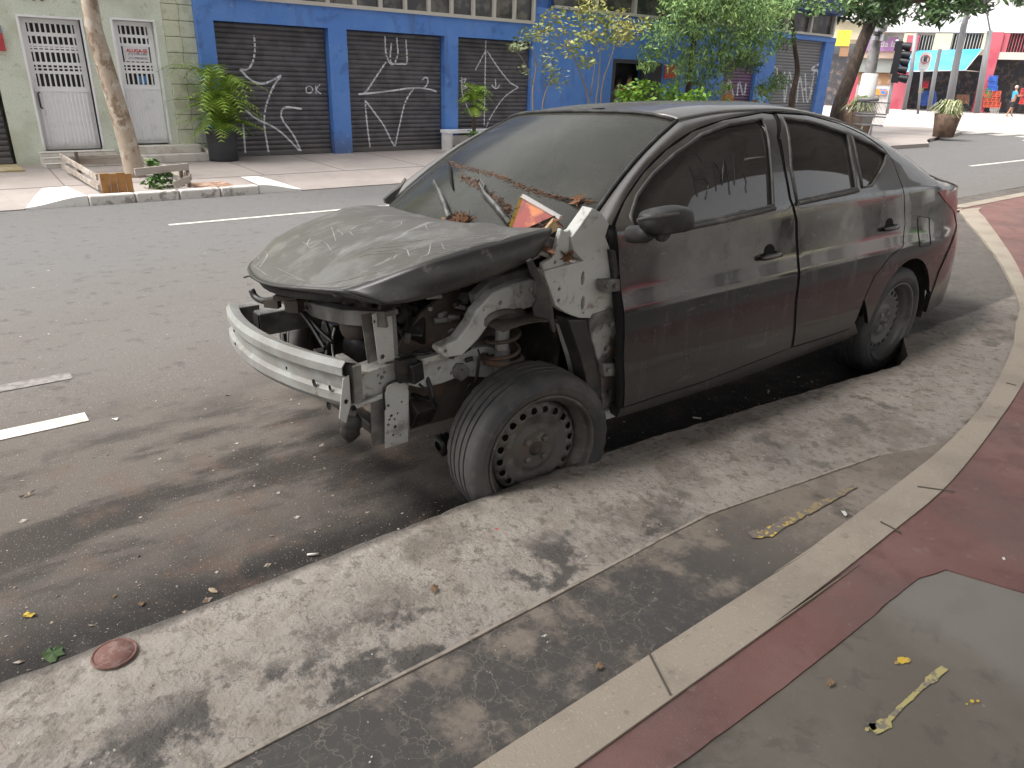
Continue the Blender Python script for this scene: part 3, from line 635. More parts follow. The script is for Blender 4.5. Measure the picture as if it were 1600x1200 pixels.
for s in (-1, 1):
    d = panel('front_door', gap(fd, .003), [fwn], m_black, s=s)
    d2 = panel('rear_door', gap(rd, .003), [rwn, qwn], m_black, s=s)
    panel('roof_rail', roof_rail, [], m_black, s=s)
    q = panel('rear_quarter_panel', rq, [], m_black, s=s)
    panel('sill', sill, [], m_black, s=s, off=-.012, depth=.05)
    panel('door_glass', fwn, [], m_sideg, parent=d, s=s, off=-.010, depth=.003)
    panel('door_glass', rwn, [], m_sideg, parent=d2, s=s, off=-.010, depth=.003)
    panel('quarter_glass', qwn, [], m_sideg, parent=d2, s=s, off=-.010, depth=.003)
    for lp, par in ((fwn, d), (rwn, d2), (qwn, d2)):
        L = resample([Vector((a, b, 0)) for a, b in lp], .04); mb = MB()
        pts = [S3(p.x, p.y, s, .001)[0] for p in L]; mb.tube(pts+pts[:2], .007, 6, False); mb.build('window_seal', m_trimg, par)
    for lp, par in ((fd, d), (rd, d2)):
        L = resample([Vector((a, b, 0)) for a, b in lp], .05); mb = MB(); pts = [S3(p.x, p.y, s, -.022)[0] for p in L]; mb.tube(pts+pts[:2], .017, 6, False); mb.build('door_seal', m_hole, par)
    # waist strip under the glass
    for lp, par in (((fwn[-1], fwn[-2], fwn[-3], fwn[-4]), d), ((rwn[4], ((rwn[4][0]+rwn[5][0])/2, (rwn[4][1]+rwn[5][1])/2), rwn[5]), d2)):
        mb = MB(); pts = [S3(x, z-.012, s, .004)[0] for x, z in lp]; mb.tube(pts, .011, 6); mb.build('waist_strip', m_trimg, par)
    panel('tail_lamp', roundc(lampl, .012), [], m_lamp, s=s, off=.004, depth=.03, grid=.03)
    # fuel flap (near side only) and door handles
    for par, (hx, hy), L in ((d, (1200, 396), .105), (d2, (1388, 353), .10)):
        hx_, hz_ = side(hx, hy); mb = MB()
        rg = [S3(hx_+.01+.038*math.cos(a/12*2*math.pi), hz_+.008+.030*math.sin(a/12*2*math.pi), s, .0025)[0] for a in range(12)]
        mb.add(rg, [tuple(range(12))]); mb.build('handle_recess', m_hole, par)
        mb = MB(); pts = [S3(hx_+t*L, hz_-.012+.003*t, s, o)[0] for t, o in ((-.62, .004), (-.5, .022), (-.2, .030), (.2, .030), (.5, .022), (.62, .006))]
        mb.tube(pts, [.009, .0115, .012, .012, .0115, .009], 8); mb.build('door_handle', m_black, par)
        mb = MB(); mb.tube([S3(hx_+.66*L, hz_-.010, s, -.002)[0], S3(hx_+.66*L, hz_-.010, s, .022)[0]], .013, 10); mb.build('key_cylinder', m_black, par)
fl = roundc(SP([(1434, 338), (1452, 340), (1454, 383), (1437, 386)]), .015)
L = resample([Vector((a, b, 0)) for a, b in fl], .02); mb = MB(); P_ = [S3(p.x, p.y, -1, .0012)[0] for p in L]; mb.tube(P_+P_[:1], .0022, 4, False); mb.build('fuel_flap', m_trim, CAR)
# A pillars: loft between the door outline and the windscreen edge
WB = lambda v: Vector((.03+.30*abs(v)**2.2, .67*v, .985 + .045*abs(v)))       # base line of the screen
WTp = lambda v: Vector((.855+.08*abs(v)**2, .55*v, fzb(.9)+(fzc(.9)-fzb(.9))*fG(min(.999, abs(.55*v)/.78))))
def WS(u, v):
    a, b = WB(v), WTp(v); p = a.lerp(b, u); n = Vector((-.45, 0, .9)); return p + n*(.028*math.sin(math.pi*u))
def gridmesh(name, fn, nu, nv, mat, parent=CAR, thick=0, B=True):
    mb = MB(); vs = [(Bm @ fn(i/nu, j/nv)) if B else fn(i/nu, j/nv) for j in range(nv+1) for i in range(nu+1)]
    mb.add(vs, [(j*(nu+1)+i, j*(nu+1)+i+1, (j+1)*(nu+1)+i+1, (j+1)*(nu+1)+i) for j in range(nv) for i in range(nu)], True)
    o = mb.build(name, mat, parent)
    if thick: md = o.modifiers.new('solid', 'SOLIDIFY'); md.thickness = thick; md.offset = 0
    return o
for s in (-1, 1):
    outer = [side(*p) for p in [(955, 352), (975, 312), (1005, 268), (1040, 233), (1080, 205), (1130, 187), (1192, 175)]]
    outer = [Vector((x, s*SY(x, z), z)) for x, z in outer]
    O = catmull(outer, 5); NN = len(O)-1
    inn = []
    for i in range(NN+1):
        t = i/NN
        if t < .62: u = t/.62; inn.append(WS(u*.985+.01, s*1.0)+Vector((0, s*.012, .004)))
        else:
            x = .935+(O[-1].x-.935)*(t-.62)/.38; inn.append(Vector((x, s*(fW(x)-.052)*fF(.90), fzb(x)+.90*(fzc(x)-fzb(x)))))
    def ap(u, v):
        i = min(int(u*NN), NN-1); f = u*NN-i; a = O[i].lerp(O[i+1], f); b = inn[i].lerp(inn[i+1], f); p = a.lerp(b, v)
        return p + Vector((-.3, s*.6, .6))*(.022*math.sin(math.pi*v)*(1-u*.75))
    gridmesh('windscreen_pillar', ap, 30, 8, m_black)
def roofp(u, v):
    s = 2*v-1; x0 = .855+.08*(abs(s)*.62/.55)**2 if abs(s) < .9 else .935; x = x0 + (2.42+.0-x0)*u; yb = fW(x)-.052
    y = s*yb*fF(.885); return Vector((x, y, fzb(x)+(fzc(x)-fzb(x))*fG(min(1, abs(y)/yb))))
gridmesh('roof', roofp, 40, 40, m_black, thick=.012)
gridmesh('windscreen', lambda u, v: WS(u, 2*v-1), 24, 32, m_wind)
mb = MB(); mb.tube([Bm @ (WTp(-1+2*k/20)+Vector((-.004, 0, .004))) for k in range(21)], .008, 6); mb.build('screen_top_seal', m_trim, CAR)
for s in (-1, 1):
    mb = MB(); mb.tube([Bm @ (WS(k/16, s*.995)+Vector((0, 0, .004))) for k in range(17)], .009, 6); mb.build('screen_side_seal', m_trim, CAR)
mb = MB(); a = Bm @ Vector((.90, -.10, fzc(.9)+.006)); mb.beam(a, a+Vector((.06, -.01, .004)), .012, .014); mb.build('aerial_base', m_trim, CAR)
def rwin(u, v):
    s = 2*v-1; x = 2.42+.62*u; yb = fW(x)-.052; y = s*yb*(.885-.10*u)*.83; return Vector((x, y, fzb(x)+(fzc(x)-fzb(x))*fG(min(1, abs(y)/yb))))
gridmesh('rear_window', rwin, 14, 24, m_wind)
for s in (-1, 1):
    def cp(u, v):
        x = 2.42+.62*u; yb = fW(x)-.052; ya = yb*(.885-.10*u)*.83*.98; y1 = yb*fF(.885) if u < .95 else yb*fF(.8); y = ya+(y1-ya)*v
        return Vector((x, s*y, fzb(x)+(fzc(x)-fzb(x))*fG(min(1, abs(y)/yb))-.001))
    gridmesh('rear_pillar', cp, 12, 6, m_black)
qtop = pchip([2.9, 2.95, 3.1, 3.3, 3.45, 3.535], [1.085, 1.072, 1.043, 1.013, .983, .945])
def bootl(u, v):
    s = 2*v-1; x = 3.03+.515*u - .02*u*s*s; q = qtop(x)+.003; y = s*(SY(x, q)+.002)
    return Vector((x, y, q + (max(fzc(x), 1.02)-q)*(1-abs(s)**3.5) - .012*max(0, u-.85)/.15))
gridmesh('boot_lid', bootl, 18, 30, m_black, thick=.01)
def rearf(u, v):
    s = 2*v-1; a = bootl(1, v); y = s*.655; z = 1.03-.72*u; x = 3.60-.10*s*s-.03*s**6 + .03*math.sin(math.pi*min(1, u*1.1)) + (.04 if u > .45 else 0); return a.lerp(Vector((x, y, min(z, a.z-.0005))), sm(u*4))
gridmesh('rear_panel', rearf, 16, 30, m_black)
# rear bumper corner wraps
bs = [(3.545, .825), (3.44, .775), (3.27, .725), (3.13, .635), (3.03, .535), (2.985, .41), (3.0, side(1447, 487)[1]), (3.25, .30), (3.45, .30), (3.575, .34), (3.60, .55), (3.60, .80)]
for s in (-1, 1): panel('rear_bumper', bs, [], m_black, s=s, off=.006, depth=.03)
# arch liners and closing body underneath
for s in (-1, 1):
    def lin(u, v): a = math.radians(-8+176*u); return Vector((2.6+.37*math.cos(a), s*(.79-.36*v), .33+.37*math.sin(a)))
    gridmesh('wheel_arch_liner', lin, 18, 3, m_void)
mb = MB(); vs = [Vector((x, y, z)) for x, y, z in [(.45, -.74, .34), (2.25, -.74, .34), (2.25, .74, .34), (.45, .74, .34)]]
mb.bx(.42, 2.24, -.76, .76, .30, .34); mb.bx(2.24, 3.5, -.47, .47, .30, .36); mb.bx(2.98, 3.5, -.68, .68, .40, .44)
mb.bx(.36, .42, -.74, .74, .30, 1.0); mb.bx(2.95, 3.0, -.66, .66, .40, 1.0)
mb.bx(2.22, 2.98, -.46, -.44, .34, .95); mb.bx(2.22, 2.98, .44, .46, .34, .95)
mb.tube([(.6, .1, .26), (1.6, .12, .24), (2.3, .2, .27), (3.2, .45, .30)], .03); mb.tube([(2.6, -.7, .31), (2.6, .7, .31)], .05); mb.tube([(2.1, -.55, .33), (2.6, -.6, .27)], .03)
mb.v = [tuple(Bm @ Vector(v)) for v in mb.v]; mb.build('floor_pan', m_void, CAR)
# seats, dashboard, wheel
def seat(cx, cy, wd=.48):
    for nm, f in (('seat_cushion', lambda m: m.bx(cx-.25, cx+.22, cy-wd/2, cy+wd/2, .42, .60)), ):
        m = MB(); f(m); m.v = [tuple(Bm @ Vector(v)) for v in m.v]; m.build(nm, m_seat, CAR, bevel=.05)
    m = MB(); m.beam((cx+.20, cy, .55), (cx+.42, cy, 1.12), wd, .14, (1, 0, 0)); m.v = [tuple(Bm @ Vector(v)) for v in m.v]; m.build('seat_back', m_seat, CAR, bevel=.05)
    m = MB(); m.beam((cx+.44, cy, 1.15), (cx+.48, cy, 1.33), .26, .10, (1, 0, 0)); m.v = [tuple(Bm @ Vector(v)) for v in m.v]; m.build('headrest', m_seat, CAR, bevel=.045)
seat(1.02, -.36); seat(1.02, .36)
m = MB(); m.bx(1.80, 2.3, -.66, .66, .42, .60); m.beam((2.2, 0, .55), (2.45, 0, 1.10), 1.30, .14, (1, 0, 0)); m.v = [tuple(Bm @ Vector(v)) for v in m.v]; m.build('rear_bench', m_seat, CAR, bevel=.05)
for y in (-.38, .38):
    m = MB(); m.beam((2.44, y, 1.10), (2.5, y, 1.24), .26, .10, (1, 0, 0)); m.v = [tuple(Bm @ Vector(v)) for v in m.v]; m.build('headrest', m_seat, CAR, bevel=.045)
m = MB(); m.add([Bm @ Vector(v) for v in [(.10, -.70, .93), (.10, .70, .93), (.52, .68, .96), (.52, -.68, .96), (.60, -.68, .86), (.60, .68, .86), (.52, .66, .66), (.52, -.66, .66)]], [(0, 1, 2, 3), (3, 2, 5, 4), (4, 5, 6, 7)], True); m.build('dashboard', m_in, CAR)
m = MB(); c = Vector((.74, -.36, .90)); u_ = Vector((0, 1, 0)); v_ = Vector((-.42, 0, .9)); m.tube([Bm @ (c+u_*(.185*math.cos(a/24*6.2832))+v_*(.185*math.sin(a/24*6.2832))) for a in range(25)], .015, 8, False)
m.tube([Bm @ (c-u_*.18), Bm @ (c+Vector((-.03, 0, 0))), Bm @ (c+u_*.18)], .014, 6); m.tube([Bm @ c, Bm @ Vector((.5, -.36, .80))], .03, 8); m.build('steering_wheel', m_in, CAR)
m = MB(); m.beam(Bm @ Vector((.87, -.11, 1.33)), Bm @ Vector((.87, .11, 1.33)), .03, .065); m.build('interior_mirror', m_in, CAR, bevel=.01)
# door mirror
MP = [(990, 333), (998, 326), (1030, 319), (1052, 317), (1060, 323), (1063, 345), (1060, 354), (1045, 359), (1010, 363), (996, 361), (989, 350)]
mir = MB(); pr = [at(x, y, 1, -.90) for x, y in MP]; ic = sum(pr, Vector())/len(pr)
K = len(pr); rings = []
for dy, sc_ in ((.0, .80), (-.012, .97), (-.035, 1.0), (-.065, .98), (-.085, .82), (-.092, .45)): rings.append([ic+(p-ic)*sc_+Vector((0, dy, 0)) for p in pr])
mir.add([p for r_ in rings for p in r_], [(i*K+j, i*K+(j+1) % K, (i+1)*K+(j+1) % K, (i+1)*K+j) for i in range(len(rings)-1) for j in range(K)], True)
mir.add(rings[0], [tuple(range(K))]); mir.add(rings[-1], [tuple(range(K))])
mo = mir.build('door_mirror', m_trim, CAR, autosmooth=True); md = mo.modifiers.new('s', 'SUBSURF'); md.levels = 2; md.render_levels = 2
mb = MB(); mb.tube([at(996, 344, 1, -.975), at(1030, 339, 1, -.995), at(1060, 334, 1, -.985)], .007, 6); mb.build('mirror_rim', m_trimg, mo)
mb = MB(); mb.tube([at(1018, 360, 1, -.93), at(1008, 366, 1, -.90), at(985, 366, 1, -.83)], [.028, .030, .03], 8); mb.build('mirror_arm', m_trim, mo)
mb = MB(); mb.lathe([(0, 0), (.028, 0), (.03, .02), (.02, .035), (0, .04)], at(1030, 364, 1, -.90), (0, -1, .2), 12); mb.build('mirror_knuckle', m_trimg, mo)
# finger writing in the window dust and a few dirty runs
m_wr = M('cleaned_glass_streak', (.012, .012, .013), rough=.25)
def wstroke(lst, r=.0016, mat=m_wr, name='finger_writing', par=None):
    mb = MB()
    for st in lst:
        pp = [S3(*side(x, y), -1, -.0075)[0] for x, y in st]; mb.tube(catmull(pp, 5), r, 5)
    return mb.build(name, mat, par)
fdo = [o for o in bpy.data.objects if o.name.startswith('front_door')][0]
z7 = lambda L: [(1040+u/5, 180+v/5) for u, v in L]
wstroke([z7(L) for L in [[(195, 380), (225, 470), (262, 630)], [(225, 470), (290, 440), (300, 360), (250, 290)], [(240, 500), (320, 490), (345, 540), (325, 655)], [(380, 350), (400, 470), (410, 590)], [(380, 350), (430, 420), (455, 540)], [(455, 540), (460, 400), (470, 330)], [(470, 330), (500, 470), (515, 615)], [(535, 300), (548, 420), (552, 540)], [(620, 440), (645, 520), (640, 560), (645, 600)]]], par=fdo)

# ---------------------------------------------------------------- bonnet (world space control rows)
R = {0: [(.26, .70, .915), (.16, .45, .955), (.085, .12, .985), (.07, -.25, 1.01), (.075, -.52, 1.035), (.105, -.70, 1.06)],
     1: [(.05, .685, .915), (-.06, .43, .965), (-.10, .12, 1.0), (-.10, -.25, 1.03), (-.06, -.50, 1.045), (-.04, -.695, 1.045)],
     2: [(-.16, .645, .885), (-.24, .40, .93), (-.28, .10, .965), (-.27, -.22, .995), (-.24, -.48, 1.015), (-.22, -.685, 1.022)],
     3: [(-.34, .58, .84), (-.42, .36, .875), (-.465, .10, .905), (-.46, -.20, .94), (-.43, -.45, .965), (-.40, -.655, .985)],
     4: [(-.455, .50, .785), (-.565, .31, .80), (-.625, .08, .818), (-.635, -.14, .845), (-.62, -.36, .88), (-.565, -.52, .905)]}
rows = [catmull(R[k], 7) for k in range(5)]; cols = len(rows[0])
gridv = [catmull([rows[k][j] for k in range(5)], 7) for j in range(cols)]; nr = len(gridv[0])
mb = MB(); vs = []
for j in range(cols):
    for i in range(nr):
        p = gridv[j][i].copy(); v = j/(cols-1)*2-1; u = i/(nr-1)
        cr = .011*math.exp(-((abs(v)-(.62-.22*u))/.07)**2)*sm(u*6)*sm((1-u)*4); p.z += cr - .006*math.exp(-(v/.35)**2)
        p.z += .0025*nz(p.x, p.y, 4, 3); vs.append(p)
mb.add(vs, [(j*nr+i, j*nr+i+1, (j+1)*nr+i+1, (j+1)*nr+i) for j in range(cols-1) for i in range(nr-1)], True)
hood = mb.build('bonnet', m_hood, CAR); hood['label'] = 'dust-caked bonnet with scratched scribbles'
md = hood.modifiers.new('solid', 'SOLIDIFY'); md.thickness = .006; md.offset = -1
# near flange
topE = [vs[(cols-1)*nr+i] for i in range(nr)]
lowE = catmull([at(853, 372, 1, -.715), at(838, 400, 1, -.725), at(790, 424, 1, -.725), at(740, 443, 1, -.715), at(690, 459, 1, -.70), at(640, 472, 1, -.675), at(604, 476, 1, -.64)], 6)
def rs(L, n):
    d = [0]
    for i in range(1, len(L)): d.append(d[-1]+(L[i]-L[i-1]).length)
    o = []
    for k in range(n+1):
        t = d[-1]*k/n; i = max(j for j in range(len(L)) if d[j] <= t+1e-9); i = min(i, len(L)-2); f = (t-d[i])/max(1e-9, d[i+1]-d[i]); o.append(L[i].lerp(L[i+1], f))
    return o
A_, B_ = rs(topE, 36), rs(lowE, 36)
def flg(u, v):
    i = min(int(u*36), 35); f = u*36-i; a = A_[i].lerp(A_[i+1], f); b = B_[i].lerp(B_[i+1], f); return a.lerp(b, v) + Vector((0, -.014*math.sin(math.pi*v), .004*math.sin(math.pi*v)))
gridmesh('bonnet_side_flange', flg, 36, 6, M('dull_black_flange', (.022, .021, .020), [dict(c=(.07, .065, .057), s=4, lo=.42, hi=.64, k=.7, st=(1, 1, 2)), dict(c=(.12, .11, .10), s=30, lo=.62, hi=.7, k=.5)], rough=.4), parent=hood, thick=.006, B=False)
frontE = [vs[j*nr+nr-1] for j in range(cols)]
lowF = catmull([at(390, 413, 1, .45), at(410, 431, 1, .18), at(450, 447, 1, -.08), at(503, 459, 1, -.33), at(555, 469, 1, -.5), at(604, 476, 1, -.64)], 6)
A2, B2 = rs(frontE, 30), rs(lowF, 30)
def flf(u, v):
    i = min(int(u*30), 29); f = u*30-i; a = A2[i].lerp(A2[i+1], f); b = B2[i].lerp(B2[i+1], f); return a.lerp(b, v) + Vector((-.003*math.sin(math.pi*v), 0, 0))
gridmesh('bonnet_front_lip', flf, 30, 5, m_hood, parent=hood, thick=.006, B=False)
# underside frame of the bonnet
mb = MB(); mb.tube([p+Vector((.05, 0, -.03)) for p in rs(frontE, 12)], .02, 6); mb.tube([p+Vector((0, .05, -.03)) for p in rs(topE, 12)], .02, 6); mb.build('bonnet_inner_frame', m_void, hood)
# scribbles scratched in the dust
def hoodpt(px, py):
    best = None; r = ray(px, py).normalized()
    for p in vs:
        d = p-CPOS; q = (d - r*d.dot(r)).length
        if best is None or q < best[0]: best = (q, p)
    return CPOS + r*((best[1]-CPOS).dot(r))
from mathutils.bvhtree import BVHTree
bvh = BVHTree.FromPolygons([tuple(v) for v in vs], mb_f := [(j*nr+i, j*nr+i+1, (j+1)*nr+i+1, (j+1)*nr+i) for j in range(cols-1) for i in range(nr-1)])
def hoodp(px, py):
    h = bvh.ray_cast(CPOS, ray(px, py).normalized()); return h[0] + Vector((0, 0, .0008)) if h[0] else None
m_scr = M('scratched_dust', (.34, .34, .32), [dict(c=(.2, .2, .19), s=20, lo=.4, hi=.6, k=.8)], rough=.5)
def hs_(L, wd=.004):
    for st in L:
        mb = MB(); pts2 = [Vector((a, b, 0)) for a, b in st]; P = [q for q in (hoodp(p.x, p.y) for p in resample(catmull(pts2, 4), 5, False)) if q]
        if len(P) > 1: 
            for i in range(len(P)-1):
                d = (P[i+1]-P[i]); 
                if d.length > .15 or d.length < 1e-5: continue
                n = d.cross(Vector((0, 0, 1))).normalized()*wd/2*(.6+.6*random.random()); mb.add([P[i]-n, P[i+1]-n, P[i+1]+n, P[i]+n], [(0, 1, 2, 3)])
            mb.build('scratched_scribble', m_scr, hood)
zz = lambda L: [(380+u/2.388, 150+v/2.388) for u, v in L]
hs_([zz(L) for L in [[(330, 490), (345, 540)], [(300, 530), (370, 520), (350, 500)], [(395, 505), (410, 520)], [(400, 500), (440, 480), (520, 470), (590, 470), (570, 490), (520, 505)], [(220, 545), (260, 560), (330, 550)], [(240, 570), (300, 545), (330, 580)], [(470, 570), (560, 560), (680, 540)], [(500, 580), (600, 570), (620, 600)], [(680, 480), (690, 500), (720, 495)], [(640, 570), (800, 555), (960, 540)], [(660, 600), (690, 590), (700, 550)], [(700, 590), (900, 560), (1000, 520)], [(600, 545), (760, 525), (900, 520)], [(250, 530), (240, 560), (290, 575)], [(430, 600), (470, 590), (560, 585)], [(560, 610), (580, 590), (660, 580)], [(740, 550), (760, 575), (850, 565)], [(870, 530), (940, 515), (1010, 515)]]], .0036)
hs_([zz(L) for L in [[(10, 590), (40, 570), (60, 610)], [(40, 560), (90, 590), (60, 640)], [(120, 640), (260, 700), (370, 690), (560, 640)], [(20, 620), (90, 670)], [(20, 560), (60, 540), (120, 520)], [(360, 430), (520, 400), (600, 440)], [(150, 670), (330, 715), (470, 690)]]], .003)
for sgn in (-1, 1):
    pass
# ---------------------------------------------------------------- stripped front end (near side towards the camera)
def plate(name, pxs, y, thick, mat, parent=CAR, holes=(), bevel=.004, tilt=0.):
    """plate lying in the vertical plane y (turned about z by tilt), outline seen along the side of the car"""
    n = Vector((math.sin(tilt), -math.cos(tilt), 0)); c0 = at(*pxs[0], 1, y); k = n.dot(c0)
    def hit(px, py): d = ray(px, py); return CPOS + d*((k-n.dot(CPOS))/n.dot(d))
    P = [hit(*p) for p in pxs]; a = Vector((math.cos(tilt), math.sin(tilt), 0)); H = []
    for h in holes: H.append(circ(hit(h[0], h[1]), h[2], 10, a, (0, 0, 1), h[3] if len(h) > 3 else None))
    mb = MB(); mb.prism(P, -n*thick, H); o = mb.build(name, mat, parent, bevel=bevel); return o
# cowl side / hinge pillar
plate('cowl_side_panel', [(926, 325), (940, 333), (952, 350), (946, 370), (953, 388), (960, 420), (966, 482), (942, 492), (926, 497), (905, 497), (886, 490), (868, 478), (852, 432), (850, 424), (912, 408), (897, 392), (894, 370)], -.745, .05, m_bare, holes=[(911, 435, .009, .026), (911, 474, .009, .026), (874, 452, .006), (873, 470, .007), (912, 497-8, .004)], bevel=.006)
plate('cowl_gusset', [(896, 368), (922, 335), (930, 380), (912, 407), (884, 412)], -.70, .02, m_bareD)
plate('hinge_pillar', [(926, 492), (967, 478), (972, 520), (973, 560), (974, 634), (953, 652), (942, 648), (940, 600), (932, 550), (920, 515)], -.752, .06, m_pillar, holes=[(955, 508, .008), (948, 545, .010), (960, 560, .006), (952, 612, .008)], bevel=.008)
plate('hinge_pillar_edge', [(954, 390), (962, 392), (969, 440), (974, 520), (975, 640), (968, 636), (966, 520), (960, 440)], -.765, .02, m_engine)
for (x, y) in ((955, 447), (957, 578)):
    h = plate('door_hinge', [(x-14, y-9), (x+14, y-11), (x+15, y+8), (x-12, y+11)], -.785, .03, m_pillar)
    for dx in (-7, 6):
        mb = MB(); c = at(x+dx, y, 1, -.79); mb.tube([c, c+Vector((0, -.012, 0))], .008, 6); mb.build('bolt', m_bareD, h)
plate('wing_arch_lip', [(880, 505), (890, 498), (902, 530), (914, 575), (924, 630), (927, 656), (918, 656), (908, 610), (896, 560)], -.70, .05, m_bare)
plate('splash_guard', [(888, 500), (916, 500), (926, 545), (938, 590), (943, 645), (925, 653), (920, 610), (908, 560)], -.755, .07, m_liner)
plate('sill_end', [(925, 652), (944, 645), (973, 636), (975, 646), (958, 654), (927, 662)], -.77, .08, m_bare, bevel=.01)
plate('torn_arch_liner', [(825, 408), (832, 404), (842, 424), (856, 448), (864, 480), (869, 517), (866, 521), (858, 500), (836, 495), (834, 478), (840, 468), (834, 462), (838, 440), (830, 426)], -.765, .012, m_liner)
# wing bracket beside the bonnet corner
plate('wing_bracket', [(877, 357), (884, 362), (892, 358), (890, 385), (885, 412), (868, 418), (849, 423), (848, 412), (862, 404), (869, 388)], -.73, .02, m_bare, holes=[(868, 410, .006)])
plate('headlamp_remnant', [(848, 376), (858, 370), (868, 372), (873, 382), (862, 400), (838, 393)], -.70, .05, m_bareD)
plate('lamp_bracket', [(838, 390), (864, 398), (868, 388), (866, 400), (858, 404), (838, 396)], -.71, .04, m_bare)
# upper rail (hood ledge)
rl = plate('upper_rail', [(832, 436), (842, 441), (840, 470), (835, 479), (800, 489), (778, 492), (766, 505), (748, 530), (722, 556), (697, 559), (686, 550), (688, 543), (716, 530), (736, 503), (744, 486), (770, 458), (800, 445)], -.60, .05, m_bare, holes=[(783, 474, .008), (829, 452, .005), (760, 500, .004), (757, 485, .0035), (697, 549, .005)], bevel=.006)
plate('upper_rail_flange', [(741, 462), (766, 440), (800, 426), (828, 418), (834, 424), (832, 437), (800, 444), (770, 457), (746, 480), (743, 472)], -.56, .04, m_bareD, bevel=.006)
mb = MB(); mb.beam(at(700, 552, 1, -.56), at(650, 566, 1, -.50), .03, .02); mb.build('rail_tip', m_bare, rl)
# frame rail
fr = plate('frame_rail', [(640, 571), (690, 558), (735, 546), (760, 541), (778, 545), (779, 590), (758, 590), (722, 588), (690, 600), (660, 607), (638, 602)], -.47, .10, m_bare, holes=[(687, 576, .006), (706, 583, .005), (712, 573, .004)], bevel=.006)
plate('frame_rail_bracket', [(710, 578), (716, 569), (726, 569), (734, 578), (733, 588), (722, 596), (712, 592)], -.487, .018, m_bareD, holes=[(722, 578, .004)])
plate('strut_tower_flange', [(732, 500), (752, 492), (776, 489), (779, 590), (762, 590), (748, 545), (733, 540)], -.45, .03, m_bareD)
# crash box in front of the rail, open end towards the bumper
cb = plate('crash_box', [(552, 589), (590, 576), (632, 563), (641, 566), (640, 603), (600, 620), (557, 637)], -.46, .09, m_bare, holes=[(591, 587, .005), (597, 590, .007), (601, 582, .005), (594, 599, .004)], bevel=.006)
mb = MB(); mb.tube([at(557, 634, 1, -.475), at(598, 618, 1, -.475), at(636, 602, 1, -.475)], .010, 8); mb.build('rail_lower_flange', m_bare, cb)
ht = plate('lower_bracket', [(602, 622), (606, 604), (618, 597), (634, 598), (639, 612), (638, 690), (602, 701)], -.49, .006, m_bare, holes=[(612, 650, .0055), (609, 656, .005), (607, 664, .005), (617, 655, .004), (622, 646, .004), (618, 667, .006), (615, 680, .005), (626, 680, .004), (628, 628, .004), (607, 634, .005)], bevel=.002)
mb = MB(); a = at(602, 606, 1, -.49); b2 = at(602, 700, 1, -.49); mb.beam(a+Vector((0, .035, 0)), b2+Vector((0, .035, 0)), .006, .07, (1, 0, 0)); mb.build('bracket_flange', m_bareD, ht)
mb = MB(); a = at(634, 604, 1, -.49); b2 = at(637, 692, 1, -.49); mb.beam(a+Vector((0, .02, 0)), b2+Vector((0, .02, 0)), .006, .04, (1, 0, 0)); mb.build('bracket_flange', m_bareD, ht)
# core support
cs = plate('core_support_post', [(582, 492), (592, 487), (610, 485), (613, 500), (617, 562), (592, 569)], -.50, .004, m_bare, holes=[(598, 509, .005), (585, 503, .006), (598, 558, .009)], bevel=.001)
mb = MB(); a, b2 = at(584, 493, 1, -.5), at(594, 568, 1, -.5); mb.beam(a+Vector((0, .03, 0)), b2+Vector((0, .03, 0)), .004, .06, (1, 0, 0)); a, b2 = at(612, 487, 1, -.5), at(617, 562, 1, -.5); mb.beam(a+Vector((0, .03, 0)), b2+Vector((0, .03, 0)), .004, .06, (1, 0, 0)); mb.build('post_flange', m_bareD, cs)
mb = MB(); A = [at(438, 452, 1, .34), at(470, 466, 1, .14), at(505, 478, 1, -.08), at(545, 486, 1, -.30), at(612, 489, 1, -.54)]
for i in range(4):
    mb.beam(A[i], A[i+1], .055, .018, (0, 0, 1)); mb.beam(A[i]+Vector((-.02, 0, -.02)), A[i+1]+Vector((-.02, 0, -.02)), .012, .05, (0, 0, 1))
cu = mb.build('core_support_bar', m_bareD, CAR, bevel=.004); cu['label'] = 'bent dirty crossbar over the missing radiator'
mb = MB()
for i in range(9):
    p = A[0].lerp(A[-1], (i+.5)/9)+Vector((-.012, 0, .008)); mb.tube([p, p+Vector((0, 0, .018))], .007, 6)
mb.tube([at(586, 500, 1, -.44), at(592, 530, 1, -.42), at(604, 565, 1, -.44)], .012, 6)
mb.build('crossbar_clip', m_rust, cu)
# bonnet latch clutter on the bar
random.seed(3)
for i in range(12):
    mb = MB(); p = at(425+random.random()*60, 446+random.random()*34, 1, .25-random.random()*.35); mb.box(p, (.02+.03*random.random(), .02+.04*random.random(), .015+.03*random.random()), (Vector((.8, .6, 0)), Vector((-.6, .8, 0)), Vector((0, 0, 1)))); mb.build('latch_piece', m_rust, CAR)
mb = MB(); p = at(466, 476, 1, .10); mb.tube([p, p+Vector((-.05, -.06, .012))], [.012, .008], 8); mb.build('latch_clip', M('pale_plastic', (.45, .43, .38), rough=.5), CAR)
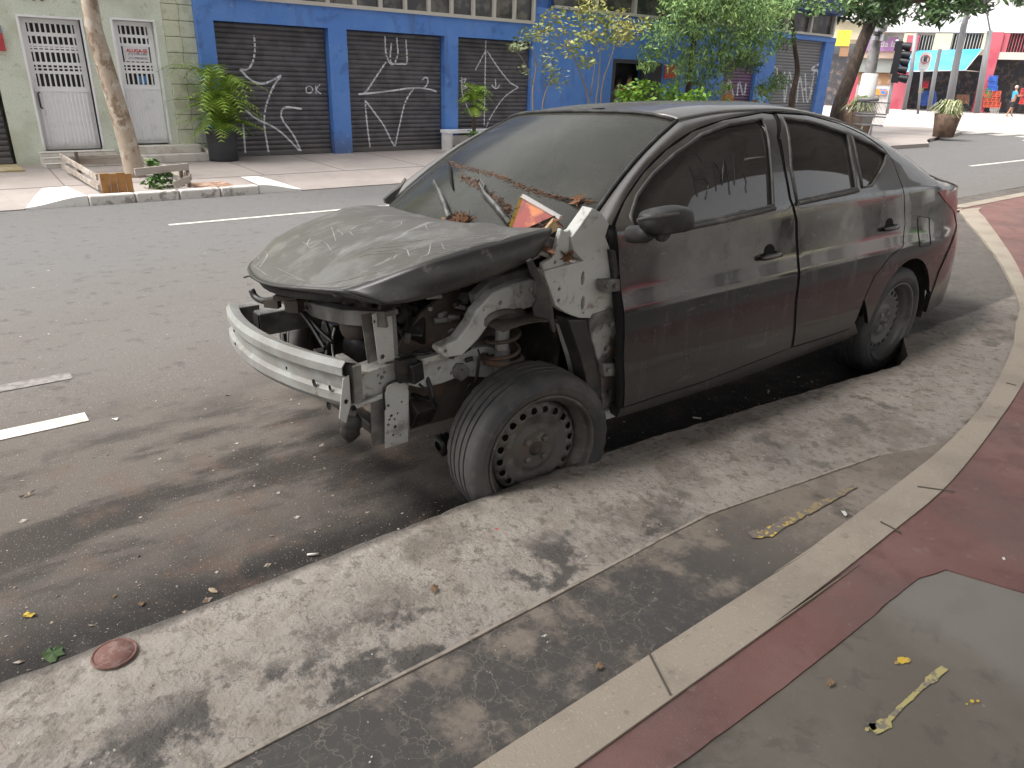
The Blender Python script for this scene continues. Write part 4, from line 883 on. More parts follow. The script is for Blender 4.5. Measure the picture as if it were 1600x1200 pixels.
# bumper reinforcement beam
def beamc(t):                                             # t -1 far .. 1 near
    y = .03 - .55*t; x = -.655 + .085*t*t; z = .552+.045*t
    return Vector((x, y, z))
prof = [(.035, .064), (.0, .075), (-.012, .058), (-.012, .034), (.004, .024), (.004, -.024), (-.012, -.034), (-.012, -.06), (.0, -.078), (.035, -.068)]
mb = MB(); n = 28; vs_ = []
for i in range(n+1):
    c = beamc(-1+2*i/n); vs_ += [c+Vector((a, 0, b_)) for a, b_ in prof]
k = len(prof); mb.add(vs_, [(i*k+j, i*k+j+1, (i+1)*k+j+1, (i+1)*k+j) for i in range(n) for j in range(k-1)])
m_beam = M('dull_beam_metal', (.27, .275, .26), [dict(c=(.19, .18, .165), s=5, lo=.42, hi=.62, k=.8), dict(c=(.13, .085, .055), s=9, lo=.60, hi=.70, k=.7), dict(c=(.36, .36, .34), s=14, lo=.58, hi=.7, k=.5)], rough=.5)
bb = mb.build('bumper_beam', m_beam, CAR); md = bb.modifiers.new('solid', 'SOLIDIFY'); md.thickness = .004; md.offset = 1
bb['label'] = 'bare grey bumper reinforcement beam, bowed forward'
mb = MB()
for (u, v, r) in ((412, 576, .011), (448, 575, .006), (491, 598, .013), (516, 606, .010), (514, 634, .015), (366, 517, .006), (368, 537, .006)):
    # holes show as dark discs seated on the beam face
    d = ray(u, v); best = min(((CPOS+d*((beamc(t/50).y-CPOS.y)/d.y) - beamc(t/50)).length, t/50) for t in range(-50, 51)); c = beamc(best[1]); q = CPOS+d*((c.x-.0135-CPOS.x)/d.x)
    mb = MB(); mb.lathe([(0, 0), (r, 0), (r, .002)], q, (-1, 0, 0), 10); mb.build('beam_hole', m_hole, bb)
for t in (-1, 1):
    c = beamc(t); mb = MB(); mb.bx(c.x+.02, c.x+.13, c.y-.035*t+(-.03), c.y-.035*t+.03, c.z-.06, c.z+.05) if t < 0 else mb.bx(c.x+.02, c.x+.05, c.y-.01, c.y+.12, c.z-.07, c.z+.06)
    mb.build('beam_mount', m_bareD, bb, bevel=.004)
plate('beam_end_plate', [(536, 592), (546, 586), (549, 632), (541, 662), (530, 655)], -.525, .006, m_bare, holes=[(541, 628, .008)], parent=bb)
# far frame rail
mb = MB(); a, b2 = Vector((-.50, .46, .515)), Vector((.05, .44, .53)); mb.beam(a, b2, .07, .10)
fr2 = mb.build('far_frame_rail', m_pillar, CAR, bevel=.006)
mb = MB(); mb.beam(a+Vector((-.003, 0, 0)), a+Vector((-.006, 0, 0)), .06, .09); mb.build('rail_end', m_hole, fr2)
mb = MB(); mb.tube([(-.40, .42, .46), (-.40, .43, .40)], .007, 6); mb.build('tow_stud', m_engine, fr2)
# inner wheelhouse, strut, spring
mb = MB()
def wh(u, v): a = math.radians(-20+125*u); return Vector((.03+.40*math.cos(a), -.40-.34*v*(.55+.45*math.sin(max(0, a))**1), .34+.40*math.sin(a)))
gridmesh('inner_wheelhouse', lambda u, v: wh(u, v*.85), 22, 5, M('dusty_brown_metal', (.095, .08, .066), [dict(c=(.045, .038, .032), s=5, lo=.45, hi=.6, k=.8), dict(c=(.16, .15, .13), s=7, lo=.55, hi=.7, k=.7)], rough=.8, bump=[(12, .4, .02)]), B=False, thick=.004)
mb = MB(); mb.prism([Vector((-.36, -.40, .30)), Vector((.40, -.40, .30)), Vector((.42, -.40, .60)), Vector((.36, -.40, .84)), Vector((.0, -.40, .86)), Vector((-.22, -.40, .74)), Vector((-.34, -.40, .60))], (0, .015, 0)); mb.build('wheelhouse_wall', m_rust, CAR)
ct = at(785, 520, 1, -.54); sx, sy = ct.x, -.54
mb = MB(); mb.tube([(sx, sy, .36), (sx, sy, .60)], .030, 14); st = mb.build('strut', m_bareD, CAR)
mb = MB(); mb.tube([(sx, sy, .60), (sx, sy, .70), (sx, sy, .71), (sx, sy, .735)], [.026, .026, .033, .03], 14); mb.build('strut_rod_cover', m_bare, st)
mb = MB(); zt, zb_ = .725, .565; mb.tube([Vector((sx+.062*math.cos(a), sy+.062*math.sin(a), zb_+(zt-zb_)*i/80)) for i in range(81) for a in [i/80*2.6*2*math.pi+2]], .0075, 8); mb.build('coil_spring', m_rust, st)
mb = MB(); mb.lathe([(.02, 0), (.075, 0), (.085, .012), (.07, .02)], (sx, sy, .555), (0, 0, 1), 20); mb.build('spring_seat', m_rust, st)
mb = MB(); mb.lathe([(.02, 0), (.08, 0), (.09, -.02), (.07, .03), (.02, .04)], (sx, sy, .735), (0, 0, 1), 20); mb.build('spring_seat', m_rust, st)
mb = MB(); mb.tube(catmull([at(752, 512, 1, -.58), at(764, 497, 1, -.6), at(785, 488, 1, -.6), at(803, 489, 1, -.6), at(812, 495, 1, -.6)], 5), [.014]*21, 8); mb.build('tower_lip', m_bareD, CAR)
mb = MB(); mb.tube(catmull([at(748, 558, 1, -.55), at(745, 580, 1, -.55), at(742, 597, 1, -.55), at(732, 603, 1, -.55), at(724, 625, 1, -.52)], 4), .004, 6); mb.tube(catmull([at(747, 546, 1, -.55), at(750, 560, 1, -.55), at(746, 590, 1, -.55)], 4), .0035, 6); mb.build('brake_hose', m_hose, CAR)
mb = MB(); mb.tube([(-.05, -.62, .30), (.02, -.30, .26), (.30, -.28, .25)], .022, 8); mb.tube([(0, -.62, .31), (0, -.05, .33)], .018, 8); mb.tube([(.15, -.62, .30), (.15, .1, .31)], .012, 8); mb.build('suspension_arm', m_rust, CAR)
mb = MB(); mb.lathe([(.02, 0), (.045, .01), (.03, .02), (.042, .03), (.03, .04), (.040, .05), (.028, .06), (.036, .07), (.02, .09)], at(684, 697, 1, -.45), (1, 0, .1), 14); mb.build('drive_shaft_boot', m_hose, CAR)
mb = MB(); a = at(548, 606, 1, -.43); b2 = at(552, 640, 1, -.43); c = at(545, 690, 1, -.43); mb.tube([a, b2], [.010, .010], 8); mb.lathe([(.01, 0), (.02, .01), (.035, .03), (.032, .05), (.036, .06), (.034, .085), (.02, .10)], c+Vector((0, 0, 0)), (b2-c), 14); mb.build('hanging_drive_joint', m_engine, CAR)
mb = MB(); mb.tube([b2, c+(b2-c)*.6], [.012, .018], 8); mb.build('joint_stub', m_bareD, CAR)
mb = MB(); mb.box(at(646, 580, 1, -.52), (.055, .05, .07), (Vector((.93, .3, .1)), Vector((-.3, .93, 0)), Vector((-.1, 0, 1)))); bx_ = mb.build('relay_box', m_hose, CAR, bevel=.005)
mb = MB(); mb.box(at(634, 570, 1, -.515), (.07, .03, .05)); mb.box(at(628, 585, 1, -.51), (.035, .03, .05)); mb.build('connector', m_engine, bx_)
mb = MB(); mb.tube(catmull([at(655, 600, 1, -.52), at(668, 612, 1, -.53), at(674, 624, 1, -.53), at(681, 640, 1, -.53)], 4), .005, 6); mb.tube(catmull([at(632, 590, 1, -.5), at(615, 596, 1, -.5), at(600, 606, 1, -.5), at(601, 640, 1, -.5)], 4), .0045, 6)
mb.tube(catmull([at(616, 540, 1, -.45), at(630, 556, 1, -.48), at(655, 552, 1, -.5), at(690, 556, 1, -.52), at(715, 555, 1, -.55), at(735, 545, 1, -.55)], 5), .0045, 6); mb.tube(catmull([at(640, 555, 1, -.46), at(660, 545, 1, -.45), at(690, 552, 1, -.5)], 5), .004, 6)
mb.build('loose_wire', m_hose, CAR)
mb = MB(); mb.tube(catmull([at(393, 453, 1, .35), at(399, 464, 1, .33), at(413, 470, 1, .28), at(440, 466, 1, .2), at(455, 462, 1, .15)], 5), .013, 10); mb.build('broken_hose', m_hose, CAR)
mb = MB(); mb.tube(catmull([at(381, 433, 1, .4), at(390, 431, 1, .38), at(400, 437, 1, .36), at(412, 438, 1, .3), at(425, 436, 1, .25)], 4), .005, 6); mb.build('bent_strip', m_bareD, CAR)
mb = MB()
for L in ([(475, 488), (490, 505), (503, 520), (520, 535)], [(470, 486), (486, 508), (498, 528), (508, 545)], [(530, 500), (540, 520), (548, 545), (552, 580)], [(478, 480), (500, 490), (514, 520), (510, 560)]):
    mb.tube(catmull([at(x, y, 1, .02-.06*i) for i, (x, y) in enumerate(L)], 5), .008, 6)
mb.build('radiator_hose', m_hose, CAR)
# engine block and clutter
random.seed(11)
mb = MB(); mb.bx(-.20, .16, -.30, .28, .34, .74); mb.bx(-.14, .12, -.26, .24, .74, .86); en = mb.build('engine_block', m_engine, CAR, bevel=.02)
mb = MB()
for i in range(60):
    p = Vector((-.22+.30*random.random()-.05, -.42+.72*random.random(), .36+.5*random.random())); s_ = [.03+.07*random.random() for _ in range(3)]
    ax = Matrix.Rotation(random.random()*3, 3, 'Z') @ Matrix.Rotation(random.random()*.8, 3, 'X'); mb.box(p, s_, (ax.col[0], ax.col[1], ax.col[2]))
mb.build('engine_fittings', m_engine, en, bevel=.006)
mb = MB()
for i in range(16):
    p = Vector((-.26+.30*random.random(), -.46+.70*random.random(), .42+.42*random.random())); d_ = Vector((random.random()-.5, random.random()-.5, random.random()-.5)).normalized(); r_ = .015+.03*random.random()
    mb.lathe([(0, 0), (r_, 0), (r_, .012), (r_*.7, .016), (r_*.7, .05), (0, .05)], p, d_, 12)
mb.build('engine_housing', m_alu, en)
mb = MB()
for i in range(22):
    p = Vector((-.25+.35*random.random(), -.48+.7*random.random(), .45+.4*random.random())); q = p+Vector((random.random()-.5, random.random()-.5, random.random()-.5))*.3; r2 = (p+q)/2+Vector((random.random()-.5, random.random()-.5, random.random()-.3))*.2
    mb.tube(catmull([p, r2, q], 6), .004+.007*random.random(), 6)
mb.build('engine_hose', m_hose, en)
for i in range(70):
    p = Vector((-.34+.46*random.random(), -.52+.30*random.random(), .60+.26*random.random())) if i > 24 else Vector((-.28+.34*random.random(), -.50+.5*random.random(), .44+.38*random.random())); ax = Matrix.Rotation(random.random()*3, 3, 'Z') @ Matrix.Rotation(random.random()*2, 3, 'X'); mb = MB()
    if i % 3: mb.box(p, (.012+.05*random.random(), .006+.02*random.random(), .01+.04*random.random()), (ax.col[0], ax.col[1], ax.col[2]))
    else: mb.tube([p, p+ax.col[0]*(.03+.05*random.random())], .006+.008*random.random(), 8)
    mb.build('engine_bracket', (m_hose, m_bareD, m_rust, m_hose, m_engine, m_alu, m_engine)[i % 7], en, bevel=.002)
mb = MB(); c = at(553, 545, 1, -.18); mb.lathe([(0, 0), (.055, 0), (.055, .01), (.05, .014), (.055, .018), (.055, .03), (.06, .04), (.06, .09), (0, .09)], c, (0.9, .35, 0), 20); mb.build('compressor', m_hose, en)
mb = MB(); mb.tube(catmull([at(523, 512, 1, -.12), at(519, 530, 1, -.12), at(520, 550, 1, -.12), at(524, 566, 1, -.14)], 4), .004, 5)
mb.build('white_marked_belt', M('pale_marks', (.5, .5, .48), rough=.6), en)
mb = MB(); mb.lathe([(0, 0), (.045, 0), (.05, .01), (.05, .05), (.03, .06), (0, .06)], at(562, 508, 1, -.28), (-.8, -.4, .2), 16); mb.box(at(572, 500, 1, -.30), (.05, .05, .05)); mb.build('rusty_pulley', m_rust, en)
mb = MB(); mb.box(at(502, 558, 1, -.05), (.04, .04, .06)); mb.box(at(506, 574, 1, -.1), (.05, .05, .05)); mb.lathe([(0, 0), (.02, 0), (.02, .03), (0, .04)], at(545, 580, 1, -.3), (0, 0, 1), 10); mb.build('bracket_casting', m_alu, en)
mb = MB(); mb.beam(at(535, 585, 1, -.2), at(500, 570, 1, .1), .03, .03); mb.beam((-.42, .45, .34), (-.42, -.42, .36), .05, .04); mb.build('front_crossmember', m_engine, CAR, bevel=.006)
mb = MB(); mb.prism([Vector((.22, -.62, .42)), Vector((.22, .62, .42)), Vector((.22, .66, .90)), Vector((.22, -.66, .94))], (.02, 0, 0)); mb.build('firewall', m_engine, CAR)
mb = MB(); mb.add([Vector(v) for v in [(.05, -.68, .955), (.05, .66, .88), (.32, .66, .93), (.32, -.68, 1.0)]], [(0, 1, 2, 3)]); mb.build('cowl_panel', m_engine, CAR)
# horn-shaped cowl seal on the far corner of the screen
mb = MB(); P_ = [at(603, 318, 1, .70), at(600, 312, 1, .72), at(612, 302, 1, .73), at(625, 292, 1, .74), at(636, 278, 1, .75), at(633, 290, 1, .74), at(624, 308, 1, .72), at(621, 325, 1, .70)]; mb.prism(P_, (0, .02, 0)); mb.build('far_wing_remnant', m_liner, CAR)

m_wip = M('dusty_wiper_arm', (.13, .128, .12), [dict(c=(.05, .048, .045), s=12, lo=.5, hi=.6)], rough=.5)
# ---------------------------------------------------------------- wipers, litter on the screen
mb = MB()
_wv = [Bm @ WS(i/24, j/32*2-1) for j in range(33) for i in range(25)]
wb = BVHTree.FromPolygons([tuple(v) for v in _wv], [(j*25+i, j*25+i+1, (j+1)*25+i+1, (j+1)*25+i) for j in range(32) for i in range(24)])
def scr(px, py, up=.004):
    h = wb.ray_cast(CPOS, ray(px, py).normalized())
    if h[0] is None: return at(px, py, 1, 0)
    n = h[1] if h[1].z > 0 else -h[1]; return h[0] + n*up
for L in ([(681, 288), (690, 305), (698, 325), (706, 347)], [(753, 293), (760, 308), (778, 328), (800, 356)]):
    mb = MB(); P_ = [scr(x, y, .02) for x, y in L]; mb.tube(P_, [.004, .007, .010, .013], 6); wa = mb.build('wiper_arm', m_wip, CAR)
    mb = MB(); mb.tube([scr(x-4, y, .008) for x, y in L], .004, 6); mb.build('wiper_blade', m_trim, wa)
mb = MB(); mb.tube([scr(748, 292, .02), scr(754, 288, .025), scr(760, 296, .02), scr(758, 306, .02)], .004, 6); mb.build('wiper_hook', m_trimg, CAR)
mb = MB(); mb.tube([scr(700, 252, .006), scr(704, 268, .008), scr(706, 285, .008), scr(709, 298, .006)], [.003, .008, .007, .003], 6); mb.build('stuck_twig', m_hole, CAR)
m_dirt = M('rusty_dirt_line', (.13, .065, .035), [dict(c=(.05, .035, .025), s=18, lo=.45, hi=.6, k=.8)], rough=.95)
mb = MB(); random.seed(5)
path_ = catmull([Vector((x, y, 0)) for x, y in [(700, 256), (735, 264), (775, 274), (810, 289), (850, 303), (890, 312), (925, 316)]], 14)
for i, p in enumerate(path_):
    for k in range(7):
        q = scr(p.x+random.gauss(0, 3), p.y+random.gauss(0, 2.2), .0012+.0006*random.random()); r_ = .0022+.004*random.random(); a = random.random()*3
        mb.add([q+Vector((r_*1.6*math.cos(a), r_*1.6*math.sin(a), r_*.4)), q+Vector((-r_*math.sin(a), r_*math.cos(a), 0)), q-Vector((r_*math.cos(a), r_*math.sin(a), r_*.3)), q+Vector((r_*math.sin(a), -r_*math.cos(a), 0))], [(0, 1, 2, 3)])
path_ = catmull([Vector((x, y, 0)) for x, y in [(722, 278), (740, 285), (760, 300), (785, 318), (800, 330)]], 10)
for i, p in enumerate(path_):
    for k in range(7):
        q = scr(p.x+random.gauss(0, 3), p.y+random.gauss(0, 3), .0015); r_ = .003+.005*random.random(); a = random.random()*3
        mb.add([q+Vector((r_*1.6*math.cos(a), r_*1.6*math.sin(a), r_*.4)), q+Vector((-r_*math.sin(a), r_*math.cos(a), 0)), q-Vector((r_*math.cos(a), r_*math.sin(a), r_*.3)), q+Vector((r_*math.sin(a), -r_*math.cos(a), 0))], [(0, 1, 2, 3)])
tag(mb.build('leaf_dust', m_dirt, CAR), kind='stuff')
for k, (cx, cy, n_) in enumerate(((722, 345, 46), (905, 318, 6), (860, 392, 12), (888, 400, 14), (875, 345, 8))):
    mb = MB()
    for i in range(n_):
        q = scr(cx+random.gauss(0, 9 if k == 0 else 5), cy+random.gauss(0, 4), .012) if k < 2 else at(cx+random.gauss(0, 3), cy+random.gauss(0, 3), 1, -.735)
        r_ = .008+.012*random.random(); d1 = Vector((random.gauss(0, 1), random.gauss(0, 1), random.gauss(0, 1))).normalized(); d2 = d1.orthogonal().normalized()
        mb.add([q+d1*r_*2, q+d2*r_*.5, q-d1*r_*2, q-d2*r_*.5], [(0, 1, 2, 3)])
    tag(mb.build('dead_leaf_heap', m_leaf), ['brown dead leaves heaped at the foot of the windscreen between the wipers', 'few rusty leaf scraps at the near edge of the windscreen', 'brown leaf scraps caught below the bonnet corner', 'brown leaf scraps lodged beside the bare grey wing bracket', 'leaf scraps beside the food carton'][k], 'leaves', kind='stuff')
# food carton
FC = empty('food_carton', at(838, 345, 1, -.50), 'crushed food carton with a glossy red and orange picture, wedged at the windscreen base', 'carton')
m_fc = M('printed_carton', (.30, .035, .02), [dict(c=(.62, .20, .05), s=9, lo=.5, hi=.6, k=.9), dict(c=(.08, .012, .01), s=12, lo=.55, hi=.64, k=.9), dict(c=(.75, .45, .25), s=22, lo=.62, hi=.7, k=.8)], rough=.3)
def qp(L, y, dy=0): return [at(x, yy, 1, y+dy*i) for i, (x, yy) in enumerate(L)]
P_ = [at(818, 306, 1, -.44), at(876, 341, 1, -.60), at(866, 352, 1, -.60), at(838, 362, 1, -.53), at(800, 362, 1, -.44)]
mb = MB(); mb.prism(P_, (.012, .012, -.004)); mb.build('carton_front', m_fc, FC)
mb = MB(); mb.prism([at(818, 306, 1, -.437), at(800, 362, 1, -.437), at(795, 352, 1, -.43), at(812, 308, 1, -.43)], (.01, .01, 0)); mb.build('carton_side', M('yellow_print', (.5, .36, .05), [dict(c=(.05, .02, .01), s=30, lo=.5, hi=.6, k=.9)], rough=.4), FC)
mb = MB(); a, b2 = at(817, 306, 1, -.442), at(876, 340, 1, -.602); mb.beam(a, b2, .018, .012, (.3, -.3, 1)); mb.build('carton_rim', M('white_card', (.55, .52, .50), rough=.6), FC)
mb = MB(); a, b2 = at(832, 353, 1, -.55), at(866, 338, 1, -.608); n_ = ray(850, 345).normalized()*-.004
for (a_, b_, w_) in (((826, 358), (868, 339), .012), ((835, 359), (870, 344), .008)): mb.beam(at(*a_, 1, -.555), at(*b_, 1, -.612), .002, w_, (0, 0, 1))
mb.build('carton_print_band', M('dark_print', (.03, .015, .012), [dict(c=(.4, .36, .32), s=30, lo=.55, hi=.62, k=.8)], rough=.4), FC)
mb = MB(); mb.prism([at(x, y, 1, -.64) for x, y in [(852, 358), (866, 342), (875, 350), (873, 360), (862, 366), (856, 368)]], (.02, .03, 0))
tag(mb.build('foam_scrap', M('yellow_foam', (.55, .40, .22), [dict(c=(.25, .16, .08), s=18, lo=.5, hi=.65, k=.8)], rough=.95, bump=[(60, .6, .01)]), None, bevel=.006), 'crumpled yellowish foam scrap on the bonnet corner beside the carton', 'scrap')

# ---------------------------------------------------------------- wheels
def wheel(c, s, mr, front, steer=0., camber=0.):
    """s=-1: outer face towards -y"""
    W = empty('wheel', c); W.parent = CAR; W.matrix_parent_inverse = CAR.matrix_world.inverted()
    ax = Vector((0, s, 0)); rot = Matrix.Rotation(steer, 3, 'Z') @ Matrix.Rotation(camber, 3, 'X'); ax = rot @ ax
    ax1 = rot @ Vector((1, 0, 0)); ax2 = rot @ Vector((0, 0, 1)); c = Vector(c)
    prof = [(.222, -.085), (.236, -.096), (.262, -.101), (.288, -.098), (.305, -.086), (.311, -.074), (.313, -.050), (.307, -.049), (.307, -.043), (.3135, -.042), (.314, -.022), (.308, -.021), (.308, -.014), (.3145, -.013), (.3145, .013), (.308, .014), (.308, .021), (.314, .022), (.3135, .042), (.307, .043), (.307, .049), (.313, .050), (.311, .074), (.305, .086), (.288, .098), (.268, .1015), (.264, .1035), (.256, .102), (.234, .096), (.222, .085)]
    prof = [(.222+(r-.222)*(.86 if front else .93), h) for r, h in prof]
    n = 96; mb = MB(); vs = []
    for (r, h) in prof:
        for k in range(n):
            a = 2*math.pi*k/n; rr = r
            if .290 < r and abs(h) > .05: rr -= .0035*(1 if k % 3 == 0 else 0)
            p = c + ax*h + (ax1*math.cos(a) + ax2*math.sin(a))*rr
            if p.z < .004 : p.z = .004+(p.z-.004)*.1
            vs.append(p)
    mb.add(vs, [(i*n+k, i*n+(k+1) % n, (i+1)*n+(k+1) % n, (i+1)*n+k) for i in range(len(prof)-1) for k in range(n)], False)
    mb.build('tyre', m_tyre, W, autosmooth=True)
    # rim barrel and flange
    mb = MB()
    def lt(prof, nn=56, sm_=True):
        prof = [(r*1.075, h) for r, h in prof]
        vs = [c + ax*h + (ax1*math.cos(2*math.pi*k/nn)+ax2*math.sin(2*math.pi*k/nn))*r for (r, h) in prof for k in range(nn)]
        mb.add(vs, [(i*nn+k, i*nn+(k+1) % nn, (i+1)*nn+(k+1) % nn, (i+1)*nn+k) for i in range(len(prof)-1) for k in range(nn)], sm_)
    lt([(.206, .080), (.210, .090), (.2085, .097), (.203, .096), (.198, .088), (.1955, .076), (.190, .066), (.178, .056), (.176, .02), (.170, .0), (.170, -.06), (.195, -.08), (.206, -.085)])
    rim = mb.build('rim', mr, W)
    # disc with round holes
    H = lambda r: float(np.interp(r, [0, .066, .077, .088, .113, .150, .172, .185], [.040, .040, .043, .030, .036, .046, .040, .020]))
    loops = [[(.185*math.cos(2*math.pi*k/72), .185*math.sin(2*math.pi*k/72)) for k in range(72)]]
    for q in range(20):
        a = 2*math.pi*q/20+.1; loops.append([(.153*math.cos(a)+.0135*math.cos(t/10*2*math.pi), .153*math.sin(a)+.0135*math.sin(t/10*2*math.pi)) for t in range(10)])
    ex = [(r*math.cos(2*math.pi*k/40+.03), r*math.sin(2*math.pi*k/40+.03)) for r in (.03, .066, .077, .088, .102, .118, .131) for k in range(40)]
    V, F = tri2d(loops, None, ex); mb = MB()
    mb.add([c + ax1*x + ax2*y + ax*H(math.hypot(x, y)) for x, y in V], [tuple(f) for f in F], True)
    dk_ = mb.build('wheel_disc', mr, rim); md = dk_.modifiers.new('solid', 'SOLIDIFY'); md.thickness = .004; md.offset = 0
    mb = MB(); mb.lathe([(0, 0), (.181, 0)], c+ax*.012, ax, 32); mb.build('brake_drum', m_engine, W)
    for q in range(4):
        a = math.pi/4+q*math.pi/2; p = c + (ax1*math.cos(a)+ax2*math.sin(a))*.050 + ax*.038
        mb = MB(); mb.lathe([(.0125, 0), (.0125, .012), (.009, .016), (0, .016)], p, ax, 6, False); mb.build('wheel_bolt', m_bareD, rim)
    mb = MB(); mb.lathe([(.030, 0), (.028, .006), (.022, .008), (.018, .02), (.010, .026), (0, .026)], c+ax*.038, ax, 16); mb.build('hub_cap', m_rust if front else mr, rim)
    return W
wheel((.045, -.708, .280), -1, m_rim, True, steer=math.radians(-6)); wheel((2.6, -.70, .312), -1, m_rimG, False)
wheel((0, .70, .312), 1, m_rim, True); wheel((2.6, .70, .312), 1, m_rimG, False)
# ================================================================== FAR SIDE OF THE STREET
FY = 13.03
def fc(px, py): p = at(px, py, 1, FY); return p.x, p.z
m_blue = M('blue_wall_paint', (.085, .22, .60), [dict(c=(.12, .27, .64), s=1.2, lo=.4, hi=.65, k=.7), dict(c=(.04, .10, .29), s=3, lo=.55, hi=.7, k=.5), dict(c=(.09, .10, .16), t='all', k=.6, m=[(2, .35, -.15)], edge=(4, .4)), dict(c=(.07, .12, .26), s=5, lo=.55, hi=.7, k=.55, st=(1, 1, .12)), dict(c=(.3, .36, .48), s=9, lo=.64, hi=.7, k=.4)], rough=.6, bump=[(20, .2, .01)])
m_bluedark = M('dark_blue_paint', (.025, .05, .14), [dict(c=(.035, .06, .16), s=2, lo=.4, hi=.6)], rough=.6)
m_slat = M('grey_shutter_steel', (.105, .10, .11), [dict(c=(.06, .058, .062), s=3, lo=.42, hi=.6, k=.8), dict(c=(.13, .12, .12), s=6, lo=.6, hi=.7, k=.6), dict(c=(.11, .10, .095), t='all', k=.5, m=[(2, .3, -.1)], edge=(4, .3))], rough=.5)
m_spray = M('white_spray_paint', (.62, .64, .68), [dict(c=(.42, .43, .45), s=25, lo=.5, hi=.65, k=.7)], rough=.6)
m_tile = M('mosaic_tile_wall', (.66, .71, .60), [dict(c=(.53, .62, .50), s=55, lo=.46, hi=.54, k=.8, d=2), dict(c=(.74, .75, .68), s=70, lo=.52, hi=.58, k=.8, d=2), dict(c=(.44, .46, .34), s=1.3, lo=.45, hi=.65, k=.6), dict(c=(.30, .31, .24), s=8, lo=.6, hi=.7, k=.5)], rough=.4, bump=[(40, .3, .006)])
m_qb = M('pale_green_block', (.60, .62, .48), [dict(c=(.42, .44, .32), s=4, lo=.45, hi=.6, k=.7), dict(c=(.3, .3, .22), s=14, lo=.6, hi=.7, k=.5)], rough=.8, bump=[(30, .5, .01)])
m_wdoor = M('white_door_enamel', (.84, .85, .87), [dict(c=(.62, .62, .62), s=5, lo=.55, hi=.7, k=.5), dict(c=(.42, .38, .32), t='all', k=.5, m=[(2, .25, .0)], edge=(9, .25))], rough=.4)
m_frame = M('cream_frame', (.55, .53, .44), rough=.6)
m_dark = M('dark_opening', (.012, .012, .014), rough=.5)
m_win = M('dim_window_glass', (.05, .05, .055), [dict(c=(.14, .13, .12), s=2, lo=.45, hi=.6)], rough=.15)
m_alum = M('window_aluminium', (.50, .48, .43), rough=.45)
m_step = M('worn_marble_step', (.60, .57, .52), [dict(c=(.42, .38, .33), s=5, lo=.5, hi=.65, k=.7)], rough=.7)

def shutter(par, x0, x1, z0, z1, mat=m_slat, name='roller_shutter', rows=None, y=FY):
    rows = rows or int((z1-z0)/.092); h = (z1-z0)/rows
    mb = MB(); mb.bx(x0, x1, y+.05, y+.08, z0, z1); sh = mb.build(name, m_dark, par)
    prof = [(0, .024), (.10*h, .015), (.3*h, .003), (.5*h, 0), (.7*h, .003), (.90*h, .015), (.97*h, .024)]
    m = MB(); vs = []
    for z, d in prof: vs += [(x0+.01, d, z), (x1-.01, d, z)]
    m.add(vs, [(2*i, 2*i+1, 2*i+3, 2*i+2) for i in range(len(prof)-1)], True)
    first = m.build('slat', mat, sh); first.location = (0, y, z0)
    for r_ in range(1, rows):
        o = first.copy(); COL.objects.link(o); o.location = (0, y, z0+h*r_); o.parent = sh
    m = MB(); m.bx(x0, x1, y-.01, y+.05, z0-.01, z0+.05); m.build('bottom_rail', mat, sh)
    return sh, (z0, h)
def spray(par, strokes, sc, zz_, wd=.028, off=(0, 0), y=FY):
    z0, h = zz_
    for st in strokes:
        mb = MB(); L = [fc(off[0]+u/sc, off[1]+v/sc) for u, v in st]
        P_ = resample(catmull([Vector((a, b_, 0)) for a, b_ in L], 5), .03, False)
        N_ = len(P_)
        for i in range(N_-1):
            a, b_ = P_[i], P_[i+1]; d = (b_-a)
            if d.length < 1e-6: continue
            n = Vector((-d.y, d.x, 0)).normalized()
            def W(p, sg, ii):
                w_ = wd/2*(1+.35*nz(ii*.3, sg, 1.0)); q = p + n*sg*w_; f = ((q.y-z0)/h) % 1
                dep = float(np.interp(f, [0, .10, .3, .5, .7, .90, .97, 1], [.024, .015, .003, 0, .003, .015, .024, .024]))
                return Vector((q.x, y+dep-.004-.0006*(ii % 2), q.y))
            mb.add([W(a, -1, i), W(b_, -1, i+1), W(b_, 1, i+1), W(a, 1, i)], [(0, 1, 2, 3)])
        mb.build('spray_graffiti', m_spray, par)
# ---- tiled building with the two white doors
TB = empty('tiled_building', (0, FY, ZSW), 'pale green mosaic-tiled building with two white metal doors, number 360 above the left one', 'building')
bxL, bxR = -6.5, fc(288, 0)[0]+.12
d1 = dict(x0=.40, x1=1.30, z0=.035, z1=2.14); d2_ = dict(x0=fc(172, 25)[0]+.02, x1=fc(250, 130)[0]+.03, z0=.10, z1=2.18)
mb = MB(); zt = 7.5
gx0, gx1 = -4.2, fc(14, 200)[0]
mb.bx(bxL, gx0, FY, FY+.4, -.25, zt); mb.bx(gx0, gx1, FY, FY+.4, 2.6, zt); mb.bx(gx1, d1['x0'], FY, FY+.4, -.25, zt); mb.bx(d1['x0'], d1['x1'], FY, FY+.4, d1['z1'], zt); mb.bx(d1['x1'], d2_['x0'], FY, FY+.4, -.25, zt)
mb.bx(d2_['x0'], d2_['x1'], FY, FY+.4, d2_['z1'], zt); mb.bx(d2_['x1'], bxR-.55, FY, FY+.4, -.25, zt); mb.bx(bxL, bxR, FY+.4, FY+8, -.25, zt)
mb.build('wall', m_tile, TB)
z = -.2; k = 0
while z < 6:
    h = .27; x0 = bxR-.545
    m = MB(); m.bx(x0, x0+.27+.02*(k % 2), FY-.012, FY+.38, z+.004, z+h-.004); m.build('block', m_qb, TB, bevel=.008)
    m = MB(); m.bx(x0+.275+.02*(k % 2), bxR, FY-.010, FY+.38, z+.004, z+h-.004); m.build('block', m_qb, TB, bevel=.008)
    z += h; k += 1
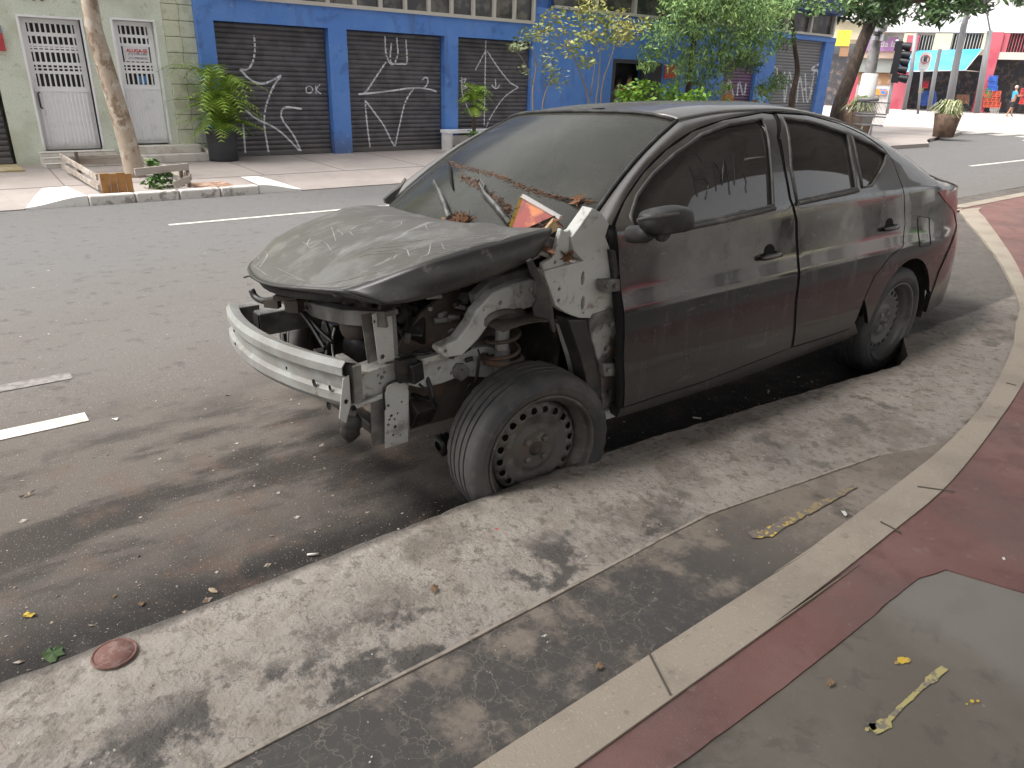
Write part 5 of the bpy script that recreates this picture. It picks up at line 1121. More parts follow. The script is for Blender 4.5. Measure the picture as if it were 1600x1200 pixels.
def metal_door(dd, nb, lab, rowsz):
    x0, x1, z0, z1 = dd['x0'], dd['x1'], dd['z0'], dd['z1']; yd = FY+.12; W_ = x1-x0; H_ = z1-z0
    m = MB(); m.bx(x0-.035, x0, FY-.012, FY+.14, z0, z1+.035); m.bx(x1, x1+.035, FY-.012, FY+.14, z0, z1+.035); m.bx(x0, x1, FY-.012, FY+.14, z1, z1+.035); fr_ = m.build('door_frame', m_wdoor, TB)
    m = MB(); m.bx(x0+.005, x1-.005, yd+.03, yd+.05, z0, z1); dr = m.build('door', m_dark, TB); dr['label'] = lab
    zm = z0+H_*.47
    m = MB(); m.bx(x0+.005, x1-.005, yd-.005, yd+.025, z0, zm); n = 13
    for i in range(n): xx = x0+.05+(W_-.1)*(i+.5)/n; m.bx(xx-.012, xx+.012, yd-.018, yd-.004, z0+.06, zm-.05)
    m.bx(x0+.005, x1-.005, yd-.02, yd-.004, zm-.03, zm); m.build('ribbed_panel', m_wdoor, dr)
    gx0_, gx1_ = x0+.10, x1-.09; gz0, gz1 = zm+.05, z1-.08
    m = MB(); m.bx(x0+.005, gx0_, yd-.005, yd+.02, zm, z1); m.bx(gx1_, x1-.005, yd-.005, yd+.02, zm, z1); m.bx(gx0_, gx1_, yd-.005, yd+.02, gz1, z1); m.bx(gx0_, gx1_, yd-.005, yd+.02, zm, gz0); m.build('door_leaf', m_wdoor, dr)
    for i in range(nb): xx = gx0_+(gx1_-gx0_)*(i+.5)/nb; m = MB(); m.bx(xx-.013, xx+.013, yd-.012, yd+.012, gz0, gz1); m.build('grille_bar', m_wdoor, dr)
    for f, hh in rowsz:
        zz_ = gz0+(gz1-gz0)*f; m = MB(); m.bx(gx0_, gx1_, yd-.016, yd+.006, zz_-hh/2, zz_+hh/2); m.build('grille_rail', m_wdoor, dr)
    return dr, (gx0_, gx1_, gz0, gz1, yd)
R_ = [(.23, .05), (.30, .02), (.37, .05), (.57, .04), (.62, .025), (.66, .04), (.83, .06)]
dA, _ = metal_door(d1, 9, 'left white door under number 360', R_)
m = MB(); m.tube([(.50, FY+.10, .72), (.47, FY+.06, .74), (.47, FY+.06, .96), (.50, FY+.10, .98)], .014, 6); m.build('handle', m_trimg, dA)
dB, gg = metal_door(d2_, 6, 'right white door with a to-let notice', [(.22, .05), (.29, .02), (.36, .05), (.68, .05), (.83, .05)])
m = MB(); c0, c1 = fc(194, 74), fc(232, 95); cz0, cz1 = gg[2]+(gg[3]-gg[2])*.40, gg[2]+(gg[3]-gg[2])*.66; m.bx(gg[0]+.05, gg[1]-.03, gg[4]-.03, gg[4]-.024, cz0, cz1); sg = m.build('notice_board', M('white_notice', (.75, .74, .78), rough=.5), dB)
cx_ = (gg[0]+gg[1])/2+.01; m_rt = M('red_print', (.55, .04, .05), rough=.6); m_bt = M('blue_black_print', (.04, .05, .09), rough=.6)
textmesh('ALUGA-SE', .078, m_rt, 'notice_text', sg, (cx_, gg[4]-.034, cz1-.075), (1, 0, 0), (0, 0, 1), .001, bold=.002)
textmesh('(11) 5102.2386', .052, m_bt, 'notice_text', sg, (cx_, gg[4]-.034, cz0+.125), (1, 0, 0), (0, 0, 1), .001)
textmesh('(11) 9963.0133', .052, m_bt, 'notice_text', sg, (cx_, gg[4]-.034, cz0+.055), (1, 0, 0), (0, 0, 1), .001)
for i, xx in enumerate((gg[0]+.21, gg[0]+.29)):
    m = MB(); m.bx(xx, xx+.055, gg[4]+.016, gg[4]+.02, gg[2]+.02, gg[2]+.15); m.build('blue_sticker', M('sticker_blue', (.05, .25, .55), rough=.5), dB)
nx, nz_ = fc(52, 1); tn = textmesh('3 6 0', .16, M('bronze_numeral', (.06, .055, .05), rough=.5), 'house_number', TB, (nx, FY-.012, nz_+.05), (1, 0, 0), (0, 0, 1), .008)
# steps
for k in range(3):
    m = MB(); m.bx(.28-.0*k, 1.52-.02*k, FY-.62+.19*k, FY-.002, ZSW+.075*k+.001, ZSW+.075*(k+1)); m.build('step', m_step, TB, bevel=.008)
    m = MB(); m.bx(.285, 1.5-.02*k, FY-.623+.19*k, FY-.619+.19*k, ZSW+.075*k+.058, ZSW+.075*k+.064); m.build('step_shadow_line', m_joint, TB)
for k in range(2):
    m = MB(); m.bx(1.66, 3.02-.06*k, FY-.50+.24*k, FY-.002, ZSW+.14*k+.001, ZSW+.14*(k+1)); m.build('step', m_step, TB, bevel=.01)
m = MB(); m.prism([(3.03, FY-.45, ZSW), (3.12, FY-.45, ZSW), (3.10, FY-.02, ZSW+.42), (3.03, FY-.02, ZSW+.42)], (-.06, 0, 0)) if False else m.bx(3.035, 3.12, FY-.40, FY-.002, ZSW, ZSW+.20); m.build('side_kerb', m_frame, TB, bevel=.01)
m = MB(); m.bx(-4.2, gx1, FY-.9, FY-.02, ZSW, ZSW+.03); m.build('yellow_threshold', M('yellowish_stone', (.40, .32, .18), [dict(c=(.5, .42, .3), s=4, lo=.5, hi=.6)], rough=.9), TB)
shl, zzl = shutter(TB, gx0+.02, gx1-.05, -.15, 2.58, name='roller_shutter'); shl['label'] = 'dark shutter at the left edge'
a = fc(0, 52); b2 = fc(9, 80); m = MB(); m.bx(a[0]-.6, b2[0], FY-.06, FY-.012, b2[1], a[1]); wsn = m.build('wall_sign', M('red_sign', (.45, .05, .06), rough=.5), TB)
m = MB(); m.bx(a[0]-.6, b2[0], FY-.062, FY-.012, a[1]+.002, a[1]+.12); m.build('wall_sign_top', M('blue_grey_sign', (.2, .25, .32), rough=.5), TB)
# ---- blue shop building
BB = empty('blue_shop_building', (14, FY, ZSW), 'long bright blue shop building with grey roller shutters covered in white graffiti', 'building')
xs0 = bxR; s1 = (fc(326, 47)[0], fc(526, 241)[0]+.0); s1 = (3.50, 5.80); s2 = (fc(536, 50)[0], fc(690, 200)[0]); s3 = (fc(710, 53)[0], fc(828, 60)[0])
ZT1 = 2.13; ztops = [fc(415, 47)[1], fc(610, 51)[1], fc(770, 54)[1]]; ztop = sum(ztops)/3
dr0, dr1 = fc(952, 120)[0], fc(1008, 120)[0]; dz1 = fc(980, 93)[1]
s4 = (fc(1213, 60)[0], fc(1288, 60)[0]); s4z = fc(1250, 56)[1]; xe = fc(1308, 30)[0]
s35 = (fc(1128, 110)[0], fc(1178, 110)[0])
mb = MB(); seg = [xs0, s1[0], s1[1], s2[0], s2[1], s3[0], s3[1], dr0, dr1, s35[0], s35[1], s4[0], s4[1], xe]
for i in range(0, len(seg)-1, 2): mb.bx(seg[i], seg[i+1], FY-.16, FY+.30, -.25, ztop) if i < 6 else mb.bx(seg[i], seg[i+1], FY-.10, FY+.30, -.25, 2.9)
hs0 = fc(318, 14)[1]
mb.bx(xs0, s3[1], FY-.161, FY+.30, ztop, 2.66); mb.bx(s3[1], xe, FY-.12, FY+.3, 2.9, 3.05)
for (a, b_, z_) in ((dr0, dr1, dz1), (s35[0], s35[1], 2.2), (s4[0], s4[1], s4z)): mb.bx(a, b_, FY-.099, FY+.3, z_, 2.9)
wl_x0, wl_x1 = fc(318, 5)[0], fc(828, 5)[0]
mb.bx(xs0, wl_x0, FY-.159, FY+.3, 2.66, 7); mb.bx(wl_x1, xe, FY-.119, FY+.3, 3.75, 7) ; mb.bx(wl_x0, wl_x1, FY-.159, FY+.3, 3.6, 7); mb.bx(wl_x1, xe, FY+.1, FY+.3, 3.05, 3.75)
mb.bx(xs0, xe, FY+.6, FY+12, -.25, 7); mb.build('wall', m_blue, BB)
mb = MB(); mb.bx(wl_x1, xe, FY-.35, FY-.12, 3.76, 4.4); mb.build('parapet_band', m_bluedark, BB)
# strip windows
n = 13; ww = (wl_x1-wl_x0)/n
mb = MB(); mb.bx(wl_x0, wl_x1, FY-.20, FY-.10, 2.66, 2.73); mb.bx(wl_x0, wl_x1, FY-.20, FY-.10, 3.53, 3.6)
wf = mb.build('window_frame', m_alum, BB)
for i in range(n):
    m = MB(); m.bx(wl_x0+ww*i+.035, wl_x0+ww*(i+1)-.035, FY-.11, FY-.10, 2.73, 3.53); m.build('pane', m_win, wf)
for i in range(n+1):
    m = MB(); m.bx(wl_x0+ww*i-.035, wl_x0+ww*i+.035, FY-.19, FY-.10, 2.73, 3.53); m.build('mullion', m_alum, wf)
n = 9; a0, a1 = fc(860, 45)[0], xe-.3; ww = (a1-a0)/n
mb = MB(); mb.bx(a0, a1, FY-.16, FY-.09, 3.06, 3.13); wf2 = mb.build('window_frame', m_alum, BB)
for i in range(n):
    m = MB(); m.bx(a0+ww*i+.05, a0+ww*(i+1)-.05, FY-.02, FY, 3.13, 3.74); m.build('pane', m_win, wf2)
    m = MB(); m.bx(a0+ww*(i+1)-.05, a0+ww*(i+1)+.05, FY-.14, FY, 3.13, 3.74); m.build('mullion', m_alum, wf2)
S_ = []
for (a, b_), lab in ((s1, 'shutter with a running-figure scrawl and the word ok'), (s2, 'middle shutter with large angular scrawl'), (s3, 'shutter with an arrow-like scrawl behind the small palm')):
    sh, zi = shutter(BB, a+.01, b_-.01, ZSW+.02, ztop); sh['label'] = lab; S_.append((sh, zi))
spray(S_[0][0], [[(1190, 165), (1195, 230), (1185, 290), (1160, 325), (1125, 325)], [(1125, 325), (1170, 370), (1220, 392), (1270, 380), (1318, 352)], [(1318, 352), (1275, 420), (1245, 510), (1240, 590), (1262, 730)], [(1140, 580), (1152, 735)], [(1150, 515), (1200, 555), (1290, 600), (1350, 650), (1415, 718)], [(1415, 510), (1340, 503), (1318, 530), (1330, 570), (1380, 640), (1415, 718)]], 3, S_[0][1], .036)
spray(S_[0][0], [[(1450+16*math.cos(a), 420+16*math.sin(a)) for a in [i*.7 for i in range(10)]], [(1480, 400), (1482, 438)], [(1500, 396), (1483, 420), (1505, 440)]], 3, S_[0][1], .022)
O2 = (500, 0)
spray(S_[1][0], [[(305, 170), (310, 250), (330, 300), (350, 300)], [(335, 200), (330, 280), (345, 305)], [(360, 175), (365, 250), (350, 300)], [(403, 185), (408, 290), (385, 300), (355, 300)], [(310, 290), (270, 350), (215, 430), (180, 442)], [(180, 442), (300, 430), (440, 412), (520, 420), (545, 430)], [(480, 375), (495, 362), (507, 375), (500, 400), (482, 415)], [(440, 412), (400, 480), (375, 580), (352, 685)], [(212, 470), (220, 570), (235, 690)], [(212, 470), (250, 520), (300, 590), (335, 660), (350, 685)]], 3, S_[1][1], .034, O2)
spray(S_[2][0], [[(778, 190), (775, 330), (770, 590)], [(778, 235), (728, 330)], [(785, 240), (830, 310), (890, 385), (930, 408)], [(930, 408), (860, 460), (800, 550), (780, 595)], [(665, 360), (668, 440), (700, 520), (725, 560)], [(655, 380), (685, 370), (670, 400), (690, 410), (665, 420)], [(822, 370), (825, 415)], [(805, 398), (825, 416), (845, 398)]], 3, S_[2][1], .030, O2)
sh4, zi4 = shutter(BB, s4[0]+.02, s4[1]-.02, ZSW+.02, s4z, M('light_grey_shutter', (.20, .20, .21), rough=.5)); sh4['label'] = 'light grey shutter at the right end with block-letter graffiti'
spray(sh4, [[(1208, 105), (1222, 104)], [(1214, 106), (1216, 130)], [(1226, 112), (1226, 160), (1234, 112), (1238, 160)], [(1245, 160), (1250, 120), (1256, 160)], [(1258, 115), (1262, 160), (1272, 118)], [(1272, 160), (1278, 112), (1268, 118)], [(1280, 100), (1268, 108), (1284, 112)], [(1240, 125), (1262, 130), (1282, 128)], [(1255, 140), (1268, 138), (1266, 155)]], 1, zi4, .07)
m_purp = M('purple_shutter', (.16, .09, .17), rough=.5); sh3, zi3 = shutter(BB, s35[0]+.02, s35[1]-.02, ZSW+.02, 2.2, m_purp); sh3['label'] = 'purple painted shutter glimpsed behind the weeping tree'
spray(sh3, [[(1135, 150), (1140, 125), (1146, 150)], [(1152, 150), (1155, 128), (1162, 150), (1166, 130)]], 1, zi3, .08)
m = MB(); m.bx(dr0, dr0+.12, FY-.10, FY+.1, ZSW, dz1); m.bx(dr1-.12, dr1, FY-.10, FY+.1, ZSW, dz1); m.bx(dr0+.12, dr1-.12, FY-.10, FY+.1, dz1-.10, dz1); m.build('doorway_frame', M('dark_frame', (.05, .05, .06), rough=.6), BB)
m = MB(); m.bx(dr0, dr1+.7, FY+.35, FY+.37, ZSW, dz1); m.build('doorway_interior', m_dark, BB)
m = MB(); m.bx(dr1+.01, dr1+.55, FY-.13, FY-.105, ZSW+.4, dz1-.05); m.build('open_door_leaf', M('charcoal_door', (.03, .03, .035), rough=.5), BB)
a = fc(1042, 112); m = MB(); m.bx(a[0]-.25, a[0]+.25, FY-.16, FY-.12, a[1]-.18, a[1]+.18); m.build('red_wall_sign', M('bright_red', (.60, .04, .04), rough=.5), BB, bevel=.01)

# ---- plants
m_palm = M('palm_green', (.16, .28, .03), [dict(c=(.26, .36, .05), s=6, lo=.4, hi=.6), dict(c=(.30, .27, .05), s=9, lo=.58, hi=.68, k=.6)], rough=.5)
m_leafg = M('leaf_green', (.06, .13, .028), [dict(c=(.09, .19, .035), s=5, lo=.4, hi=.6), dict(c=(.035, .08, .02), s=2, lo=.5, hi=.65, k=.7)], rough=.55)
m_leafb = M('blue_green_leaf', (.12, .22, .07), [dict(c=(.21, .32, .09), s=2.5, lo=.42, hi=.6), dict(c=(.05, .12, .03), s=1.5, lo=.52, hi=.65, k=.8)], rough=.55)
m_leafy = M('yellow_leaf', (.24, .28, .06), [dict(c=(.36, .34, .10), s=2.2, lo=.42, hi=.58), dict(c=(.10, .17, .03), s=1.8, lo=.55, hi=.66, k=.8)], rough=.55)
m_leafp = M('pale_leaf', (.20, .24, .12), [dict(c=(.12, .17, .06), s=3, lo=.45, hi=.6)], rough=.55)
m_leafd = M('dark_leaf', (.035, .075, .02), [dict(c=(.07, .13, .035), s=3, lo=.45, hi=.62)], rough=.5)
m_lime = M('lime_leaf', (.20, .36, .03), [dict(c=(.12, .25, .025), s=4, lo=.45, hi=.6)], rough=.5)
m_bark = M('peeling_pale_bark', (.40, .33, .26), [dict(c=(.20, .14, .09), s=5, lo=.50, hi=.58, k=.85, st=(1, 1, .5)), dict(c=(.50, .45, .38), s=7, lo=.54, hi=.62, k=.8), dict(c=(.12, .09, .06), s=14, lo=.62, hi=.7, k=.7)], rough=.85, bump=[(16, .5, .02)])
m_barkd = M('dark_bark', (.05, .035, .025), [dict(c=(.085, .06, .045), s=8, lo=.45, hi=.6, st=(1, 1, .3))], rough=.9, bump=[(14, .6, .03)])
m_barkg = M('thin_grey_bark', (.22, .19, .17), rough=.85)
def leafcloud(blobs, n, size, mat, name, parent, droop=0., asp=.45, seed=1):
    rnd = random.Random(seed); mb = MB(); tot = sum(b[3]**2 for b in blobs)
    for (cx, cy, cz, r, *q) in blobs:
        k = int(n*r*r/tot); sq = q[0] if q else .8
        for i in range(k):
            d = Vector((rnd.gauss(0, 1), rnd.gauss(0, 1), rnd.gauss(0, 1))).normalized()*(r*rnd.random()**.45)
            p = Vector((cx+d.x, cy+d.y, cz+d.z*sq)); f = nz(p.x, p.z, 2.2, 4)
            if f < -.18 and rnd.random() < .8: continue
            s_ = size*(.6+.8*rnd.random()); a = Vector((rnd.gauss(0, 1), rnd.gauss(0, 1), rnd.gauss(0, .6)-droop*2.2)).normalized(); b_ = a.cross(Vector((rnd.gauss(0, 1), rnd.gauss(0, 1), rnd.gauss(0, 1)))).normalized()*asp
            mb.add([p-a*s_, p+b_*s_*.9, p+a*s_, p-b_*s_*.9], [(0, 1, 2, 3)])
    return mb.build(name, mat, parent)
def frond(mb, o, az, L, rise, droop, nl=18, lw=.012, ll=.26):
    P_ = []
    for i in range(nl+1):
        t = i/nl; r_ = L*t; P_.append(Vector((o[0]+math.cos(az)*r_*(.25+.75*t), o[1]+math.sin(az)*r_*(.25+.75*t), o[2]+rise*math.sin(min(1, t*1.0)*math.pi*.62)-droop*t*t)))
    mb.tube(P_, [.008*(1-.8*i/nl) for i in range(nl+1)], 4, False)
    for i in range(3, nl+1):
        d = (P_[i]-P_[i-1]).normalized(); sd = d.cross(Vector((0, 0, 1))).normalized(); t = i/nl; l_ = ll*math.sin(math.pi*(.15+.8*t))+.04
        for s in (-1, 1):
            e = P_[i]+(sd*s*.8+d*.55).normalized()*l_+Vector((0, 0, -l_*.25+.02)); wv = d*lw; mb.add([P_[i]-wv, P_[i]+wv, e], [(0, 1, 2)])
p = at(346, 250, 2, ZSW); PP = empty('potted_palm', (p.x, 12.5, ZSW), 'bushy areca palm in a tall black pot in front of the left shutter', 'plant')
px, py = p.x+.02, 12.5
mb = MB(); mb.lathe([(0, .01), (.26, .01), (.27, .03), (.275, .30), (.28, .54), (.30, .56), (.30, .60), (.28, .60), (.27, .53), (0, .53)], (px, py, ZSW), (0, 0, 1), 28); mb.build('pot', M('black_pot', (.035, .037, .042), rough=.5), PP)
mb = MB(); random.seed(21)
for i in range(84): frond(mb, (px+random.gauss(0, .05), py+random.gauss(0, .05), ZSW+.52), random.random()*6.28, .35+.65*random.random(), .3+1.05*random.random(), .05+.5*random.random(), ll=.24, lw=.015)
for i in range(16): mb.tube([(px+random.gauss(0, .05), py+random.gauss(0, .05), ZSW+.5), (px+random.gauss(0, .14), py+random.gauss(0, .14), ZSW+1.0)], .012, 5)
mb.build('foliage', m_palm, PP)
# tree with peeling bark and its timber surround
p = at(212, 276, 2, ZSW); tr = empty('street_tree', (p.x, p.y, ZSW), 'leaning street tree with pale peeling bark in a wooden surround', 'tree')
yT = p.y; P_ = [at(212, 278, 1, yT), at(200, 225, 1, yT), at(183, 165, 1, yT), at(163, 100, 1, yT), at(147, 45, 1, yT), at(139, -5, 1, yT)]
d = P_[-1]-P_[-2]; P_ += [P_[-1]+d*1.2, P_[-1]+d*2.6+Vector((.1, 0, .3))]
mb = MB(); mb.tube(catmull(P_, 5), [.155-.0012*i*1.4 for i in range(len(catmull(P_, 5)))], 16); 
top_ = P_[-1]
for az in (.3, 2.2, 4.2): mb.tube([top_, top_+Vector((math.cos(az)*.8, math.sin(az)*.8, 1.2)), top_+Vector((math.cos(az)*1.8, math.sin(az)*1.8, 2.2))], [.09, .06, .03], 8)
mb.build('trunk', m_bark, tr)
leafcloud([(top_.x+math.cos(a)*1.6, top_.y+math.sin(a)*1.6, top_.z+2.4, 1.3) for a in (.3, 2.2, 4.2, 1.2)], 2500, .09, m_leafg, 'crown', tr, seed=5)
TBX = empty('tree_surround', (p.x, p.y-.25, ZSW), 'broken wooden plank box round the foot of the street tree', 'planter')
m_wood = M('weathered_grey_plank', (.40, .36, .32), [dict(c=(.25, .2, .16), s=6, lo=.45, hi=.6, st=(.2, 1, 1), k=.8)], rough=.9)
m_woodo = M('orange_stained_plank', (.36, .18, .06), [dict(c=(.20, .10, .04), s=5, lo=.45, hi=.6, k=.8)], rough=.85)
X0, X1 = at(160, 302, 2, ZSW).x, at(290, 290, 2, ZSW).x; Y0, Y1 = at(200, 300, 2, ZSW).y, at(220, 266, 2, ZSW).y
pl = lambda x0, x1, y0, y1, z0, z1, mt: (lambda m: (m.bx(x0, x1, y0, y1, z0, z1), m.build('plank', mt, TBX, bevel=.004)))(MB())
for i, (f0, f1, zz0) in enumerate(((0, .10, .27), (.105, .17, .26), (.175, .27, .27), (.275, .34, .25))): pl(X0+(X1-X0)*f0, X0+(X1-X0)*f1, Y0, Y0+.03, ZSW, ZSW+zz0, m_woodo)
m = MB(); m.beam((X0+.45, Y0-.02, ZSW+.27), (X1, Y0+.02, ZSW+.31), .03, .10); m.build('plank', m_wood, TBX, bevel=.004)
m = MB(); m.beam((X0+.95, Y0-.02, ZSW+.06), (X1, Y0+.02, ZSW+.13), .03, .10); m.build('plank', m_wood, TBX, bevel=.004)
m = MB(); m.beam((X0, Y1, ZSW+.20), (X1-.1, Y1, ZSW+.20), .03, .14); m.build('plank', m_wood, TBX, bevel=.004)
for k in range(2): m = MB(); m.beam((X0-.03, Y0+.03, ZSW+.22-.14*k), (X0-.10, Y1, ZSW+.28-.15*k), .03, .08); m.build('plank', m_wood, TBX, bevel=.004)
m = MB(); m.beam((X1+.02, Y0+.03, ZSW+.16), (X1-.06, Y1, ZSW+.16), .03, .10); m.build('plank', m_wood, TBX, bevel=.004)
for (x, y) in ((X0+.12, Y1-.05), (X1, Y0+.1), (X1-.05, Y0+.25)): m = MB(); m.bx(x-.025, x+.025, y-.025, y+.025, ZSW, ZSW+.34); m.build('post', M('old_post', (.16, .13, .11), rough=.9), TBX)
tag(leafcloud([(X0+.8, Y0+.2, ZSW+.1, .22), (X1-.3, Y0+.3, ZSW+.2, .15), (X1-.4, Y0+.45, ZSW+.32, .1)], 260, .05, m_leafg, 'weeds', None, seed=8), 'green weeds growing inside the tree surround', 'weeds', kind='stuff')
m = MB(); m.bx(X1+.06, X1+.62, Y0-.10, Y0+.42, ZSW+.003, ZSW+.012); ep = tag(m.build('earth_patch', M('reddish_earth', (.25, .14, .09), [dict(c=(.45, .33, .26), s=9, lo=.5, hi=.6)], rough=.95)), kind='structure')
# bench and small palm
bn = empty('white_bench', (9.2, 12.7, ZSW), 'low white bench against the blue pillar behind the small palm', 'bench')
bx0, bx1 = at(695, 215, 1, 12.6).x, at(770, 210, 1, 12.6).x; bz = at(710, 203, 1, 12.6).z
m = MB(); m.bx(bx0, bx1+.4, 12.4, 12.8, bz-.06, bz); m.build('seat', m_wdoor, bn)
for x in (bx0+.03, bx1+.3): m = MB(); m.bx(x, x+.07, 12.42, 12.78, ZSW, bz-.061); m.build('leg', m_wdoor, bn)
m = MB(); m.bx(bx0+.10, bx1+.3, 12.74, 12.77, ZSW+.1, bz-.14); m.build('back_board', m_wdoor, bn)
sp_ = empty('small_potted_palm', (at(742, 222, 1, 12.1).x, 12.1, ZSW), 'small fan-leaved palm in a terracotta pot by the bench', 'plant')
x, y = sp_.location.x, 12.1; hz = at(738, 165, 1, y).z
mb = MB(); mb.lathe([(0, 0), (.13, 0), (.18, .28), (.20, .30), (.17, .30), (0, .27)], (x, y, ZSW), (0, 0, 1), 18); mb.build('pot', M('terracotta', (.32, .13, .08), rough=.8), sp_)
mb = MB(); mb.tube([(x, y, ZSW+.25), (x-.03, y, (ZSW+hz)/2), (x-.02, y, hz)], [.05, .04, .03], 8); mb.build('trunk', m_barkd, sp_)
mb = MB(); random.seed(4)
for i in range(30): frond(mb, (x-.02, y, hz-.02), random.random()*6.28, .25+.22*random.random(), .02+.55*random.random(), .1+.25*random.random(), 10, .02, .22)
mb.build('foliage', m_palm, sp_)
tag(leafcloud([(x-.15, y-.1, ZSW+.4, .16)], 60, .05, m_leafg, 'pot_weed', sp_, seed=3))
# slender yellow-leaved trees
def small_tree(name, lab, base, stems, blobs, n, mt, sz, seed, bark=m_barkg):
    r = empty(name, base, lab, 'tree'); mb = MB()
    for L, w0 in stems: mb.tube(catmull(L, 3), [w0*(1-.7*i/(len(L)*3-3+1)) for i in range(len(catmull(L, 3)))], 6)
    mb.build('trunk', bark, r); leafcloud(blobs, n, sz, mt, 'crown', r, seed=seed); return r
yt = 11.3; A = lambda u, v: at(u, v, 1, yt)
bl = lambda L, sc=1.: [(A(u, v).x, yt+random.uniform(-.5, .5), A(u, v).z, r*sc) for u, v, r in L]
small_tree('slender_tree', 'slender pale-stemmed small tree with sparse whitish green leaves beside the third shutter', A(838, 240), [([A(838, 240), A(832, 150), A(838, 100), A(828, 72)], .03), ([A(846, 240), A(848, 160), A(862, 120), A(850, 80)], .025), ([A(836, 140), A(815, 90), A(795, 72)], .015)], bl([(795, 72, .22), (820, 62, .35), (838, 78, .25), (850, 100, .3), (862, 125, .35), (835, 110, .15)]), 420, m_leafp, .055, 31)
small_tree('yellow_leaved_tree', 'small tree with thin stems and a yellow-green crown before the blue wall', A(925, 240), [([A(925, 240), A(920, 160), A(905, 110), A(885, 60)], .035), ([A(925, 200), A(935, 130), A(940, 60)], .03), ([A(936, 240), A(940, 140), A(955, 90), A(965, 50)], .03), ([A(922, 150), A(930, 90), A(915, 40)], .02)], bl([(885, 35, .45), (920, 20, .5), (950, 40, .5), (905, 55, .4), (970, 55, .35), (935, 65, .4), (880, 75, .3), (960, 25, .35), (900, 95, .25), (985, 40, .25), (860, 50, .25)]), 1900, m_leafy, .06, 33)
# big weeping tree
yw = 11.6; A = lambda u, v: at(u, v, 1, yw)
WT = empty('weeping_tree', (A(1075, 240).x, yw, ZSW), 'large blue-green feathery tree hanging over the blue shops behind the car roof', 'tree')
mb = MB(); mb.tube([A(1072, 240), A(1074, 150), A(1085, 60), A(1100, 0)], [.09, .08, .07, .05], 8); mb.tube([A(1085, 60), A(1050, 30), A(1030, 20)], [.05, .04, .02], 6); mb.tube([A(1085, 40), A(1130, 10), A(1160, 0)], [.05, .04, .02], 6); mb.build('trunk', m_barkd, WT)
bw = bl([(1020, 50, .55), (1030, 85, .45), (1050, 20, .7), (1085, 30, .9), (1075, 70, .7), (1110, 15, .9), (1100, 95, .65), (1120, 60, .8), (1150, 20, 1.0), (1150, 70, .7), (1180, 30, .8), (1175, 80, .45), (1095, 130, .45), (1105, 145, .4), (1200, 10, .7), (1010, 105, .25), (1060, 110, .5), (1130, 110, .5), (1185, 140, .4), (1070, -10, .9), (1130, -20, 1.0)])
leafcloud(bw, 14500, .075, m_leafb, 'crown', WT, droop=.5, asp=.28, seed=41)
leafcloud(bl([(1190, 60, .5), (1180, 100, .4), (1150, 90, .5), (1185, 125, .35)]), 1300, .07, m_leafg, 'shaded_boughs', WT, droop=.5, asp=.3, seed=42)
yw = 11.5
HG = empty('lime_hedge', (A(1020, 200).x, yw, ZSW), 'low lime-green shrub below the doorway just above the car roof', 'shrub')
leafcloud(bl([(990, 152, .4), (1015, 148, .5), (1045, 148, .45), (1062, 155, .4), (1000, 170, .5), (1040, 170, .5)]), 1700, .07, m_lime, 'foliage', HG, asp=.6, seed=43)
mb = MB(); mb.tube([(A(1020, 200).x, yw, ZSW), (A(1020, 150).x, yw, A(1020, 150).z)], .04, 6); mb.build('stem', m_barkd, HG)
yt2 = 12.0; A = lambda u, v: at(u, v, 1, yt2)
small_tree('thin_dark_tree', 'thin dark trunk in front of the light grey shutter', A(1235, 200), [([A(1235, 200), A(1238, 150), A(1246, 110), A(1240, 60), A(1237, -10)], .12)], bl([(1215, 5, .5), (1245, 0, .6), (1265, 8, .45), (1230, 12, .35)]), 900, m_leafb, .08, 45, m_barkd)
# right-hand leaning tree with dark leaves hanging into the top of the frame
p = at(1318, 187, 2, ZSW); yl = 14.2
P_ = [at(1306, 200, 1, yl), at(1310, 170, 1, yl), at(1328, 120, 1, yl), at(1350, 60, 1, yl), at(1372, 10, 1, yl), at(1385, -30, 1, yl)]
LT = empty('leaning_tree', P_[0], 'dark-trunked tree leaning right at the street corner, its leaves hanging across the top', 'tree')
mb = MB(); mb.tube(catmull(P_, 4), [.30-.005*i for i in range(21)], 12)
Q_ = [at(1372, 10, 1, yl), at(1430, 0, 1, yl-.8), at(1490, -8, 1, yl-1.5), at(1560, -12, 1, yl-2)]
mb.tube(catmull(Q_, 4), [.16-.009*i for i in range(13)], 8); mb.build('trunk', m_barkd, LT)
def bl2(L, y): return [(at(u, v, 1, y).x, y+random.uniform(-.8, .8), at(u, v, 1, y).z, r) for u, v, r in L]
leafcloud(bl2([(1345, 10, .7), (1360, 22, .5), (1395, 5, 1.0), (1420, 18, .8), (1440, 22, .7), (1470, 5, .9), (1478, 25, .45), (1500, 0, .8), (1530, -2, .6), (1565, -6, .5), (1330, -15, .9), (1400, -25, 1.3), (1470, -25, 1.3), (1540, -28, 1.0), (1330, 25, .3), (1580, 0, .35)], 13.3), 5200, .17, m_leafd, 'crown', LT, droop=.3, asp=.35, seed=47)
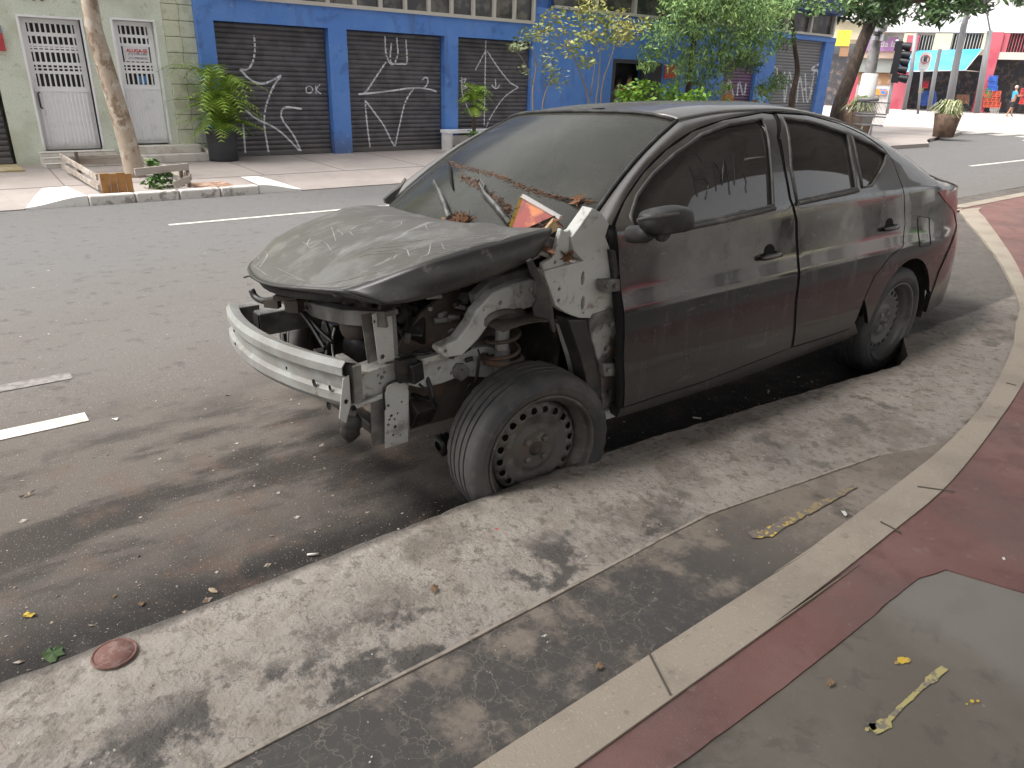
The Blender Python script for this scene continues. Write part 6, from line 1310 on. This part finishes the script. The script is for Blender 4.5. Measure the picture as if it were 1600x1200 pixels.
# ================================================================== BEYOND THE CROSSING (vertical plane facing the car)
ZF = .10
def gf(px, py, z=ZF): return at(px, py, 2, z)
pc = gf(1525, 176); nv = (Vector((pc.x, pc.y, 0))-Vector((CPOS.x, CPOS.y, 0))).normalized(); nv = Matrix.Rotation(math.radians(6), 3, 'Z') @ nv
uv_ = Vector((nv.y, -nv.x, 0))                       # to the right as seen from the camera
def fp(px, py, back=0.):
    d = ray(px, py); t = ((pc+nv*back)-CPOS).dot(nv)/d.dot(nv); return CPOS+d*t
AXF = (uv_, nv, Vector((0, 0, 1)))
def fbox(mb, x0, x1, y0, y1, back=0., thick=.3, ztoground=False):
    a = fp((x0+x1)/2, y0, back); b_ = fp((x0+x1)/2, y1, back); l = fp(x0, (y0+y1)/2, back); r = fp(x1, (y0+y1)/2, back)
    z1, z0 = a.z, (ZF if ztoground else b_.z); w_ = (r-l).dot(uv_); c = (l+r)/2; c.z = (z0+z1)/2
    return mb.box(c+nv*thick/2, (w_, thick, z1-z0), AXF)
m_wwall = M('white_building_wall', (.66, .65, .64), [dict(c=(.55, .54, .53), s=.4, lo=.4, hi=.65)], rough=.8)
m_crwall = M('cream_building_wall', (.62, .57, .40), [dict(c=(.5, .46, .34), s=.5, lo=.45, hi=.65)], rough=.8)
m_pink = M('pink_red_paint', (.44, .10, .13), [dict(c=(.40, .06, .09), s=1.2, lo=.45, hi=.6)], rough=.6)
m_shopin = M('shop_interior', (.05, .05, .055), [dict(c=(.14, .12, .11), s=2.5, lo=.5, hi=.6), dict(c=(.22, .10, .06), s=4, lo=.6, hi=.66, k=.8), dict(c=(.04, .07, .16), s=3.3, lo=.58, hi=.64, k=.8)], rough=.6)
m_aw = M('sky_blue_awning', (.05, .34, .82), [dict(c=(.09, .5, .78), s=.8, lo=.4, hi=.6)], rough=.5)
WBld = empty('white_market_building', pc, 'white building with dark pink columns and open shopfronts across the crossing', 'building')
mb = MB(); fbox(mb, 1405, 1900, -260, 52, .0, 8); mb.build('upper_wall', m_wwall, WBld)
for (x0, x1) in ((1410, 1430), (1458, 1486), (1534, 1545)): mb = MB(); fbox(mb, x0, x1, 52, 86, .02, .5); mb.build('wall_panel', m_crwall, WBld)
for (x0, x1, y0, y1) in ((1430, 1458, 55, 78), (1486, 1534, 53, 77), (1566, 1700, 52, 86)):
    m = MB(); fbox(m, x0, x1, y0, y1, .25, .05); w_ = m.build('barred_window', m_dark, WBld)
    n = int((x1-x0)/4.5)
    for i in range(n): m = MB(); fbox(m, x0+(x1-x0)*(i+.5)/n-.5, x0+(x1-x0)*(i+.5)/n+.5, y0, y1, .15, .04); m.build('window_bar', m_alum if i % 1 == 0 and x0 < 1560 else m_pink, w_)
for (x0, x1, y0) in ((1405, 1424, 55), (1534, 1553, 50), (1392, 1412, 106)):
    m = MB(); fbox(m, x0, x1, y0, 178, -.15, .7, True); m.build('column', m_pink, WBld)
m = MB(); fbox(m, 1553, 1575, 52, 85, .0, .3); m.build('pink_panel', m_pink, WBld)
m = MB(); fbox(m, 1408, 1900, 84, 200, 3.0, .1, True); m.build('shop_interior', m_shopin, WBld)
m = MB(); fbox(m, 1545, 1900, 84, 96, -.1, .4); m.build('shop_lintel', m_alum, WBld)
# awning
AW = empty('blue_awning', fp(1470, 90), 'bright sky-blue sloping awning over the shopfront', 'awning')
a, b_ = fp(1412, 80), fp(1536, 76); c, d = fp(1402, 112, -2.2), fp(1508, 110, -2.2)
mb = MB(); mb.prism([a, b_, d, c], (0, 0, -.03)); mb.build('canvas', m_aw, AW)
mb = MB(); mb.tube([b_, d], .03, 6); mb.tube([c, d], .03, 6); mb.tube([d, fp(1530, 112)], .03, 6); mb.build('awning_frame', m_alum, AW)
# cream / purple shop on the left part
CB = empty('cream_corner_building', fp(1370, 60, 1), 'cream corner building with a lilac shop sign and grey shutter behind the leaning tree', 'building')
mb = MB(); fbox(mb, 1290, 1412, -200, 62, 1.0, 6); mb.build('wall', m_crwall, CB)
mb = MB(); fbox(mb, 1300, 1404, 20, 32, .6, .4); mb.build('ledge', m_wwall, CB)
m = MB(); fbox(m, 1344, 1402, 58, 80, .7, .25); ps = m.build('lilac_sign', M('lilac_sign', (.30, .16, .33), rough=.5), CB)
q = fp(1388, 69, .68); textmesh('da la', .55, m_wwall, 'sign_lettering', ps, q, uv_, (0, 0, 1), .005)
m = MB(); fbox(m, 1340, 1402, 80, 91, .8, .2); m.build('beige_valance', M('beige_cloth', (.42, .32, .26), rough=.8), CB)
m = MB(); fbox(m, 1336, 1400, 91, 113, 1.0, .1); m.build('grey_shutter', M('grey_green_shutter', (.26, .29, .27), rough=.6), CB)
m = MB(); fbox(m, 1332, 1400, 113, 132, 1.2, .1); m.build('brown_panel', M('brown_panel', (.28, .17, .09), [dict(c=(.4, .3, .2), s=2, lo=.5, hi=.6)], rough=.6), CB)
m = MB(); fbox(m, 1332, 1402, 132, 190, 1.25, .1, True); m.build('white_counter', m_wwall, CB)
m = MB(); fbox(m, 1290, 1334, 85, 190, 1.6, .1, True); m.build('shop_interior', m_shopin, CB)
m = MB(); fbox(m, 1364, 1385, 139, 148, 1.1, .1); m.build('poster', M('blue_orange_poster', (.05, .22, .55), [dict(c=(.75, .30, .05), s=1.6, lo=.5, hi=.52)], rough=.5), CB)
for (x0, x1) in ((1326, 1336), (1400, 1410)):
    m = MB(); fbox(m, x0, x1, 118, 178, .3, .4, True); m.build('pink_post', m_pink, CB)
YS = empty('yellow_sign', fp(1318, 59, .3), 'plain square yellow sign board beside the blue building', 'sign')
m = MB(); fbox(m, 1307, 1329, 47, 72, -.5, .12); m.build('board', M('yellow_board', (.70, .52, .06), rough=.5), YS)
m = MB(); fbox(m, 1312, 1326, 72, 88, -.45, .08); m.build('lower_board', M('brown_board', (.28, .16, .09), rough=.6), YS)
# goods in front of the shops
random.seed(9)
cr = [('stack of red and orange plastic crates outside the right shopfront', (.50, .09, .05), 1536, 1565, 142, 168, 3), ('blue plastic crate pile beside the pink column', (.04, .13, .50), 1543, 1560, 118, 142, 3), ('green plastic crate on the crate pile', (.02, .22, .08), 1538, 1550, 138, 153, 2), ('grey crates at the foot of the red crate stack', (.35, .33, .32), 1546, 1562, 168, 178, 2), ('blue boxes under the awning', (.03, .09, .34), 1436, 1464, 142, 165, 4), ('bright red bundle hanging under the awning', (.55, .03, .05), 1440, 1452, 127, 138, 1), ('yellow box under the awning', (.55, .42, .05), 1434, 1444, 136, 145, 1), ('orange folding tables at the dark shopfront', (.22, .10, .06), 1494, 1516, 148, 162, 2), ('red object at the right edge of the picture', (.5, .05, .05), 1592, 1620, 138, 163, 2)]
for lab, c_, x0, x1, y0, y1, k in cr:
    g = empty('crate_stack', fp((x0+x1)/2, y1, -.6), lab, 'crates'); mt = M('plastic_'+str(round(c_[0]*100)), c_, [dict(c=tuple(v*.6 for v in c_), s=3, lo=.5, hi=.6)], rough=.5)
    for i in range(k):
        m = MB(); yy0 = y0+(y1-y0)*i/k; yy1 = y0+(y1-y0)*(i+1)/k-.4
        q0, q1 = fp(x0+random.random()*1.5, yy1, -.6), fp(x1-random.random()*1.5, yy0, -.6); w_ = (q1-q0).dot(uv_); h_ = q1.z-q0.z; c0 = q0+nv*.25
        u2 = uv_*w_; m.box(c0+u2*.5+Vector((0, 0, h_*.08)), (w_, .5, h_*.16), AXF)
        for f in (0, .25, .5, .75, 1): m.box(c0+u2*f-nv*.24+Vector((0, 0, h_*.5)), (w_*.06, .03, h_), AXF)
        for f in (.35, .62, .9): m.box(c0+u2*.5-nv*.22+Vector((0, 0, h_*f)), (w_, .02, h_*.14), AXF)
        m.box(c0+u2*.5+nv*.1+Vector((0, 0, h_*.4)), (w_*.9, .2, h_*.7), AXF); m.build('crate', mt, g)
# poles
m_pole = M('galvanised_pole', (.42, .42, .43), rough=.5); 
def pole(name, lab, cat, L, y0w, r0, r1, mat=m_pole, parent=None, group=None):
    g = empty(name, L[0], lab, cat, group); mb = MB(); K = len(L); mb.tube(L, [r0+(r1-r0)*i/(K-1) for i in range(K)], 10); mb.build('pole', mat, g); return g
def dp(px, py, dist): r = ray(px, py); h = math.hypot(r.x, r.y); return CPOS+r*(dist/h)
sl_ = pole('street_lamp', 'tall tapering grey street lamp post with an arm in front of the blue awning', 'street lamp', [dp(1482, 168, 39.5), dp(1494, 100, 39.5), dp(1506, 40, 39.5), dp(1513, 17, 39.5), dp(1536, 4, 39.5), dp(1560, -14, 39.5)], 0, .16, .07)
tl2 = pole('signal_mast', 'slim pole with a thin bent wire top beside the right pink column', 'pole', [dp(1526, 177, 40), dp(1536, 110, 40), dp(1547, 48, 40)], 0, .13, .10)
mb = MB(); mb.tube([dp(1547, 48, 40), dp(1542, 20, 40), dp(1537, -5, 40)], .03, 6); mb.build('bent_wire', m_pole, tl2)
sg_ = pole('parking_sign', 'thin post carrying a round-cornered white parking sign with a red ringed E', 'sign', [dp(1434, 178, 36), dp(1441, 108, 36)], 0, .05, .05)
q = dp(1445, 96, 36); nn = (Vector((CPOS.x, CPOS.y, 0))-Vector((q.x, q.y, 0))).normalized(); uu = Vector((-nn.y, nn.x, 0)); uu = uu if uu.dot(RT) > 0 else -uu
def rr(w_, h_, r, c): 
    L = []
    for cx, cy, a0 in ((w_/2-r, h_/2-r, 0), (-w_/2+r, h_/2-r, 90), (-w_/2+r, -h_/2+r, 180), (w_/2-r, -h_/2+r, 270)):
        for k in range(5): a = math.radians(a0+k*22.5); L.append(c+uu*(cx+r*math.cos(a))+Vector((0, 0, cy+r*math.sin(a))))
    return L
mb = MB(); mb.prism(rr(.40, .72, .18, q), -nn*.03); bd = mb.build('sign_plate', M('sign_white', (.8, .78, .76), rough=.5), sg_)
mb = MB(); mb.tube([q+nn*.03+Vector((0, 0, .08))+uu*(.15*math.cos(a/16*6.2832))+Vector((0, 0, .15*math.sin(a/16*6.2832))) for a in range(17)], .015, 6, False); mb.build('sign_ring', m_rt, bd)
textmesh('E', .24, m_bt, 'sign_letter', bd, q+nn*.02+Vector((0, 0, .08)), uu, (0, 0, 1), .005, bold=.012)
pole('plain_post', 'plain grey post left of the parking sign', 'post', [dp(1412, 172, 38), dp(1424, 110, 38), dp(1431, 52, 38)], 0, .09, .08)
pole('awning_post', 'plain grey post right of the parking sign, before the blue awning', 'post', [dp(1451, 174, 38), dp(1460, 120, 38), dp(1469, 77, 38)], 0, .09, .08)
pl_ = pole('utility_pole', 'concrete utility pole with a white-painted foot and brackets, right of the leaning tree', 'pole', [dp(1352, 160, 38), dp(1362, 100, 38), dp(1375, 30, 38), dp(1385, -30, 38)], 0, .26, .18, M('concrete_pole', (.30, .29, .28), [dict(c=(.2, .19, .18), s=3, lo=.45, hi=.6)], rough=.8))
mb = MB(); mb.tube([dp(1350, 172, 38), dp(1352, 160, 38), dp(1360, 115, 38)], [.36, .36, .32], 10); mb.build('white_foot', m_wwall, pl_)
mb = MB()
for i in range(9): q = dp(1370+random.random()*22-4, 38+random.random()*22, 37.7); mb.box(q, (.3+.5*random.random(), .15, .12+.2*random.random()))
mb.build('pole_bracket', m_pole, pl_)
# traffic light seen from the side, four visors
TL = empty('traffic_light', dp(1392, 175, 34), 'black traffic light with four visors on a white post, seen from the side', 'traffic light')
mb = MB(); mb.tube([dp(1386, 178, 34), dp(1394, 130, 34), dp(1402, 62, 34)], [.06, .06, .05], 8); mb.build('pole', m_wwall, TL)
m_tlb = M('traffic_light_black', (.015, .015, .02), rough=.5)
for k, (u, v) in enumerate(((1404, 72), (1403, 85), (1401, 96), (1398, 108), (1399, 122))):
    m = MB(); q = dp(u, v, 33.8); m.box(q, (.26, .22, .34), (uu, nn, Vector((0, 0, 1)))); hd = m.build('signal_section', m_tlb, TL)
    m = MB(); m.lathe([(.12, 0), (.14, .12), (.15, .34)], q+uu*.10+Vector((0, 0, .02)), uu*.95-Vector((0, 0, .15)), 10); m.build('visor', m_tlb, hd)
# planters on the corner
m_pot2 = M('brown_concrete_pot', (.17, .11, .075), [dict(c=(.10, .065, .05), s=4, lo=.45, hi=.6)], rough=.85)
m_spider = M('spider_plant_leaf', (.28, .30, .12), [dict(c=(.42, .42, .28), s=5, lo=.5, hi=.55), dict(c=(.12, .2, .05), s=3, lo=.55, hi=.62)], rough=.6)
for (u, v, dist, lab, sc) in ((1475, 206, 34.0, 'brown conical planter with a spider plant on the pavement corner', 1.), (1338, 200, 30., 'planter of yellowish grassy leaves behind the car roof beside the wire cart', 1.1)):
    g0 = dp(u, v, dist); g0.z = ZSW; pb = empty('planter', g0, lab, 'planter', 'planters on the street corner')
    mb = MB(); mb.lathe([(0, 0), (.36*sc, 0), (.42*sc, .5*sc), (.47*sc, .82*sc), (.43*sc, .84*sc), (.40*sc, .74*sc), (0, .74*sc)], g0, (0, 0, 1), 20); mb.build('pot', m_pot2, pb)
    mb = MB()
    for i in range(170):
        az = random.random()*6.28; L = .4+.35*random.random(); o = g0+Vector((random.gauss(0, .12), random.gauss(0, .12), .76*sc)); rs_ = .15+.45*random.random(); P_ = [o, o+Vector((math.cos(az)*L*.4, math.sin(az)*L*.4, rs_)), o+Vector((math.cos(az)*L, math.sin(az)*L, rs_*.45-.15))]
        sd = Vector((-math.sin(az), math.cos(az), 0))*.022; mb.add([P_[0]-sd, P_[0]+sd, P_[1]+sd*1.2, P_[1]-sd*1.2, P_[2]], [(0, 1, 2, 3), (3, 2, 4)])
    mb.build('foliage', m_spider, pb)
# wire cart
q0 = dp(1348, 206, 27); q0.z = ZSW; WC = empty('wire_cart', q0, 'wheeled wire-basket cart parked on the corner pavement', 'cart')
m_wire = M('dull_wire', (.16, .16, .16), rough=.5)
c = [dp(x, y, 27) for x, y in ((1352, 158), (1390, 160))]; back = Vector((-RT.y, RT.x, 0)).normalized()*.7
Z0, Z1, Zm = dp(1360, 196, 27).z, dp(1360, 160, 27).z, dp(1360, 178, 27).z
l0, r0_ = Vector((c[0].x, c[0].y, 0)), Vector((c[1].x, c[1].y, 0)); wv_ = r0_-l0
mb = MB()
for z_, s_ in ((Z0, .85), (Zm, .97), (Zm-.08, .95), (Z1, 1.)):
    A1 = l0+wv_*(.5-.5*s_)+Vector((0, 0, z_)); B1 = l0+wv_*(.5+.5*s_)+Vector((0, 0, z_)); mb.tube([A1, B1, B1+back, A1+back, A1], .018, 5, False)
for i in range(17):
    f = i/16
    for o in (Vector(), back): mb.tube([l0+wv_*(.075+.85*f)+o+Vector((0, 0, Z0)), l0+wv_*f+o+Vector((0, 0, Z1))], .007, 4, False)
mb.build('basket', m_wire, WC)
for f in (.3, .7): m = MB(); m.tube([l0+wv_*f+back*.5+Vector((0, 0, Z0)), l0+wv_*f+back*.5+Vector((0, 0, ZSW))], .03, 6); m.build('leg', m_wire, WC)
m = MB(); e = l0+wv_*-.35+Vector((0, 0, Z1+.06)); m.tube([e, l0+wv_*.55+Vector((0, 0, Z1+.10))], .06, 6); m.build('handle', m_wire, WC)
# ---------------------------------------------------------------- people far off
m_skin = M('skin_tone', (.32, .17, .11), rough=.6)
def person(base, h, face, lab, top, legs, hair, arms='down', stride=.12, child=False, hat=False, bag=None):
    g = empty('person', base, lab, 'person'); f = Vector((math.cos(face), math.sin(face), 0)); sd = Vector((-f.y, f.x, 0)); Z = Vector((0, 0, 1)); b = Vector(base)
    def skin(name, J, E, R, mat, sub=1):
        me = bpy.data.meshes.new(name); me.from_pydata([tuple(j) for j in J], E, []); o = bpy.data.objects.new(name, me); COL.objects.link(o); me.materials.append(mat)
        o.modifiers.new('skin', 'SKIN'); sv = me.skin_vertices[0].data
        for i, r_ in enumerate(R): sv[i].radius = (r_, r_) if not isinstance(r_, tuple) else r_; sv[i].use_root = (i == 0)
        s = o.modifiers.new('sub', 'SUBSURF'); s.levels = sub; s.render_levels = sub; o.parent = g; o.matrix_parent_inverse = g.matrix_world.inverted()
        for pl in me.polygons: pl.use_smooth = True
        return o
    k = h/1.7; P = lambda fo, si, z: b + f*(fo*k) + sd*(si*k) + Z*(z*k)
    hip = P(0, 0, .92); J = [hip, P(0, 0, 1.12), P(0, 0, 1.33), P(0, 0, 1.45), P(.01, 0, 1.53), P(.02, 0, 1.60), P(.01, 0, 1.68)]; R = [.13, .12, .14, .07, .055, .085, .07]
    E = [(i, i+1) for i in range(6)]
    for s in (-1, 1):
        o = len(J); J += [P(0, .09*s, .84), P(stride*s*.5+.03, .10*s, .48), P(stride*s-.02, .10*s, .09), P(stride*s+.12, .11*s, .04)]; R += [.085, .06, .042, .04]; E += [(0, o), (o, o+1), (o+1, o+2), (o+2, o+3)]
        o = len(J); el = P(-.04, .25*s, 1.12) if arms == 'down' else P(.08, .26*s, 1.14); hd = P(.05, .26*s, .88) if arms == 'down' else P(.28, .18*s, 1.20)
        J += [P(0, .17*s, 1.38), el, hd, hd + (hd-el).normalized()*.07*k]; R += [.055, .042, .03, .026]; E += [(2, o), (o, o+1), (o+1, o+2), (o+2, o+3)]
        tip = J[-1]
        for q in range(5):
            dd = (tip-el).normalized(); J += [tip + dd*.05*k + sd*((q-2)*.013*k) + f*(.02*k if q == 0 else 0)]; R += [.008]; E += [(o+3, len(J)-1)]
    skin('body', J, E, [r*k*1.0 for r in R], m_skin)
    JT = [P(0, 0, .90), P(0, 0, 1.12), P(0, 0, 1.34), P(0, 0, 1.42)]; ET = [(0, 1), (1, 2), (2, 3)]; RTt = [.155, .14, .158, .09]
    for s in (-1, 1): o = len(JT); JT += [P(0, .17*s, 1.37), P(-.02, .225*s, 1.22)]; RTt += [.07, .058]; ET += [(2, o), (o, o+1)]
    skin('shirt', JT, ET, [r*k for r in RTt], top)
    JL = [P(0, 0, .92)]; RL = [.15]; EL = []
    for s in (-1, 1): o = len(JL); JL += [P(0, .09*s, .82), P(stride*s*.5+.03, .10*s, .50)] + ([P(stride*s, .10*s, .12)] if not child else []); RL += [.10, .078] + ([.055] if not child else []); EL += [(0, o), (o, o+1)] + ([(o+1, o+2)] if not child else [])
    skin('trousers', JL, EL, [r*k for r in RL], legs)
    mb = MB(); mb.lathe([(0, .115), (.06, .10), (.095, .05), (.10, 0), (.085, -.05), (.06, -.07)], P(-.012, 0, 1.63), (0, 0, 1), 14); hh = mb.build('hair', hair, g); 
    mb = MB()
    for s in (-1, 1): mb.box(P(.095, .03*s, 1.62), (.012*k, .012*k, .010*k))
    mb.box(P(.105, 0, 1.595), (.025*k, .02*k, .03*k)); mb.box(P(.098, 0, 1.56), (.01*k, .04*k, .008*k)); mb.build('face', m_dark, g)
    return g
W_ = lambda n, c: M(n, c, [dict(c=tuple(v*.7 for v in c), s=6, lo=.5, hi=.65)], rough=.9)
q = gf(1576, 183); ph = (dp(1576, 134, math.hypot(q.x-CPOS.x, q.y-CPOS.y)).z - q.z)
person(q, ph, math.atan2(uv_.y, uv_.x)+.3, 'pedestrian in a bright blue top, dark shorts and pale cap walking on the far pavement', W_('blue_top', (.03, .28, .55)), W_('dark_shorts', (.03, .03, .04)), W_('pale_cap', (.45, .36, .30)), 'up', .18, True)
for (u, lab, tc, hc, y_, htop) in ((983, 'person in a reddish top standing in the dark doorway', (.38, .08, .07), (.015, .012, .01), 13.15, 118), (966, 'person in a grey-white top at the left of the dark doorway', (.34, .35, .38), (.02, .015, .012), 13.2, 124), (1140, 'person with an orange-brown top passing behind the weeping tree', (.42, .15, .06), (.02, .015, .01), 12.4, 134), (1190, 'person in a pale blue shirt behind the weeping tree', (.20, .40, .62), (.03, .02, .015), 12.5, 134)):
    zt = at(u, htop, 1, y_).z; x_ = at(u, htop, 1, y_).x
    person((x_, y_, ZSW), zt-ZSW, -1.9, lab, W_('top', tc), W_('dark_trousers', (.03, .03, .05)), W_('dark_hair', hc), 'down', .05)
b_ = None
# ================================================================== ELEVATED ROAD OVERHEAD AND BUILDINGS BEHIND THE CAMERA (outside the frame, seen in reflections)
m_deck = M('viaduct_concrete', (.20, .185, .17), [dict(c=(.13, .12, .11), s=.6, lo=.45, hi=.65)], rough=.9)
VD = empty('elevated_road', (10, -4, 0), 'concrete elevated road deck on round columns above the near side of the street', 'viaduct')
mb = MB(); mb.bx(-60, 34, -11.5, 1.5, 10.5, 11.5); mb.build('deck', m_deck, VD)
for y in (-11.6, 1.6): mb = MB(); mb.bx(-60, 34, y-.09, y+.09, 11.1, 12.4); mb.build('parapet', m_deck, VD)
for x in (-40, -16, 32): mb = MB(); mb.lathe([(.8, 0), (.8, 9.3)], (x, -5.6, 0), (0, 0, 1), 24); mb.bx(x-.8, x+.8, -10, -1.4, 9.3, 10.48); mb.build('column', m_deck, VD)
OB = empty('opposite_building', (8, -22, 0), 'long low pale building with red and green shop awnings behind the camera', 'building')
mb = MB(); mb.bx(-60, 80, -34, -20, 0, 6.2); mb.build('wall', M('opposite_wall', (.78, .76, .72), [dict(c=(.66, .64, .60), s=.4, lo=.4, hi=.6)], rough=.8), OB)
for i in range(34):
    for j in range(1):
        if (i*7+j*3) % 5 == 0: continue
        mb = MB(); mb.bx(-50+i*3.6, -50+i*3.6+1.7, -20.0, -19.9, 4.2, 5.4); mb.build('window', m_win, OB)
for i, (x0, w_, mt) in enumerate(((-26, 9, m_pink), (-14, 5, m_leafg), (-3, 4, m_pink), (9, 3, m_leafg), (15, 5, m_pink), (30, 5, m_crwall), (40, 6, m_pink), (54, 8, m_leafg))):
    mb = MB(); mb.prism([Vector((x0, -20, 3.6)), Vector((x0, -18.2, 2.8)), Vector((x0, -18.2, 2.5)), Vector((x0, -20, 2.5))], (w_, 0, 0)); mb.build('shop_awning', mt, OB)
    mb = MB(); mb.bx(x0+.3, x0+w_*.6, -19.98, -19.92, .1, 2.3); mb.build('shop_window', m_win, OB)
# ================================================================== SMALL LITTER
random.seed(77)
m_l = [M('dry_leaf_brown', (.20, .13, .075), rough=.9), M('dry_leaf_tan', (.32, .25, .17), rough=.9), M('yellow_leaf_litter', (.45, .33, .04), rough=.8), M('green_leaf_litter', (.05, .09, .03), rough=.8), M('white_scrap', (.55, .53, .50), rough=.8), M('red_scrap', (.45, .03, .03), rough=.7)]
def litter(px, py, z, mt, sz, lab, cat='leaf', name='fallen_leaf', asp=.5, group=None):
    p = at(px, py, 2, z+.004); a = random.random()*6.28; mb = MB(); n = 13; ring = []
    for k in range(n):
        t = k/n*6.2832; rj = .62+.6*random.random(); x = sz*math.cos(t)*rj; y = sz*asp*math.sin(t)*rj; ring.append(p+Vector((x*math.cos(a)-y*math.sin(a), x*math.sin(a)+y*math.cos(a), sz*.45*random.random()**2)))
    mb.add([p+Vector((0, 0, sz*.22))]+ring, [(0, 1+k, 1+(k+1) % n) for k in range(n)]); return tag(mb.build(name, mt), lab, cat, group)
litter(333, 923, 0, m_l[1], .018, 'tan dry leaf on the asphalt nearer the kerb middle'); litter(222, 944, 0, m_l[0], .014, 'small brown leaf on the dark asphalt left of the tan one')
litter(44, 962, 0, m_l[2], .020, 'yellow leaf on the asphalt at the far left near the kerb'); litter(83, 1022, 0, m_l[3], .032, 'dark green crumpled leaf in the gutter', asp=.8); litter(178, 932, 0, m_l[0], .010, 'tiny brown leaf scrap on the asphalt left of the others')
litter(180, 655, 0, m_l[4], .016, 'pale scrap on the asphalt past the lane mark', 'scrap', 'paper_scrap'); litter(45, 773, 0, m_l[1], .03, 'thin tan leaf sliver on the asphalt at the left', asp=.2)
litter(679, 920, ZS, m_l[0], .018, 'orange-brown spot of leaf on the kerb concrete'); litter(776, 827, ZS, m_l[5], .009, 'tiny red scrap on the kerb concrete below the front wheel', 'scrap', 'red_scrap'); litter(1319, 803, ZS+.008, m_l[4], .016, 'whitish scrap beside the yellow mark', 'scrap', 'paper_scrap')
litter(936, 1042, ZS+.008, m_l[0], .014, 'dark brown blob of leaf on the stained slab', asp=.8); litter(1297, 1066, ZS+.006, m_l[0], .014, 'dark brown leaf scrap on the grey path', asp=.6); litter(1568, 873, ZS+.01, m_l[4], .009, 'white speck on the red path', 'scrap', 'paper_scrap')
litter(1128, 836, ZS+.008, m_l[0], .007, 'dark fleck left of the yellow mark', 'scrap', 'leaf_scrap'); litter(850, 994, ZS+.008, m_l[4], .007, 'small white crumb on the stained slab', 'scrap', 'paper_scrap')
for (u, v, L, lab, z) in ((489, 866, .038, 'white cigarette end on the asphalt by the kerb', 0), (1089, 653, .04, 'white cigarette end on the asphalt under the front door', 0)):
    p = at(u, v, 2, z+.008); a = random.random()*.6-.2; d = Vector((math.cos(a+.7), math.sin(a+.7)*-1, 0)); mb = MB(); mb.tube([p-d*L/2, p+d*L/2], .0042, 8); tag(mb.build('cigarette_end', M('cigarette_white', (.6, .58, .54), rough=.8)), lab, 'cigarette')
# manhole lid
p = at(179, 1022, 2, ZS+.004); mb = MB(); mb.lathe([(0, .0045), (.043, .0045), (.044, .002), (.046, .002), (.047, .0045), (.051, .004), (.052, 0)], p+Vector((0, 0, .001)), (0, 0, 1), 28)
ml = empty('round_service_lid', p, 'small round reddish service lid set in the kerb concrete', 'lid'); mb.build('lid', M('red_oxide_lid', (.17, .085, .07), [dict(c=(.24, .15, .13), s=30, lo=.48, hi=.6)], rough=.85, bump=[(90, .6, .004)]), ml)
# dust, grit and plant fragments: uncountable
mb = MB()
for i in range(5200):
    x = random.uniform(-3.2, 4.5); y = -.78+abs(random.gauss(0, .9)) if i % 2 else random.uniform(-.7, 5)
    if y < -.76: y = -.70
    if x > 2.4 and y < -.2: continue
    s_ = random.uniform(.0012, .0042)*(1 if i % 9 else 1.8); a = random.random()*6.28; z = zr(y)+.001
    ca, sa = math.cos(a)*s_*(1+2*random.random()*(i % 3 == 0)), math.sin(a)*s_
    mb.add([(x-ca, y-sa, z), (x+sa*.6, y-ca*.6, z), (x+ca, y+sa, z+s_*.5), (x-sa*.6, y+ca*.6, z+s_*.6)], [(0, 1, 2, 3)])
tag(mb.build('road_grit', M('pale_grit', (.24, .20, .165), [dict(c=(.36, .33, .29), s=60, lo=.5, hi=.52), dict(c=(.12, .08, .05), s=40, lo=.52, hi=.54)], rough=.9)), 'fine grit and leaf fragments scattered on the asphalt by the kerb', 'grit', kind='stuff')
mb = MB()
for i in range(1500):
    x = random.uniform(-1.7, 4.5); y = random.uniform(-1.6, -.86); z = ZS+.008
    if x > 2: y = random.uniform(-1.3, -.2+(x-2)*.2)
    s_ = random.uniform(.001, .003); a = random.random()*6.28; ca, sa = math.cos(a)*s_, math.sin(a)*s_
    mb.add([(x-ca, y-sa, z), (x+sa, y-ca, z), (x+ca, y+sa, z+s_), (x-sa, y+ca, z+s_)], [(0, 1, 2, 3)])
tag(mb.build('pavement_grit', M('pavement_grit', (.20, .17, .14), [dict(c=(.45, .42, .38), s=60, lo=.5, hi=.52), dict(c=(.08, .06, .05), s=40, lo=.52, hi=.54)], rough=.9)), 'fine grit scattered on the kerb concrete', 'grit', kind='stuff')
